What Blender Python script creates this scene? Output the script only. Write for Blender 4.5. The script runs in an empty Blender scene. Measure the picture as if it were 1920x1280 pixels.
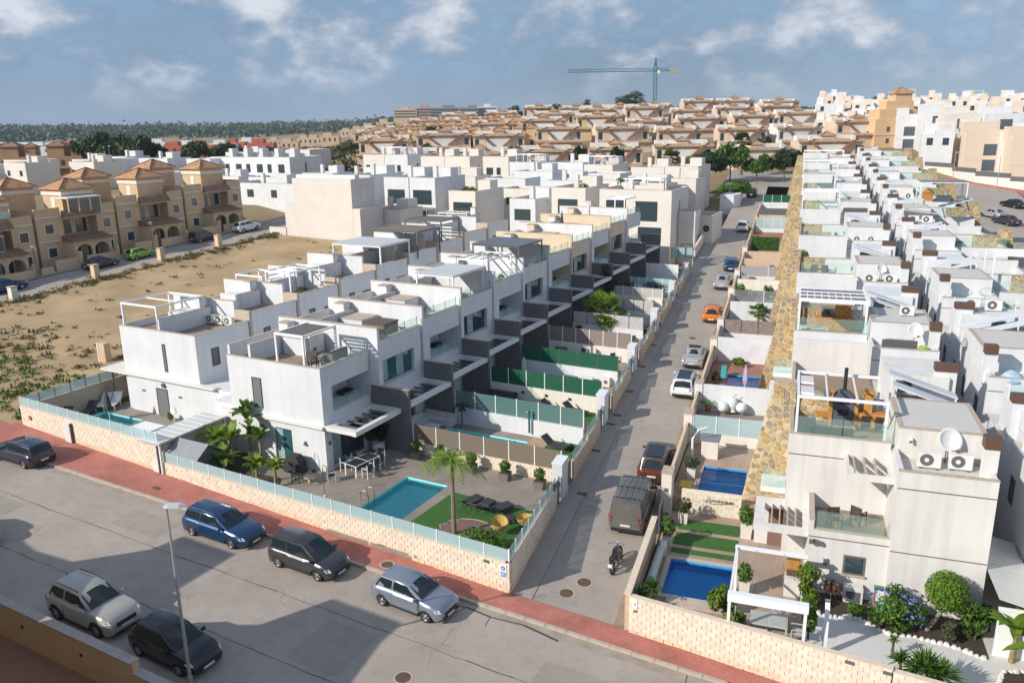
import bpy, math, random
from mathutils import Vector, Matrix
random.seed(7)
C = bpy.context.scene.collection
SC = bpy.context.scene
# ---------------------------------------------------------------- camera
R_ = Vector((0.88541048, 0.46455944, -0.01525771)); U_ = Vector((-0.10757651, 0.23674512, 0.96559776)); F_ = Vector((-0.45218975, 0.85330901, -0.25959229))
cam = bpy.data.cameras.new('camera'); cam_o = bpy.data.objects.new('camera', cam); C.objects.link(cam_o)
cam.sensor_width = 36; cam.lens = 1509.39/1920*36; cam.clip_end = 9000; cam.clip_start = 0.5
m3 = Matrix((R_, U_, -F_)).transposed(); m4 = m3.to_4x4(); m4.translation = (15.9376, -29.4781, 21.3972)
cam_o.matrix_world = m4
SC.camera = cam_o
# ---------------------------------------------------------------- light
SUN_AZ, SUN_EL = math.radians(216), math.radians(29.5)
w = bpy.data.worlds.new('World'); SC.world = w; w.use_nodes = True
nt = w.node_tree; nt.nodes.clear(); N = nt.nodes.new; L = nt.links.new
out = N('ShaderNodeOutputWorld'); bg = N('ShaderNodeBackground'); sky = N('ShaderNodeTexSky')
sky.sky_type = 'NISHITA'; sky.sun_disc = False; sky.sun_elevation = SUN_EL; sky.sun_rotation = SUN_AZ
sky.air_density = 1.0; sky.dust_density = 0.6; sky.ozone_density = 1.5
bg.inputs['Strength'].default_value = 0.15
tc = N('ShaderNodeTexCoord'); sep = N('ShaderNodeSeparateXYZ'); L(tc.outputs['Generated'], sep.inputs[0])
mp = N('ShaderNodeMapping'); mp.inputs['Scale'].default_value = (7.5, 7.5, 13.0); mp.inputs['Location'].default_value = (1.3, 0.4, 0.2); L(tc.outputs['Generated'], mp.inputs[0])
n1 = N('ShaderNodeTexNoise'); n1.inputs['Scale'].default_value = 1.25; n1.inputs['Detail'].default_value = 9; n1.inputs['Roughness'].default_value = .56; L(mp.outputs[0], n1.inputs['Vector'])
mp2 = N('ShaderNodeMapping'); mp2.inputs['Scale'].default_value = (3.2, 3.2, 8.0); mp2.inputs['Location'].default_value = (4.1, 2.4, 0.0); L(tc.outputs['Generated'], mp2.inputs[0])
n2 = N('ShaderNodeTexNoise'); n2.inputs['Scale'].default_value = 1.0; n2.inputs['Detail'].default_value = 5; L(mp2.outputs[0], n2.inputs['Vector'])
def ramp(src, p0, p1, c0=(0, 0, 0, 1), c1=(1, 1, 1, 1), tree=None):
    r = (tree or nt).nodes.new('ShaderNodeValToRGB'); e = r.color_ramp.elements
    e[0].position = p0; e[1].position = p1; e[0].color = c0; e[1].color = c1
    (tree or nt).links.new(src, r.inputs[0]); return r
def wmix(a, b, f, mode='MIX'):
    m = N('ShaderNodeMix'); m.data_type = 'RGBA'; m.blend_type = mode
    for s, i in ((f, 0), (a, 6), (b, 7)):
        if hasattr(s, 'links'): L(s, m.inputs[i])
        else: m.inputs[i].default_value = s
    return m.outputs[2]
K = 0.85/0.15
# grey-blue cloud deck, with brighter cumulus in the band above the hills and thin blue between
deck = ramp(n2.outputs['Fac'], .36, .66, (0.105*K, 0.185*K, 0.32*K, 1), (0.17*K, 0.29*K, 0.48*K, 1))
cum = ramp(n1.outputs['Fac'], .41, .60)
cum_c = ramp(n1.outputs['Fac'], .45, .66, (0.17*K, 0.25*K, 0.38*K, 1), (0.66*K, 0.70*K, 0.77*K, 1))
band = ramp(sep.outputs['Z'], .015, .075)
fm = N('ShaderNodeMath'); fm.operation = 'MULTIPLY'; L(cum.outputs[0], fm.inputs[0]); L(band.outputs[0], fm.inputs[1])
blue = ramp(n2.outputs['Fac'], .30, .62, (0, 0, 0, 1), (1, 1, 1, 1))
up = ramp(sep.outputs['Z'], .06, .5, (.85, .85, .85, 1), (.22, .22, .22, 1))
c1 = wmix(sky.outputs[0], deck.outputs[0], up.outputs[0])
c2 = wmix(c1, cum_c.outputs[0], fm.outputs[0])
L(c2, bg.inputs['Color']); L(bg.outputs[0], out.inputs[0])
sun = bpy.data.lights.new('sun', 'SUN'); sun.energy = 3.9; sun.angle = math.radians(.55); sun.color = (1.0, 0.93, 0.83)
sun_o = bpy.data.objects.new('sun', sun); C.objects.link(sun_o)
sd = Vector((-math.sin(SUN_AZ)*math.cos(SUN_EL), -math.cos(SUN_AZ)*math.cos(SUN_EL), -math.sin(SUN_EL)))
sun_o.rotation_euler = sd.to_track_quat('-Z', 'Y').to_euler()
vs = SC.view_settings; vs.view_transform = 'Standard'; vs.look = 'None'; vs.exposure = 0.34; vs.gamma = 1; vs.use_curve_mapping = False
SC.cycles.max_bounces = 6; SC.cycles.transparent_max_bounces = 12; SC.cycles.caustics_reflective = False; SC.cycles.caustics_refractive = False
# ---------------------------------------------------------------- materials
MT = {}
def M(name, col=(.5, .5, .5), rough=.8, var=0.0, scale=2.0, bump=0.0, bscale=None, metal=0.0, col2=None, spec=.5, ori=0.0, detail=6, streak=0.0):
    """plain surface: base colour, optional soft noise between two colours, bump, per-object variation"""
    if name in MT: return MT[name]
    m = bpy.data.materials.new(name); m.use_nodes = True; t = m.node_tree; b = t.nodes['Principled BSDF']
    b.inputs['Roughness'].default_value = rough; b.inputs['Metallic'].default_value = metal; b.inputs['Specular IOR Level'].default_value = spec
    b.inputs['Base Color'].default_value = (*col, 1); last = None
    if var or col2:
        g = t.nodes.new('ShaderNodeNewGeometry'); n = t.nodes.new('ShaderNodeTexNoise'); n.inputs['Scale'].default_value = scale; n.inputs['Detail'].default_value = detail
        t.links.new(g.outputs['Position'], n.inputs['Vector'])
        c2 = col2 or tuple(c*(1-var) for c in col); c1 = col if col2 else tuple(min(1, c*(1+var*.6)) for c in col)
        r = ramp(n.outputs['Fac'], .33, .67, (*c2, 1), (*c1, 1), t); last = r.outputs[0]
    if streak:
        g = t.nodes.new('ShaderNodeNewGeometry'); mq = t.nodes.new('ShaderNodeMapping'); mq.inputs['Scale'].default_value = (2.6, 2.6, .16); t.links.new(g.outputs['Position'], mq.inputs[0]); n = t.nodes.new('ShaderNodeTexNoise'); n.inputs['Scale'].default_value = 1.0; n.inputs['Detail'].default_value = 7; t.links.new(mq.outputs[0], n.inputs['Vector'])
        r = ramp(n.outputs['Fac'], .34, .56, (1-streak, 1-streak*1.08, 1-streak*1.2, 1), (1, 1, 1, 1), t); x = t.nodes.new('ShaderNodeMix'); x.data_type = 'RGBA'; x.blend_type = 'MULTIPLY'; x.inputs[0].default_value = 1; t.links.new(last, x.inputs[6]); t.links.new(r.outputs[0], x.inputs[7]); last = x.outputs[2]
    if ori:
        oi = t.nodes.new('ShaderNodeObjectInfo'); hs = t.nodes.new('ShaderNodeHueSaturation')
        mr = t.nodes.new('ShaderNodeMapRange'); mr.inputs['To Min'].default_value = 1-ori; mr.inputs['To Max'].default_value = 1+ori
        t.links.new(oi.outputs['Random'], mr.inputs[0]); t.links.new(mr.outputs[0], hs.inputs['Value'])
        if last: t.links.new(last, hs.inputs['Color'])
        else: hs.inputs['Color'].default_value = (*col, 1)
        last = hs.outputs[0]
    if last: t.links.new(last, b.inputs['Base Color'])
    if bump:
        g = t.nodes.new('ShaderNodeNewGeometry'); n = t.nodes.new('ShaderNodeTexNoise'); n.inputs['Scale'].default_value = bscale or scale*6; n.inputs['Detail'].default_value = 5
        t.links.new(g.outputs['Position'], n.inputs['Vector']); bp = t.nodes.new('ShaderNodeBump'); bp.inputs['Strength'].default_value = bump; bp.inputs['Distance'].default_value = .02
        t.links.new(n.outputs['Fac'], bp.inputs['Height']); t.links.new(bp.outputs[0], b.inputs['Normal'])
    MT[name] = m; return m
def glass(name, col, alpha=.35, rough=.03):
    """clear or frosted pane: mix of transparent and glossy/diffuse"""
    if name in MT: return MT[name]
    m = bpy.data.materials.new(name); m.use_nodes = True; t = m.node_tree; t.nodes.clear()
    o = t.nodes.new('ShaderNodeOutputMaterial'); tr = t.nodes.new('ShaderNodeBsdfTransparent'); p = t.nodes.new('ShaderNodeBsdfPrincipled'); mx = t.nodes.new('ShaderNodeMixShader')
    tr.inputs[0].default_value = (*[min(1, .75+.25*c/max(col)) for c in col], 1)
    p.inputs['Base Color'].default_value = (*col, 1); p.inputs['Roughness'].default_value = rough
    mx.inputs[0].default_value = alpha; t.links.new(tr.outputs[0], mx.inputs[1]); t.links.new(p.outputs[0], mx.inputs[2]); t.links.new(mx.outputs[0], o.inputs[0])
    MT[name] = m; return m
def water(name, col, amt=.35):
    if name in MT: return MT[name]
    m = bpy.data.materials.new(name); m.use_nodes = True; t = m.node_tree; t.nodes.clear(); n_ = t.nodes.new
    o = n_('ShaderNodeOutputMaterial'); tr = n_('ShaderNodeBsdfTransparent'); gl = n_('ShaderNodeBsdfGlossy'); fr = n_('ShaderNodeFresnel'); mx = n_('ShaderNodeMixShader')
    tr.inputs[0].default_value = (*col, 1); gl.inputs['Roughness'].default_value = .03; fr.inputs[0].default_value = 1.33
    g = n_('ShaderNodeNewGeometry'); nz = n_('ShaderNodeTexNoise'); nz.inputs['Scale'].default_value = 3.2; nz.inputs['Detail'].default_value = 3; t.links.new(g.outputs['Position'], nz.inputs['Vector'])
    bp = n_('ShaderNodeBump'); bp.inputs['Strength'].default_value = amt; bp.inputs['Distance'].default_value = .05; t.links.new(nz.outputs['Fac'], bp.inputs['Height'])
    t.links.new(bp.outputs[0], gl.inputs['Normal']); t.links.new(bp.outputs[0], fr.inputs['Normal'])
    t.links.new(fr.outputs[0], mx.inputs[0]); t.links.new(tr.outputs[0], mx.inputs[1]); t.links.new(gl.outputs[0], mx.inputs[2]); t.links.new(mx.outputs[0], o.inputs[0])
    MT[name] = m; return m
def leafmat(name, col, col2, trans=.3):
    if name in MT: return MT[name]
    m = bpy.data.materials.new(name); m.use_nodes = True; t = m.node_tree; b = t.nodes['Principled BSDF']
    g = t.nodes.new('ShaderNodeNewGeometry'); r = ramp(g.outputs['Random Per Island'], .1, .9, (*col2, 1), (*col, 1), t)
    t.links.new(r.outputs[0], b.inputs['Base Color']); b.inputs['Roughness'].default_value = .55; b.inputs['Specular IOR Level'].default_value = .3
    tl = t.nodes.new('ShaderNodeBsdfTranslucent'); t.links.new(r.outputs[0], tl.inputs[0]); mx = t.nodes.new('ShaderNodeMixShader'); mx.inputs[0].default_value = trans
    o = t.nodes['Material Output']; t.links.new(b.outputs[0], mx.inputs[1]); t.links.new(tl.outputs[0], mx.inputs[2]); t.links.new(mx.outputs[0], o.inputs[0])
    MT[name] = m; return m
def brickmat(name, c1, c2, mortar, bw, bh, axes='XY', msize=.012, rough=.85, bump=.3):
    """running-bond pavers or blocks laid out in world position"""
    if name in MT: return MT[name]
    m = bpy.data.materials.new(name); m.use_nodes = True; t = m.node_tree; b = t.nodes['Principled BSDF']; b.inputs['Roughness'].default_value = rough
    g = t.nodes.new('ShaderNodeNewGeometry'); s = t.nodes.new('ShaderNodeSeparateXYZ'); c = t.nodes.new('ShaderNodeCombineXYZ'); t.links.new(g.outputs['Position'], s.inputs[0])
    t.links.new(s.outputs['XYZ'.index(axes[0])], c.inputs[0]); t.links.new(s.outputs['XYZ'.index(axes[1])], c.inputs[1])
    k = t.nodes.new('ShaderNodeTexBrick'); k.inputs['Scale'].default_value = 1; k.inputs['Brick Width'].default_value = bw; k.inputs['Row Height'].default_value = bh; k.inputs['Mortar Size'].default_value = msize
    k.inputs['Color1'].default_value = (*c1, 1); k.inputs['Color2'].default_value = (*c2, 1); k.inputs['Mortar'].default_value = (*mortar, 1); t.links.new(c.outputs[0], k.inputs['Vector'])
    n = t.nodes.new('ShaderNodeTexNoise'); n.inputs['Scale'].default_value = .6; n.inputs['Detail'].default_value = 7; t.links.new(g.outputs['Position'], n.inputs['Vector'])
    mr = ramp(n.outputs['Fac'], .3, .7, (.78, .76, .74, 1), (1.1, 1.1, 1.1, 1), t)
    x = t.nodes.new('ShaderNodeMix'); x.data_type = 'RGBA'; x.blend_type = 'MULTIPLY'; x.inputs[0].default_value = 1; t.links.new(k.outputs['Color'], x.inputs[6]); t.links.new(mr.outputs[0], x.inputs[7]); t.links.new(x.outputs[2], b.inputs['Base Color'])
    bp = t.nodes.new('ShaderNodeBump'); bp.inputs['Strength'].default_value = bump; bp.inputs['Distance'].default_value = .01; bp.invert = True; t.links.new(k.outputs['Fac'], bp.inputs['Height']); t.links.new(bp.outputs[0], b.inputs['Normal'])
    MT[name] = m; return m
def stonemat(name, scale=3.0):
    """crazy paving: voronoi stones in buff, ochre and grey with pale sandy joints"""
    if name in MT: return MT[name]
    m = bpy.data.materials.new(name); m.use_nodes = True; t = m.node_tree; b = t.nodes['Principled BSDF']; b.inputs['Roughness'].default_value = .85
    g = t.nodes.new('ShaderNodeNewGeometry')
    vo = t.nodes.new('ShaderNodeTexVoronoi'); vo.inputs['Scale'].default_value = scale; ve = t.nodes.new('ShaderNodeTexVoronoi'); ve.feature = 'DISTANCE_TO_EDGE'; ve.inputs['Scale'].default_value = scale
    for q in (vo, ve): t.links.new(g.outputs['Position'], q.inputs['Vector'])
    s = t.nodes.new('ShaderNodeSeparateColor'); t.links.new(vo.outputs['Color'], s.inputs[0])
    r = ramp(s.outputs[0], 0, 1, (.33, .22, .11, 1), (.48, .36, .19, 1), t); e = r.color_ramp.elements.new(.45); e.color = (.30, .25, .17, 1); e = r.color_ramp.elements.new(.75); e.color = (.44, .29, .12, 1)
    j = ramp(ve.outputs['Distance'], .03, .07, (0, 0, 0, 1), (1, 1, 1, 1), t)
    x = t.nodes.new('ShaderNodeMix'); x.data_type = 'RGBA'; x.inputs[6].default_value = (.62, .49, .30, 1); t.links.new(j.outputs[0], x.inputs[0]); t.links.new(r.outputs[0], x.inputs[7]); t.links.new(x.outputs[2], b.inputs['Base Color'])
    bp = t.nodes.new('ShaderNodeBump'); bp.inputs['Strength'].default_value = .6; bp.inputs['Distance'].default_value = .03; t.links.new(j.outputs[0], bp.inputs['Height']); t.links.new(bp.outputs[0], b.inputs['Normal'])
    MT[name] = m; return m
def roadmat(name, col, crack=True):
    if name in MT: return MT[name]
    m = bpy.data.materials.new(name); m.use_nodes = True; t = m.node_tree; b = t.nodes['Principled BSDF']; b.inputs['Roughness'].default_value = .88
    g = t.nodes.new('ShaderNodeNewGeometry')
    def nz(sc, d=6, vec=None):
        n = t.nodes.new('ShaderNodeTexNoise'); n.inputs['Scale'].default_value = sc; n.inputs['Detail'].default_value = d; t.links.new(vec or g.outputs['Position'], n.inputs['Vector']); return n.outputs['Fac']
    def mul(a, bb):
        x = t.nodes.new('ShaderNodeMix'); x.data_type = 'RGBA'; x.blend_type = 'MULTIPLY'; x.inputs[0].default_value = 1; t.links.new(a, x.inputs[6]); t.links.new(bb, x.inputs[7]); return x.outputs[2]
    a = ramp(nz(.22), .3, .7, (*[c*.88 for c in col], 1), (*[c*1.07 for c in col], 1), t).outputs[0]
    a = mul(a, ramp(nz(38, 3), .3, .72, (.74, .74, .75, 1), (1.16, 1.15, 1.13, 1), t).outputs[0])
    a = mul(a, ramp(nz(1.6, 8), .36, .52, (.94, .935, .93, 1), (1.02, 1.02, 1.02, 1), t).outputs[0])
    if crack:
        mpn = t.nodes.new('ShaderNodeVectorMath'); mpn.operation = 'ADD'; dn = t.nodes.new('ShaderNodeTexNoise'); dn.inputs['Scale'].default_value = .9; t.links.new(g.outputs['Position'], dn.inputs['Vector']); t.links.new(g.outputs['Position'], mpn.inputs[0]); t.links.new(dn.outputs['Color'], mpn.inputs[1])
        ve = t.nodes.new('ShaderNodeTexVoronoi'); ve.feature = 'DISTANCE_TO_EDGE'; ve.inputs['Scale'].default_value = .33; t.links.new(mpn.outputs[0], ve.inputs['Vector'])
        cr = ramp(ve.outputs['Distance'], .0, .012, (.72, .71, .70, 1), (1, 1, 1, 1), t).outputs[0]; msk = ramp(nz(.35, 2), .38, .46, (0, 0, 0, 1), (1, 1, 1, 1), t).outputs[0]
        x = t.nodes.new('ShaderNodeMix'); x.data_type = 'RGBA'; x.inputs[7].default_value = (1, 1, 1, 1); t.links.new(cr, x.inputs[6]); t.links.new(msk, x.inputs[0]); a = mul(a, x.outputs[2])
    t.links.new(a, b.inputs['Base Color'])
    bp = t.nodes.new('ShaderNodeBump'); bp.inputs['Strength'].default_value = .25; bp.inputs['Distance'].default_value = .01; t.links.new(nz(60, 2), bp.inputs['Height']); t.links.new(bp.outputs[0], b.inputs['Normal'])
    MT[name] = m; return m
white = M('white_plaster', (.67, .685, .70), .85, var=.05, scale=.7, bump=.08, bscale=14, streak=.055)
cream = M('cream_plaster', (.68, .57, .45), .85, var=.06, scale=.7, bump=.08, bscale=14, streak=.055)
offw = M('offwhite_plaster', (.74, .69, .62), .85, var=.05, scale=.6, streak=.055)
sandp = M('sand_plaster', (.58, .44, .31), .85, var=.08, scale=.7, streak=.055)
greyw = M('grey_plaster', (.155, .15, .15), .85, var=.08, scale=1.2, bump=.1, streak=.1)
coping = M('stone_coping', (.46, .38, .30), .8, var=.12, scale=4)
roofm = M('flat_roof', (.30, .235, .18), .9, var=.2, scale=2.2)
gravel = M('white_gravel', (.70, .68, .65), .9, col2=(.42, .40, .37), scale=26, detail=3, bump=.9, bscale=24)
darkfr = M('dark_frame', (.035, .036, .04), .45)
paneM = M('window_glass', (.028, .05, .06), .06, spec=.9)
paneT = M('tinted_glass', (.03, .12, .13), .07, spec=.9)
curtainM = M('curtain', (.30, .42, .42), .6, var=.3, scale=6)
frost = glass('frosted_glass', (.50, .66, .68), .55, .25)
clearg = glass('clear_glass', (.50, .66, .62), .13, .04)
whmet = M('white_metal', (.80, .81, .83), .35)
gymet = M('grey_metal', (.12, .125, .13), .4)
steel = M('steel', (.5, .5, .52), .25, metal=1)
black = M('black_plastic', (.022, .022, .024), .5)
brownl = M('brown_louvre', (.115, .062, .042), .55)
tileM = M('roof_tile', (.47, .26, .13), .85, var=.3, scale=1.5, bump=.5, bscale=9)
tileD = M('dark_roof_tile', (.27, .145, .09), .85, var=.3, scale=1.5)
ochre = M('ochre_plaster', (.62, .45, .275), .85, var=.08, scale=.6, streak=.055)
turfM = M('artificial_turf', (.045, .14, .022), .9, col2=(.030, .105, .016), scale=5, bump=.5, bscale=70)
soilM = M('dark_soil', (.06, .042, .032), .95, var=.35, scale=8)
woodM = M('orange_wood', (.50, .24, .06), .6, var=.25, scale=5)
terra = M('terracotta_paving', (.30, .15, .10), .85, var=.12, scale=1.5)
rattan = M('rattan', (.20, .165, .13), .8, var=.3, scale=40)
darkrat = M('dark_rattan', (.035, .034, .036), .7, var=.3, scale=40)
cushion = M('pale_cushion', (.62, .62, .60), .9)
# ---------------------------------------------------------------- mesh builder and object helpers
class MB:
    def __init__(s): s.v = []; s.f = []; s.m = []
    def add(s, vs, fs, m=0):
        o = len(s.v); s.v += [tuple(v) for v in vs]; s.f += [tuple(i+o for i in f) for f in fs]; s.m += [m]*len(fs); return s
    def box(s, x0, x1, y0, y1, z0, z1, m=0, mt=None):
        o = len(s.v)
        s.v += [(x0,y0,z0),(x1,y0,z0),(x1,y1,z0),(x0,y1,z0),(x0,y0,z1),(x1,y0,z1),(x1,y1,z1),(x0,y1,z1)]
        s.f += [tuple(i+o for i in f) for f in ((3,2,1,0),(4,5,6,7),(0,1,5,4),(1,2,6,5),(2,3,7,6),(3,0,4,7))]
        s.m += [m, m if mt is None else mt, m, m, m, m]; return s
    def prism(s, poly, z0, z1, m=0, mt=None):
        n = len(poly); f0 = (lambda p, i: z0[i]) if isinstance(z0, (list, tuple)) else (lambda p, i: z0); f1 = (lambda p, i: z1[i]) if isinstance(z1, (list, tuple)) else (lambda p, i: z1)
        vs = [(p[0], p[1], f0(p, i)) for i, p in enumerate(poly)]+[(p[0], p[1], f1(p, i)) for i, p in enumerate(poly)]
        s.add(vs, [tuple(range(n-1, -1, -1))], m); o = len(s.v)-2*n
        s.f.append(tuple(o+n+i for i in range(n))); s.m.append(m if mt is None else mt)
        for i in range(n): s.f.append((o+i, o+(i+1) % n, o+n+(i+1) % n, o+n+i)); s.m.append(m)
        return s
    def extr(s, prof, axis, a, b, m=0):
        """profile in the plane across `axis`, extruded from a to b. axis x: prof=(y,z); axis y: prof=(x,z)"""
        n = len(prof); P = (lambda p, t: (t, p[0], p[1])) if axis == 'x' else (lambda p, t: (p[0], t, p[1]))
        return s.add([P(p, a) for p in prof]+[P(p, b) for p in prof], [tuple(range(n-1, -1, -1)), tuple(range(n, 2*n))]+[(i, (i+1) % n, n+(i+1) % n, n+i) for i in range(n)], m)
    def quad(s, a, b, c, d, m=0): return s.add([a, b, c, d], [(0, 1, 2, 3)], m)
    def loft(s, rings, m=0, close=True, caps=True):
        n = len(rings[0]); o = len(s.v)
        for r in rings: s.v += [tuple(p) for p in r]
        for k in range(len(rings)-1):
            for i in range(n if close else n-1):
                j = (i+1) % n; s.f.append((o+k*n+i, o+k*n+j, o+(k+1)*n+j, o+(k+1)*n+i)); s.m.append(m)
        if caps and close:
            s.f.append(tuple(o+i for i in range(n-1, -1, -1))); s.f.append(tuple(o+(len(rings)-1)*n+i for i in range(n))); s.m += [m, m]
        return s
    def tube(s, pts, r, n=8, m=0):
        pts = [Vector(p) for p in pts]; rs = r if isinstance(r, (list, tuple)) else [r]*len(pts); rings = []
        for i, p in enumerate(pts):
            d = (pts[min(i+1, len(pts)-1)]-pts[max(i-1, 0)]).normalized(); a = d.orthogonal().normalized() if abs(d.z) < .9 else Vector((1, 0, 0)); a = (a-d*a.dot(d)).normalized()
            if abs(d.z) < .9: a = Vector((0, 0, 1)); a = (a-d*a.dot(d)).normalized()
            b = d.cross(a); rings.append([p+(a*math.cos(6.2832*k/n)+b*math.sin(6.2832*k/n))*rs[i] for k in range(n)])
        return s.loft(rings, m)
    def bar(s, a, b, w=.06, m=0): return s.tube([a, b], w*.7, 4, m)
    def cyl(s, x, y, z0, z1, r0, r1=None, n=12, m=0):
        r1 = r0 if r1 is None else r1
        return s.loft([[(x+r*math.cos(6.2832*k/n), y+r*math.sin(6.2832*k/n), z) for k in range(n)] for r, z in ((r0, z0), (r1, z1))], m)
    def cylx(s, x0, x1, y, z, r, n=14, m=0, axis='y'):
        if axis == 'y': return s.loft([[(x0 if 0 else y+r*math.cos(6.2832*k/n), t, z+r*math.sin(6.2832*k/n)) for k in range(n)] for t in (x0, x1)], m)
        return s.loft([[(t, y+r*math.cos(6.2832*k/n), z+r*math.sin(6.2832*k/n)) for k in range(n)] for t in (x0, x1)], m)
    def build(s, name, mats, parent=None, loc=None, rot=None, smooth=False, kind=None):
        me = bpy.data.meshes.new(name); me.from_pydata(s.v, [], s.f); mats = mats if isinstance(mats, (list, tuple)) else [mats]
        for q in mats: me.materials.append(q)
        if len(mats) > 1: me.polygons.foreach_set('material_index', s.m)
        if smooth: me.polygons.foreach_set('use_smooth', [True]*len(me.polygons))
        me.update(); o = bpy.data.objects.new(name, me); C.objects.link(o)
        if parent: o.parent = parent
        if loc: o.location = loc
        if rot: o.rotation_euler = rot
        if kind: o['kind'] = kind
        return o
def tag(o, label, cat, group=None):
    o['label'] = label; o['category'] = cat
    if group: o['group'] = group
    return o
def thing(name, label, cat, loc=(0, 0, 0), rz=0.0, group=None):
    o = bpy.data.objects.new(name, None); C.objects.link(o); o.empty_display_size = .3
    o.location = loc; o.rotation_euler = (0, 0, rz); return tag(o, label, cat, group)
def inst(src, parent, loc=(0, 0, 0), rot=(0, 0, 0), sc=None):
    o = src.copy(); C.objects.link(o); o.parent = parent; o.location = loc; o.rotation_euler = rot
    if sc: o.scale = sc
    for k in ('label',):
        if k in o: del o[k]
    for ch in [c for c in src.children]:
        d = ch.copy(); C.objects.link(d); d.parent = o
    return o
def dup(src, loc, rz, label, group=None, sc=None):
    o = src.copy(); C.objects.link(o); o.location = loc; o.rotation_euler = (0, 0, rz); o['label'] = label
    if group: o['group'] = group
    if sc: o.scale = sc
    for ch in src.children:
        c = ch.copy(); C.objects.link(c); c.parent = o
        for g in ch.children:
            d = g.copy(); C.objects.link(d); d.parent = c
    return o
ORD = ['first', 'second', 'third', 'fourth', 'fifth', 'sixth', 'seventh', 'eighth', 'ninth', 'tenth', 'eleventh', 'twelfth', 'thirteenth', 'fourteenth', 'fifteenth', 'sixteenth', 'seventeenth', 'eighteenth', 'nineteenth', 'twentieth']
def sm(a, b, t):
    t = max(0, min(1, (t-a)/(b-a))); return t*t*(3-2*t)
def fbm(x, y): return math.sin(x*.9+1.3*math.sin(y*.7))*.5+math.sin(y*1.1+x*.35+2)*.3+math.sin(x*2.3-y*1.7)*.2
AX = 82
def G(x, y):
    """terrain height: one tilted plane near the camera, hill to the right, shallow valley then wooded hills to the left"""
    D = math.hypot(x-16, y+29.5); az = math.degrees(math.atan2(x-16, y+29.5))
    z = -.03*max(-AX, min(30, x)) + .06*max(0, min(112, y))
    S = sm(-48, -31, az)
    z += S*.072*max(0, min(230, y-112))
    if D > 180: z = z*(1-(1-S)*sm(180, 420, D)) + (1-S)*sm(180, 420, D)*7
    if D > 380:
        z += (1-S*.6)*(8*sm(500, 1500, D) + (9+8*fbm(x*.004, y*.004))*sm(900, 1900, D))
    return z
SV = math.radians(8.48); u_ = Vector((math.cos(SV), math.sin(SV), 0)); v_ = Vector((-math.sin(SV), math.cos(SV), 0)); O_ = Vector((5.88, 0, 0))
def UV(u, v, z=0.0): p = O_+u_*u+v_*v; return (p.x, p.y, z)
def Gs(x, y): return -.03*x+.06*max(0, y)
def strip(name, rows, cols, zf, off, mat, label=None, kind='structure', parent=None):
    """sheet over a structured grid; rows/cols are lists of parameter values handed to zf -> (x, y)"""
    b = MB(); n = len(cols)
    for r in rows:
        for c in cols: x, y = zf(c, r); b.v.append((x, y, Gs(x, y)+off))
    for i in range(len(rows)-1):
        for j in range(n-1): b.f.append((i*n+j, i*n+j+1, (i+1)*n+j+1, (i+1)*n+j)); b.m.append(0)
    o = b.build(name, mat, parent); o['kind'] = kind; return o
def frange(a, b, s):
    n = max(1, int(round((b-a)/s))); return [a+(b-a)*i/n for i in range(n+1)]
# ================================================================ ground, streets, lots
earth = M('dry_earth', (.33, .235, .125), .95, col2=(.17, .135, .065), scale=.035, bump=.3, bscale=2)
def ground():
    xs = [-3200,-2700,-2300,-1900,-1600,-1350,-1150,-1000,-850,-720,-600,-500,-420,-350,-300,-260,-230,-205,-185,-165,-150,-135,-120,-108,-98,-90,-82,-60,-40,-20,0,15,30,45,60,80,105,140,190,260,360,500,800,1300,2000]
    ys = [-300,-120,-60,-35,-20,-10,0]+[10*i for i in range(1, 45)]+[470,510,560,620,700,800,920,1060,1220,1400,1600,1850,2150,2500,3000,3600]
    b = MB(); n = len(xs)
    for y in ys:
        for x in xs:
            k = sm(-95, -86, x)*sm(62, 48, x)*sm(-40, -20, y)*sm(165, 150, y)
            b.v.append((x, y, G(x, y)-2.4*k))
    for i in range(len(ys)-1):
        for j in range(n-1): b.f.append((i*n+j, i*n+j+1, (i+1)*n+j+1, (i+1)*n+j)); b.m.append(0)
    return b.build('ground', earth, smooth=True, kind='structure')
ground()
asph = roadmat('asphalt', (.40, .35, .30)); asph2 = roadmat('asphalt_lane', (.37, .33, .29)); concr = roadmat('concrete_walk', (.39, .345, .30), False)
redp = brickmat('red_paver', (.42, .155, .12), (.47, .185, .145), (.30, .11, .09), .2, .2, 'XY', .006)
kerbm = M('kerb_concrete', (.46, .39, .32), .85, var=.12, scale=3)
X_ = lambda c, r: (c, r)
strip('front_street', [-13.0, -7, -1.38], frange(-110, 60, 5), X_, .0, asph)
strip('red_pavement', [-1.25, -.6, .05], frange(-41, 60, 3), lambda c, r: (c, r if r < 0 else max(.05, -.0439*c+.03)), .12, redp)
strip('pavement', [-1.25, 1.5], frange(-110, -41, 6), X_, .115, redp)
# kerb stones one by one along the near side of the pavement
kb = MB().box(-.49, .49, -.09, .07, -.1, .125); k0 = None
kerb = bpy.data.objects.new('kerb', None); C.objects.link(kerb); kerb['kind'] = 'structure'
for i in range(66):
    x = -55+i*1.0
    if k0 is None: k0 = kb.build('kerb_stone', kerbm, kerb, (x, -1.32, Gs(x, 0)), (0, .03, 0))
    else: inst(k0, kerb, (x, -1.32+random.uniform(-.006, .006), Gs(x, 0)), (0, .03, random.uniform(-.006, .006)))
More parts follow.
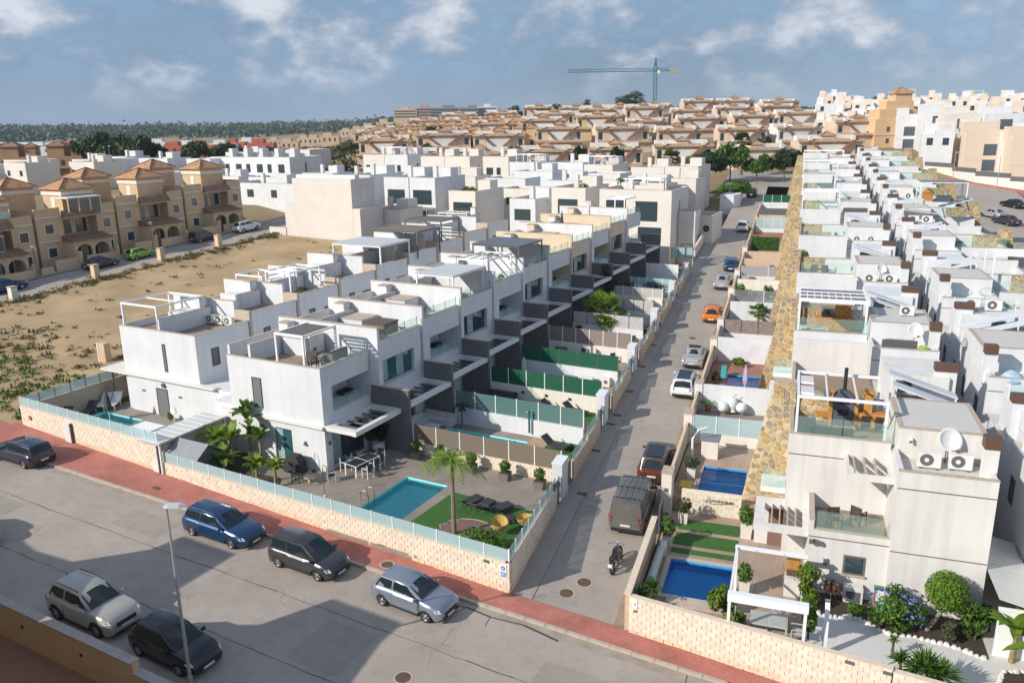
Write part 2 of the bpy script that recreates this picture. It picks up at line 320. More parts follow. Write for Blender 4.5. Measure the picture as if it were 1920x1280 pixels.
# side street (climbs along v), its lay-by walk on the left, far plaza
def P_uv(c, r): p = O_+u_*c+v_*r; return (p.x, p.y)
strip('side_street', [.07, 3]+frange(8, 140, 6), [-4.75, -3, -1.5, 0], P_uv, .004, asph2)
strip('side_walk', [.07, 3]+frange(8, 90, 6), [-5.95, -5.3, -4.75], P_uv, .035, concr)
strip('far_street', frange(140, 175, 5), [-9, -5, 0, 8], P_uv, .004, asph2)
# dusty gutter along the right-hand wall
dust = M('gutter_dust', (.36, .26, .16), .95, col2=(.22, .19, .16), scale=1.2)
strip('gutter', [.2, 3]+frange(8, 100, 6), [-.75, -.3, 0], P_uv, .012, dust)
strip('east_street', frange(40, 190, 6), [31, 36, 42], lambda c, r: (5.88+.989*(c+max(0, r-95)*.04)-.1475*r, .1475*c+.989*r), .0, asph)
strip('east_pavement', frange(90, 190, 6), [42, 44.5], lambda c, r: (5.88+.989*(c+max(0, r-95)*.04)-.1475*r, .1475*c+.989*r), .12, redp)
strip('west_street', [-1.2]+frange(4, 112, 6), [-80.4, -77, -73.9], X_, .006, asph2)
strip('west_walk', [1.6]+frange(6, 112, 6), [-82.6, -80.4], X_, .10, concr)
# vacant lot with bumps
sandm = M('lot_sand', (.46, .33, .185), .95, col2=(.32, .225, .12), scale=.16, bump=.5, bscale=1.5)
b = MB(); xs = frange(-73.9, -40.0, 1.1); ys = frange(1.55, 62, 1.2)
for y in ys:
    for x in xs:
        e = min(1, (x+73.9)/3, (62-y)/3, (y-1.55)/2, (-40-x)/2)
        b.v.append((x, y, Gs(x, y)+.02+max(0, e)*(.16*fbm(x*.45, y*.4)+.12*fbm(x*1.3+3, y*1.1)+.1)))
n = len(xs)
for i in range(len(ys)-1):
    for j in range(n-1): b.f.append((i*n+j, i*n+j+1, (i+1)*n+j+1, (i+1)*n+j)); b.m.append(0)
b.build('vacant_lot', sandm, smooth=True, kind='structure')
# tar seams and mended joints in the asphalt
b = MB(); rs = random.Random(3)
tarm = M('tar_seam', (.062, .056, .052), .8)
def seam(pts, w=.035):
    for (x0, y0), (x1, y1) in zip(pts, pts[1:]):
        d = Vector((x1-x0, y1-y0)); 
        if d.length == 0: continue
        nn = Vector((-d.y, d.x)).normalized()*w*rs.uniform(.5, 1.2)
        b.quad(*[(px, py, -.03*px+.005) for px, py in ((x0+nn.x, y0+nn.y), (x0-nn.x, y0-nn.y), (x1-nn.x, y1-nn.y), (x1+nn.x, y1+nn.y))])
for y0 in (-5.0, -8.7):
    x = -60; pts = []
    while x < 24: pts.append((x, y0+rs.uniform(-.06, .06))); x += rs.uniform(.5, 1.4)
    seam(pts, .022)
for x0 in (-52, -36, 9):
    seam([(x0+rs.uniform(-.1, .1), y) for y in frange(-12.9, -1.5, .9)], .022)
seam([(-2.6, -2.2), (-1.3, -1.75), (0, -1.9), (1.6, -1.7), (3.4, -2.0)], .05); seam([(-1.3, -1.75), (-1.6, -2.4)], .03); seam([(0, -1.9), (.1, -2.6)], .03); seam([(-2.6, -2.2), (-2.1, -2.6), (-1.9, -1.8)], .03)
b.build('tar_seam', tarm, kind='structure')
strip('gutter', [-1.9, -1.62, -1.40], frange(-60, 24, 3), X_, .004, M('gutter_dirt', (.30, .25, .20), .95, col2=(.38, .33, .275), scale=1.6))
for x0, x1, y0, y1 in ((-22.5, -19.0, -4.4, -2.6), (-6.2, -3.6, -8.4, -5.4), (3.5, 6.4, -6.2, -3.4), (-33, -28.5, -7.6, -5.3)): strip('asphalt_patch', [y0, y1], [x0, x1], X_, .007, roadmat('asphalt_patch', (.345, .305, .265), False))
# manhole covers and drain gratings
rust = M('rusty_iron', (.12, .075, .045), .75, var=.3, scale=14)
def disc(x, y, z, r, label, sx=0.0, sy=0.0, mat=rust):
    t = thing('manhole_cover', label, 'manhole cover', (x, y, z)); t.rotation_euler = (math.atan(sy), -math.atan(sx), 0)
    MB().cyl(0, 0, -.02, .012, r, r, 20).build('lid', mat, t)
    bb = MB()
    for k in range(20):
        a, c = 6.2832*k/20, 6.2832*(k+1)/20; f = lambda q, rr: (rr*math.cos(q), rr*math.sin(q), .006)
        bb.quad(f(a, r), f(c, r), f(c, r+.08), f(a, r+.08))
    bb.build('rim', kerbm, t)
disc(-6.56, -.72, .2+.12, .3, 'round rusty manhole cover in the red pavement above the silver hatchback', -.03)
disc(2.72, 2.5, .075, .34, 'round brown manhole cover in the side street beside the motorbike', -.03, .06)
disc(2.30, 1.35, .02, .32, 'patched manhole cover at the mouth of the side street, half ringed by pale mortar', -.03, .06)
disc(-1.12, -7.1, .035, .32, 'dark manhole cover in the front street at the bottom edge of the photo', -.03)
disc(-2.6, 40.4, 2.51, .33, 'manhole cover in the side street between the orange car and the convertible', -.03, .06)
for i, (x, y) in enumerate([(-.65, 10.2), (-2.0, 15.7), (-2.6, 19.9), (-2.72, 21.5), (-3.42, 26.0), (-4.3, 31.5), (-5.2, 37)]):
    t = thing('drain_cover', ORD[i]+' small iron drain cover along the left walk, counted from the front', 'drain cover', (x, y, Gs(x, y)+.045), SV, 'drain covers along the left walk'); t.rotation_euler = (.06, 0, SV)
    MB().box(-.28, .28, -.13, .13, -.02, .012).build('lid', rust, t)
t = thing('drain_cover', 'small dark drain cover in the red pavement below the pergola end', 'drain cover', (-23.6, -.45, .85)); MB().box(-.25, .25, -.13, .13, -.02, .012).build('lid', rust, t)
# ---------------------------------------------------------------- block boundary walls
blockm = M('split_block', (.73, .64, .52), .9, ori=.08, var=.08, scale=9, bump=.6, bscale=22)
blockd = M('stained_block', (.72, .56, .40), .9, ori=.08, var=.08, scale=9, bump=.6, bscale=22)
joint = M('mortar', (.50, .41, .32), .95)
bev = MB().add([(.004,0,.004),(.396,0,.004),(.396,0,.196),(.004,0,.196),(.016,-.022,.016),(.384,-.022,.016),(.384,-.022,.184),(.016,-.022,.184)], [(4,5,6,7),(0,1,5,4),(1,2,6,5),(2,3,7,6),(3,0,4,7)])
def block_wall(name, label, p0, p1, zb0, zb1, ztop, th=.2, near=True, stuff=False, facade=-1, cut=300, coat=None):
    """wall of split-face blocks from p0 to p1; the outer face (right of p0->p1 travel) carries the blocks"""
    p0, p1 = Vector((*p0, 0)), Vector((*p1, 0)); Ln = (p1-p0).length; a = math.atan2(p1.y-p0.y, p1.x-p0.x)
    t = thing(name, label, 'wall', (p0.x, p0.y, 0), a)
    zb = lambda s: zb0+(zb1-zb0)*s/Ln
    MB().prism([(0, .003), (Ln, .003), (Ln, th), (0, th)], [zb0-.6, zb1-.6, zb1-.6, zb0-.6], ztop).build('core', joint, t)
    MB().box(-.02, Ln+.02, -.035, th+.02, ztop, ztop+.04).build('coping', M('block_cap', (.68, .56, .44), .9, var=.1, scale=6), t)
    items = []; rows = int(math.ceil((ztop-min(zb0, zb1)+.1)/.2))
    for r in range(rows):
        z = ztop-.2*(r+1); x = -.2*(r % 2)
        while x < Ln-.01:
            x0, x1 = max(0, x), min(Ln, x+.4)
            if x1-x0 > .05 and z+.2 > zb((x0+x1)/2)+.02: items.append((x0, x1, z, z < zb((x0+x1)/2)+.2))
            x += .4
    items.sort(key=lambda q: -q[0] if near else q[0])
    src = {}; rest = MB(); rr = random.Random(5)
    for i, (x0, x1, z, low) in enumerate(items):
        if not stuff and i < cut:
            k = (low,)
            if k not in src:
                src[k] = bev.build('block', blockd if low else blockm, t, (x0, 0, z)); o = src[k]
            else: o = inst(src[k], t, (x0, 0, z))
            o.scale = ((x1-x0)/.4, rr.uniform(.6, 1.5), 1)
        else:
            s = (x1-x0)/.4; d = rr.uniform(.6, 1.5); rest.add([(x0+vx*s, vy*d, z+vz) for vx, vy, vz in bev.v], bev.f)
    if rest.v: rest.build('blocks', M('split_block_far', (.73, .64, .52), .9, var=.16, scale=3, bump=.6, bscale=22), t)['kind'] = 'stuff'
    return t
def glass_fence(label, p0, p1, z, h, npan, post=whmet, pane=frost, cat='fence', name='glass_fence', pw=.05, zs=0.0):
    """posts and panes on top of a wall; zs = rise from p0 to p1"""
    p0, p1 = Vector((*p0, 0)), Vector((*p1, 0)); Ln = (p1-p0).length; a = math.atan2(p1.y-p0.y, p1.x-p0.x)
    t = thing(name, label, cat, (p0.x, p0.y, z), a); st = Ln/npan; src = None; sp = None
    for i in range(npan+1):
        if sp is None: sp = MB().box(-pw/2, pw/2, -.03, .03, 0, h).build('post', post, t, (0, 0, 0))
        else: inst(sp, t, (st*i, 0, zs*i/npan))
    for i in range(npan):
        if src is None: src = MB().box(pw/2+.01, st-pw/2-.01, -.006, .006, .03, h-.02).build('pane', pane, t)
        else: inst(src, t, (st*i, 0, zs*i/npan))
    return t
block_wall('boundary_wall', 'pale split-block boundary wall of the corner garden along the red pavement', (-24.9, 1.09), (0, 0), .747+.12, .12, 1.67)
block_wall('boundary_wall', 'pale split-block boundary wall of the pool garden farther left along the red pavement', (-39.94, 1.75), (-24.95, 1.10), 1.2+.1, .75+.12, 2.82, stuff=False)
block_wall('boundary_wall', 'shaded split-block side wall of the corner garden along the side street', (.0, .02), (-1.38, 8.3), .06, .5, 1.67, near=False)
glass_fence('row of frosted glass panes with white posts on the corner garden front wall', (-24.7, 1.15), (-.06, .08), 1.71, .66, 18)
glass_fence('row of frosted glass panes with white posts on the higher left garden wall', (-39.9, 1.8), (-25.1, 1.16), 2.86, .68, 13)
glass_fence('frosted glass panes on the side wall of the corner garden beside the street', (-.08, .1), (-1.45, 8.25), 1.71, .66, 8)
t = thing('meter_cabinet', 'white utility cabinet set in the pale block wall at its left end', 'cabinet', (-34.3, 1.47, 1.15), -.044)
MB().box(-.35, .35, -.14, .02, 0, 1.35).build('case', white, t); MB().box(.36, .44, -.16, .02, 0, 1.45).build('side_pier', M('brown_pier', (.16, .11, .07), .8), t)
t = thing('meter_cabinet', 'white utility panel at the step between the two block walls', 'cabinet', (-25.3, 1.07, .86), -.044); MB().box(-.3, .25, -.06, .02, 0, .75).build('case', white, t); MB().box(.27, .33, -.1, .02, 0, 1.95).build('edge_post', gymet, t)
# blue street sign, house-number plaque, vents
t = thing('street_sign', 'small blue and white sign on the block wall at the street corner', 'sign', (-.32, .0, .93), -.02)
MB().box(-.17, .17, -.05, -.03, 0, .62).build('plate', M('sign_white', (.8, .8, .8), .5), t); blue_ = M('sign_blue', (.02, .18, .50), .5)
MB().cylx(-.062, -.052, 0, .47, .115, 18).build('arrow_disc', blue_, t); MB().box(-.13, .13, -.06, -.052, .03, .27).build('panel', blue_, t)
b = MB(); wsg = M('sign_white', (.8, .8, .8), .5); b.extr([(-.05, .47), (0, .54), (.05, .47), (.02, .47), (.02, .41), (-.02, .41), (-.02, .47)], 'y', -.07, -.064); b.build('arrow', wsg, t)
b = MB(); [b.box(-.10+.05*i, -.065+.05*i, -.068, -.062, .16, .22) for i in range(4)]; b.box(-.1, .1, -.068, -.062, .09, .11); b.build('lettering', wsg, t)
t = thing('wall_vent', 'dark vent plate in the corner garden wall below the glass', 'vent', (-1.25, .06, 1.42), -.044); MB().box(-.16, .16, -.06, -.02, 0, .14).build('plate', gymet, t)
t = thing('no_entry_sign', 'small round red and white plate near the left end of the block wall', 'sign', (-38.8, 1.66, 2.15), -.044); MB().cylx(-.07, -.05, 0, 0, .16, 16).build('disc', M('sign_red', (.5, .04, .03), .5), t); MB().box(-.1, .1, -.085, -.075, -.03, .03).build('bar', wsg, t)
# low yellowish wall and terracotta yard in the near left corner
b = MB(); ztop = lambda x: 1.62-.03*x
t = thing('yard_wall', 'low yellowish rendered wall beside the near row of parked cars', 'wall')
yw = M('yellow_render', (.60, .42, .22), .9, var=.08, scale=1)
for x0, x1 in ((-46, -30.4), (-30.4, -14.3), (-14.3, -9.2), (-9.2, -1)):
    dz = {-46: .12, -30.4: .06, -14.3: .05, -9.2: -.35}[x0]
    MB().prism([(x0, -13.1), (x1, -13.1), (x1, -12.82), (x0, -12.82)], -.6, [ztop(x0)+dz, ztop(x1)+dz, ztop(x1)+dz, ztop(x0)+dz]).build('panel', yw, t)
    MB().prism([(x0, -13.16), (x1-.02, -13.16), (x1-.02, -12.76), (x0, -12.76)], [ztop(x)+dz for x in (x0, x1, x1, x0)], [ztop(x)+dz+.07 for x in (x0, x1, x1, x0)]).build('coping', M('pink_coping', (.42, .36, .32), .85, var=.1, scale=3), t)
for x in (-16.1, -12.3): MB().cylx(-13.13, -13.09, x, 1.0-.03*x, .08, 12).build('drain_hole', black, t)
strip('yard', [-24, -18, -13.1], frange(-46, 0, 4), X_, .02, terra)
t = thing('townhouse_row', 'beige townhouses behind the viewer whose roofs shade the near street', 'building', (0, -18, 0))
def slab_prof(name, prof, y0, y1, mat): MB().extr(prof, 'y', y0, y1).build(name, mat, t)
slab_prof('wall', [(-60, -1), (-19.0, -1), (-19.0, 6.3), (-21.9, 7.9), (-30.4, 7.6), (-33, 8.0), (-60, 7.9)], -9, 0, ochre)
slab_prof('tower', [(-28.4, 6), (-22.1, 6), (-22.1, 8.0), (-24.6, 10.6), (-28.4, 10.7), (-27.5, 9.5)], -6, -.01, ochre)
slab_prof('wing', [(-18.2, -1), (-9.7, -1), (-9.7, 6.8), (-12.3, 8.8), (-13.3, 9.8), (-17.2, 9.9), (-16.5, 7.8), (-18.2, 6.7)], -9, -.02, ochre)
slab_prof('low_wing', [(-9.7, -1), (12, -1), (12, 2.5), (-7, 4.5), (-9.7, 6.7)], -9, -.3, ochre)
# ================================================================ small furnishings (each kind built once, then copied)
PROTO = {}
def place(kind, fn, loc, rz, label, group=None, sc=None):
    if kind not in PROTO:
        o = fn(label); o.location = loc; o.rotation_euler = (0, 0, rz); PROTO[kind] = o
        if group: o['group'] = group
        if sc: o.scale = sc
        return o
    return dup(PROTO[kind], loc, rz, label, group, sc)
def mk_ac(label):
    t = thing('ac_unit', label, 'air conditioner'); MB().box(-.42, .42, -.16, .16, .06, .68).build('case', M('ac_white', (.72, .71, .67), .5), t)
    b = MB().cylx(-.172, -.162, -.1, .38, .25, 18); b.build('fan_grille', M('ac_dark', (.12, .12, .12), .6), t); MB().cylx(-.18, -.172, -.1, .38, .09, 12).build('fan_hub', M('ac_white', (.72, .71, .67), .5), t)
    for x in (-.3, .3): MB().box(x-.05, x+.05, -.18, .18, 0, .06).build('foot', gymet, t)
    return t
def ac(loc, rz, label, g='air conditioners on the roofs', sc=None): return place('ac', mk_ac, loc, rz, label, g, sc)
def mk_lounger(label):
    t = thing('sun_lounger', label, 'sun lounger'); m = M('lounger_dark', (.035, .036, .042), .7)
    MB().box(-.34, .34, -1.0, .25, .30, .37).build('seat', m, t)
    MB().add([(-.34, .25, .30), (.34, .25, .30), (.34, .85, .78), (-.34, .85, .78), (-.34, .22, .37), (.34, .22, .37), (.34, .80, .83), (-.34, .80, .83)], [(3,2,1,0), (4,5,6,7), (0,1,5,4), (1,2,6,5), (2,3,7,6), (3,0,4,7)]).build('backrest', m, t)
    l0 = None
    for x in (-.3, .3):
        for y in (-.85, .2):
            if l0 is None: l0 = MB().box(-.025, .025, -.025, .025, 0, .31).build('leg', gymet, t, (x, y, 0))
            else: inst(l0, t, (x, y, 0))
    return t
def lounger(loc, rz, label, g=None): return place('lounger', mk_lounger, loc, rz, label, g)
def mk_wlounger(label):
    t = thing('sun_lounger', label, 'sun lounger'); m = M('lounger_white', (.62, .62, .62), .7)
    MB().box(-.34, .34, -1.0, .25, .36, .43).build('seat', m, t)
    MB().add([(-.34, .25, .36), (.34, .25, .36), (.34, .85, .9), (-.34, .85, .9), (-.34, .22, .43), (.34, .22, .43), (.34, .80, .95), (-.34, .80, .95)], [(3,2,1,0), (4,5,6,7), (0,1,5,4), (1,2,6,5), (2,3,7,6), (3,0,4,7)]).build('backrest', m, t)
    for x in (-.3, .3):
        for y in (-.9, .2): MB().box(x-.03, x+.03, y-.03, y+.03, 0, .37).build('leg', whmet, t)
    return t
def mk_chair(fr, se):
    def f(label):
        t = thing('chair', label, 'chair'); MB().box(-.24, .24, -.23, .23, .42, .46).build('seat', se, t)
        MB().box(-.24, .24, .2, .235, .52, .92).build('backrest', se, t); l0 = None
        for x in (-.25, .25):
            MB().box(x-.02, x+.02, -.24, .24, .63, .66).build('armrest', fr, t)
            for y in (-.23, .23):
                h = .64 if y < 0 else .92
                MB().box(x-.02, x+.02, y-.02, y+.02, 0, h).build('leg', fr, t)
        return t
    return f
def mk_table(fr, top, sx, sy, h=.74):
    def f(label):
        t = thing('table', label, 'table'); MB().box(-sx, sx, -sy, sy, h-.04, h-.012).build('frame', fr, t)
        n = max(1, round(max(sx, sy)/.45)); 
        for i in range(n):
            if sy >= sx: MB().box(-sx+.05, sx-.05, -sy+2*sy*i/n+.04, -sy+2*sy*(i+1)/n-.04, h-.012, h).build('top_panel', top, t)
            else: MB().box(-sx+2*sx*i/n+.04, -sx+2*sx*(i+1)/n-.04, -sy+.05, sy-.05, h-.012, h).build('top_panel', top, t)
        for x in (-sx+.05, sx-.05):
            for y in (-sy+.05, sy-.05): MB().box(x-.035, x+.035, y-.035, y+.035, 0, h-.04).build('leg', fr, t)
        return t
    return f
def mk_sofa(body, cush, w=1.9, d=.8):
    def f(label):
        t = thing('sofa', label, 'sofa'); MB().box(-w/2, w/2, -d/2, d/2, .05, .32).build('base', body, t); MB().box(-w/2, w/2, d/2-.14, d/2, .321, .78).build('backrest', body, t)
        for x in (-w/2, w/2-.14): MB().box(x, x+.14, -d/2, d/2-.141, .321, .58).build('armrest', body, t)
        n = max(1, round(w/.65)); c0 = None
        for i in range(n):
            x0 = -w/2+.15+(w-.3)*i/n; x1 = -w/2+.15+(w-.3)*(i+1)/n
            MB().box(x0+.01, x1-.01, -d/2+.02, d/2-.16, .325, .45).build('seat_cushion', cush, t); MB().box(x0+.02, x1-.02, d/2-.28, d/2-.15, .452, .80).build('back_cushion', cush, t)
        return t
    return f
def mk_dish(label):
    t = thing('satellite_dish', label, 'satellite dish'); m = M('dish_white', (.74, .74, .72), .5); rings = []; 
    for r, y in ((.02, .0), (.22, -.03), (.40, -.10), (.5, -.17)): rings.append([(r*math.cos(6.2832*k/22), y, r*math.sin(6.2832*k/22)) for k in range(22)])
    for r, y in ((.5, -.155), (.40, -.085), (.22, -.015), (.02, .015)): rings.append([(r*math.cos(6.2832*k/22), y, r*math.sin(6.2832*k/22)) for k in range(22)])
    d = MB().loft(rings, caps=False).build('reflector', m, t, (0, 0, 1.0), (math.radians(-28), 0, 0), smooth=True)
    MB().bar((0, -.05, .62), (0, -.62, .78), .025).build('arm', gymet, t); MB().box(-.05, .05, -.68, -.58, .74, .84).build('receiver', M('ac_dark', (.12, .12, .12), .6), t)
    MB().cyl(0, .08, 0, 1.05, .025).build('mast', gymet, t); return t
def dish(loc, rz, label, s=1, g='satellite dishes on the roofs'): return place('dish', mk_dish, loc, rz, label, g, (s, s, s))
def mk_planter(label):
    t = thing('planter', label, 'planter'); MB().loft([[(-.26,-.26,0),(.26,-.26,0),(.26,.26,0),(-.26,.26,0)], [(-.32,-.32,.5),(.32,-.32,.5),(.32,.32,.5),(-.32,.32,.5)]]).build('pot', M('grey_planter', (.17, .155, .15), .8), t)
    MB().box(-.28, .28, -.28, .28, .501, .52).build('soil', soilM, t); return t
# ---------------------------------------------------------------- foliage
def leaves(n, rx, ry, rz_, size, seed, shell=.55, lower=-1.0, clumps=0):
    rr = random.Random(seed); b = MB(); cs = []
    for _ in range(clumps):
        q = Vector((rr.gauss(0, 1), rr.gauss(0, 1), rr.gauss(0, 1))).normalized()*rr.uniform(.45, .85); cs.append((q, rr.uniform(.28, .48)))
    for _ in range(n):
        while True:
            q = Vector((rr.uniform(-1, 1), rr.uniform(-1, 1), rr.uniform(lower, 1)))
            if clumps:
                if min((q-c).length/r for c, r in cs) < 1 and rr.random() < .9: break
            elif shell < q.length < 1: break
        p = Vector((q.x*rx, q.y*ry, q.z*rz_)); nn = (q.normalized()+Vector((rr.gauss(0, .5), rr.gauss(0, .5), rr.gauss(.2, .5)))).normalized()
        a = nn.orthogonal().normalized(); a = (Matrix.Rotation(rr.uniform(0, 6.28), 3, nn) @ a); c = nn.cross(a); s = size*rr.uniform(.6, 1.3)
        b.add([p-a*s, p+c*s*.45, p+a*s, p-c*s*.45], [(0, 1, 2, 3)])
    return b
LG = leafmat('leaf_green', (.12, .23, .03), (.045, .11, .015)); LD = leafmat('leaf_dark', (.035, .08, .02), (.015, .04, .012)); LY = leafmat('leaf_yellowgreen', (.20, .27, .03), (.08, .16, .02))
LP = leafmat('leaf_palm', (.13, .17, .035), (.05, .09, .02)); LB_ = leafmat('leaf_banana', (.27, .38, .05), (.11, .22, .03), .45); LO = leafmat('leaf_olive', (.10, .11, .05), (.05, .065, .03)); LPINE = leafmat('leaf_pine', (.055, .085, .02), (.02, .04, .012)); LSC = leafmat('leaf_scrub', (.12, .13, .045), (.06, .075, .025))
LDRY = leafmat('leaf_dry', (.30, .22, .09), (.16, .11, .05))
bark = M('bark', (.13, .095, .07), .95, var=.4, scale=20); palmbark = M('palm_bark', (.26, .20, .15), .95, var=.35, scale=12)
LEAFMESH = {}
def bush(name, label, cat, loc, rx, rz_, mat, n=350, size=.1, seed=1, group=None, stem=True, clumps=0, ry=None):
    t = thing(name, label, cat, loc, 0, group); key = (round(rx, 2), round(rz_, 2), mat.name, n, size, seed % 4, clumps)
    if key in LEAFMESH:
        o = LEAFMESH[key].copy(); C.objects.link(o); o.parent = t; o.rotation_euler = (0, 0, seed*1.3)
    else:
        o = leaves(n, rx, ry or rx, rz_, size, seed, clumps=clumps).build('foliage', mat, t, (0, 0, rz_*1.0+.08)); LEAFMESH[key] = o
    if stem: MB().cyl(0, 0, -.02, rz_*.9, .05, .02, 6).build('stem', bark, t)
    return t
TREEM = {}
def tree(name, label, loc, h, r, mat, seed=1, n=1400, size=.35, trunk=.35, group=None, clumps=11, flat=.75, trunkmat=None):
    t = thing(name, label, 'tree', loc, seed*.7, group); key = (name, seed % 3)
    if key in TREEM:
        for o, s in TREEM[key]:
            c = o.copy(); C.objects.link(c); c.parent = t; c.scale = (s[0]*r, s[0]*r, h)
            c.location = (0, 0, 0)
        return t
    rr = random.Random(seed); b = leaves(n, 1.0, 1.0, .5*flat, size/r, seed, clumps=clumps); 
    b.v = [(x, y, z*.9+.62) for x, y, z in b.v]; cr = b.build('crown', mat, t); cr.scale = (r, r, h)
    tk = MB(); tk.tube([(0, 0, -.03), (.03, .02, .2), (0, .05, .45), (.02, 0, .7)], [trunk/r*.5, trunk/r*.38, trunk/r*.28, .02], 7)
    for k in range(5):
        a = k*1.26+rr.random(); tk.tube([(0, .03, .3+.05*k), (math.cos(a)*.3, math.sin(a)*.3, .5+.05*k), (math.cos(a)*.6, math.sin(a)*.6, .62+.05*k)], [trunk/r*.2, trunk/r*.13, .01], 5)
    tr = tk.build('trunk', trunkmat or bark, t); tr.scale = (r, r, h); TREEM[key] = [(cr, (1,)), (tr, (1,))]
    return t
def frond(b, p0, az, ln, droop, width, nl, m=0, rise=.6, spread=1.0):
    """feather-palm frond: curved rachis with paired leaflets"""
    pts = []; 
    for i in range(nl+1):
        s = i/nl; r = ln*(s*.92); z = ln*(rise*s-droop*s*s); pts.append(Vector((p0[0]+math.cos(az)*r, p0[1]+math.sin(az)*r, p0[2]+z)))
    side = Vector((-math.sin(az), math.cos(az), 0))
    for i in range(1, nl):
        s = i/nl; w_ = width*math.sin(math.pi*min(1, .15+.85*s))*(1-.25*s); d = (pts[i+1]-pts[i-1]).normalized()
        for sg in (-1, 1):
            tip = pts[i]+side*sg*w_*spread+d*w_*.55+Vector((0, 0, -w_*.45)); q = d*(.028+.02*ln/2)
            b.add([pts[i]-q, pts[i]+q, tip], [(0, 1, 2)], m)
    b.tube(pts[::2], [.02]*len(pts[::2]), 4, m)
def palm(label, loc, h, r, nf, mat=None, name='palm_tree', seed=2, tr=.13, group=None, droop=.75, rise=.6, lean=(0, 0)):
    t = thing(name, label, 'palm tree', loc, 0, group); rr = random.Random(seed)
    tk = MB(); npt = 9
    tk.tube([(lean[0]*(i/npt)**2, lean[1]*(i/npt)**2, h*i/npt) for i in range(npt+1)], [tr*(1.25-.35*i/npt)*(1.12 if i % 2 else .94) for i in range(npt+1)], 9); tk.build('trunk', palmbark, t)
    f0 = []
    for k in range(nf):
        b = MB(); az = k*2.39996+rr.uniform(-.2, .2); e = rr.uniform(-.35, .35)
        frond(b, (lean[0], lean[1], h), az, r*rr.uniform(.85, 1.1), droop+e*.5, r*.30, 15, rise=rise+e); b.build('frond', mat or LP, t)
    return t
def fanpalm(label, loc, h, r, nf, name='fan_palm', seed=4, tr=.2, mat=None, skirt=True, group=None):
    t = thing(name, label, 'palm tree', loc, 0, group); rr = random.Random(seed)
    MB().tube([(0, 0, 0), (0, 0, h*.5), (0, 0, h)], [tr*1.2, tr, tr*1.05], 9).build('trunk', palmbark, t)
    for k in range(nf):
        b = MB(); az = k*2.39996; el = rr.uniform(-.5, 1.25) if k < nf*.85 or not skirt else -1.1; L_ = r*rr.uniform(.8, 1.05)
        d = Vector((math.cos(az)*math.cos(el), math.sin(az)*math.cos(el), math.sin(el))); p1 = Vector((0, 0, h))+d*L_*.45; b.bar((0, 0, h), p1, .03)
        a = d.cross(Vector((0, 0, 1))).normalized(); up = a.cross(d)
        for i in range(15):
            th = (i-7)*.2; dd = (d*math.cos(th)+a*math.sin(th)).normalized(); tip = p1+dd*L_*.55*(1-.03*abs(i-7))+Vector((0, 0, -.12*L_*abs(i-7)/7)); q = dd.cross(up).normalized()*.05*L_
            b.add([p1, p1+dd*L_*.3+q, tip, p1+dd*L_*.3-q], [(0, 1, 2, 3)])
        b.build('frond', (mat or LG) if el > -1 else LDRY, t)
    return t
def blade(b, p0, az, el, ln, wd, droop, n=6, m=0):
    """broad banana-like leaf with a midrib fold"""
    side = Vector((-math.sin(az), math.cos(az), 0)); prev = None
    for i in range(n+1):
        s = i/n; r = ln*s*math.cos(el); z = ln*(s*math.sin(el)-droop*s*s); c = Vector((p0[0]+math.cos(az)*r, p0[1]+math.sin(az)*r, p0[2]+z)); w_ = wd*math.sin(math.pi*min(1, .06+.94*s))**.7*.5 if s < 1 else 0.01
        row = (c+side*w_+Vector((0, 0, w_*.35)), c, c-side*w_+Vector((0, 0, w_*.35)))
        if prev:
            b.add([prev[0], prev[1], row[1], row[0]], [(0, 1, 2, 3)], m); b.add([prev[1], prev[2], row[2], row[1]], [(0, 1, 2, 3)], m)
        prev = row
def banana(label, loc, h, nl, ln, wd, seed=1, mat=None, group=None, tall=False):
    t = thing('banana_plant', label, 'plant', loc, 0, group); rr = random.Random(seed)
    MB().tube([(0, 0, 0), (.03, 0, h*.6), (.0, .02, h)], [.12, .09, .05], 8).build('trunk', M('banana_stem', (.28, .22, .10), .8, var=.3, scale=9), t)
    nl = int(nl*1.5); ln *= 1.1; wd *= 1.12
    for k in range(nl):
        b = MB(); az = k*2.39996+rr.uniform(-.3, .3); el = rr.uniform(.3, 1.25); z0 = h*rr.uniform(.45, 1) if tall else h*rr.uniform(.85, 1.0)
        blade(b, (0, 0, z0), az, el, ln*rr.uniform(.75, 1.1), wd*rr.uniform(.8, 1.1), rr.uniform(.25, .6)); b.build('leaf', mat or LB_, t)
    return t
def rosette(b, p, r, n, seed, w=.05, m=0, up=.2):
    rr = random.Random(seed)
    for k in range(n):
        az = k*2.39996; el = rr.uniform(up, 1.45); d = Vector((math.cos(az)*math.cos(el), math.sin(az)*math.cos(el), math.sin(el))); s = Vector((-math.sin(az), math.cos(az), 0))*w; L_ = r*rr.uniform(.8, 1.1); p0 = Vector(p); md = p0+d*L_*.5; tp = p0+d*L_+Vector((0, 0, -.12*L_))
        b.add([p0-s*.4, p0+s*.4, md+s, tp, md-s], [(0, 1, 2, 3, 4)], m)
def yucca(label, loc, heads, r=.55, seed=3, group=None, n=46, mat=None, w=.05):
    t = thing('yucca_plant', label, 'plant', loc, 0, group); 
    for i, (x, y, h) in enumerate(heads):
        MB().tube([(x*.4, y*.4, -.02), (x*.8, y*.8, h*.6), (x, y, h)], [.07, .055, .05], 7).build('trunk', bark, t)
        b = MB(); rosette(b, (x, y, h), r, n, seed+i, w, up=-.35); b.build('leaf_rosette', mat or LG, t)
    return t
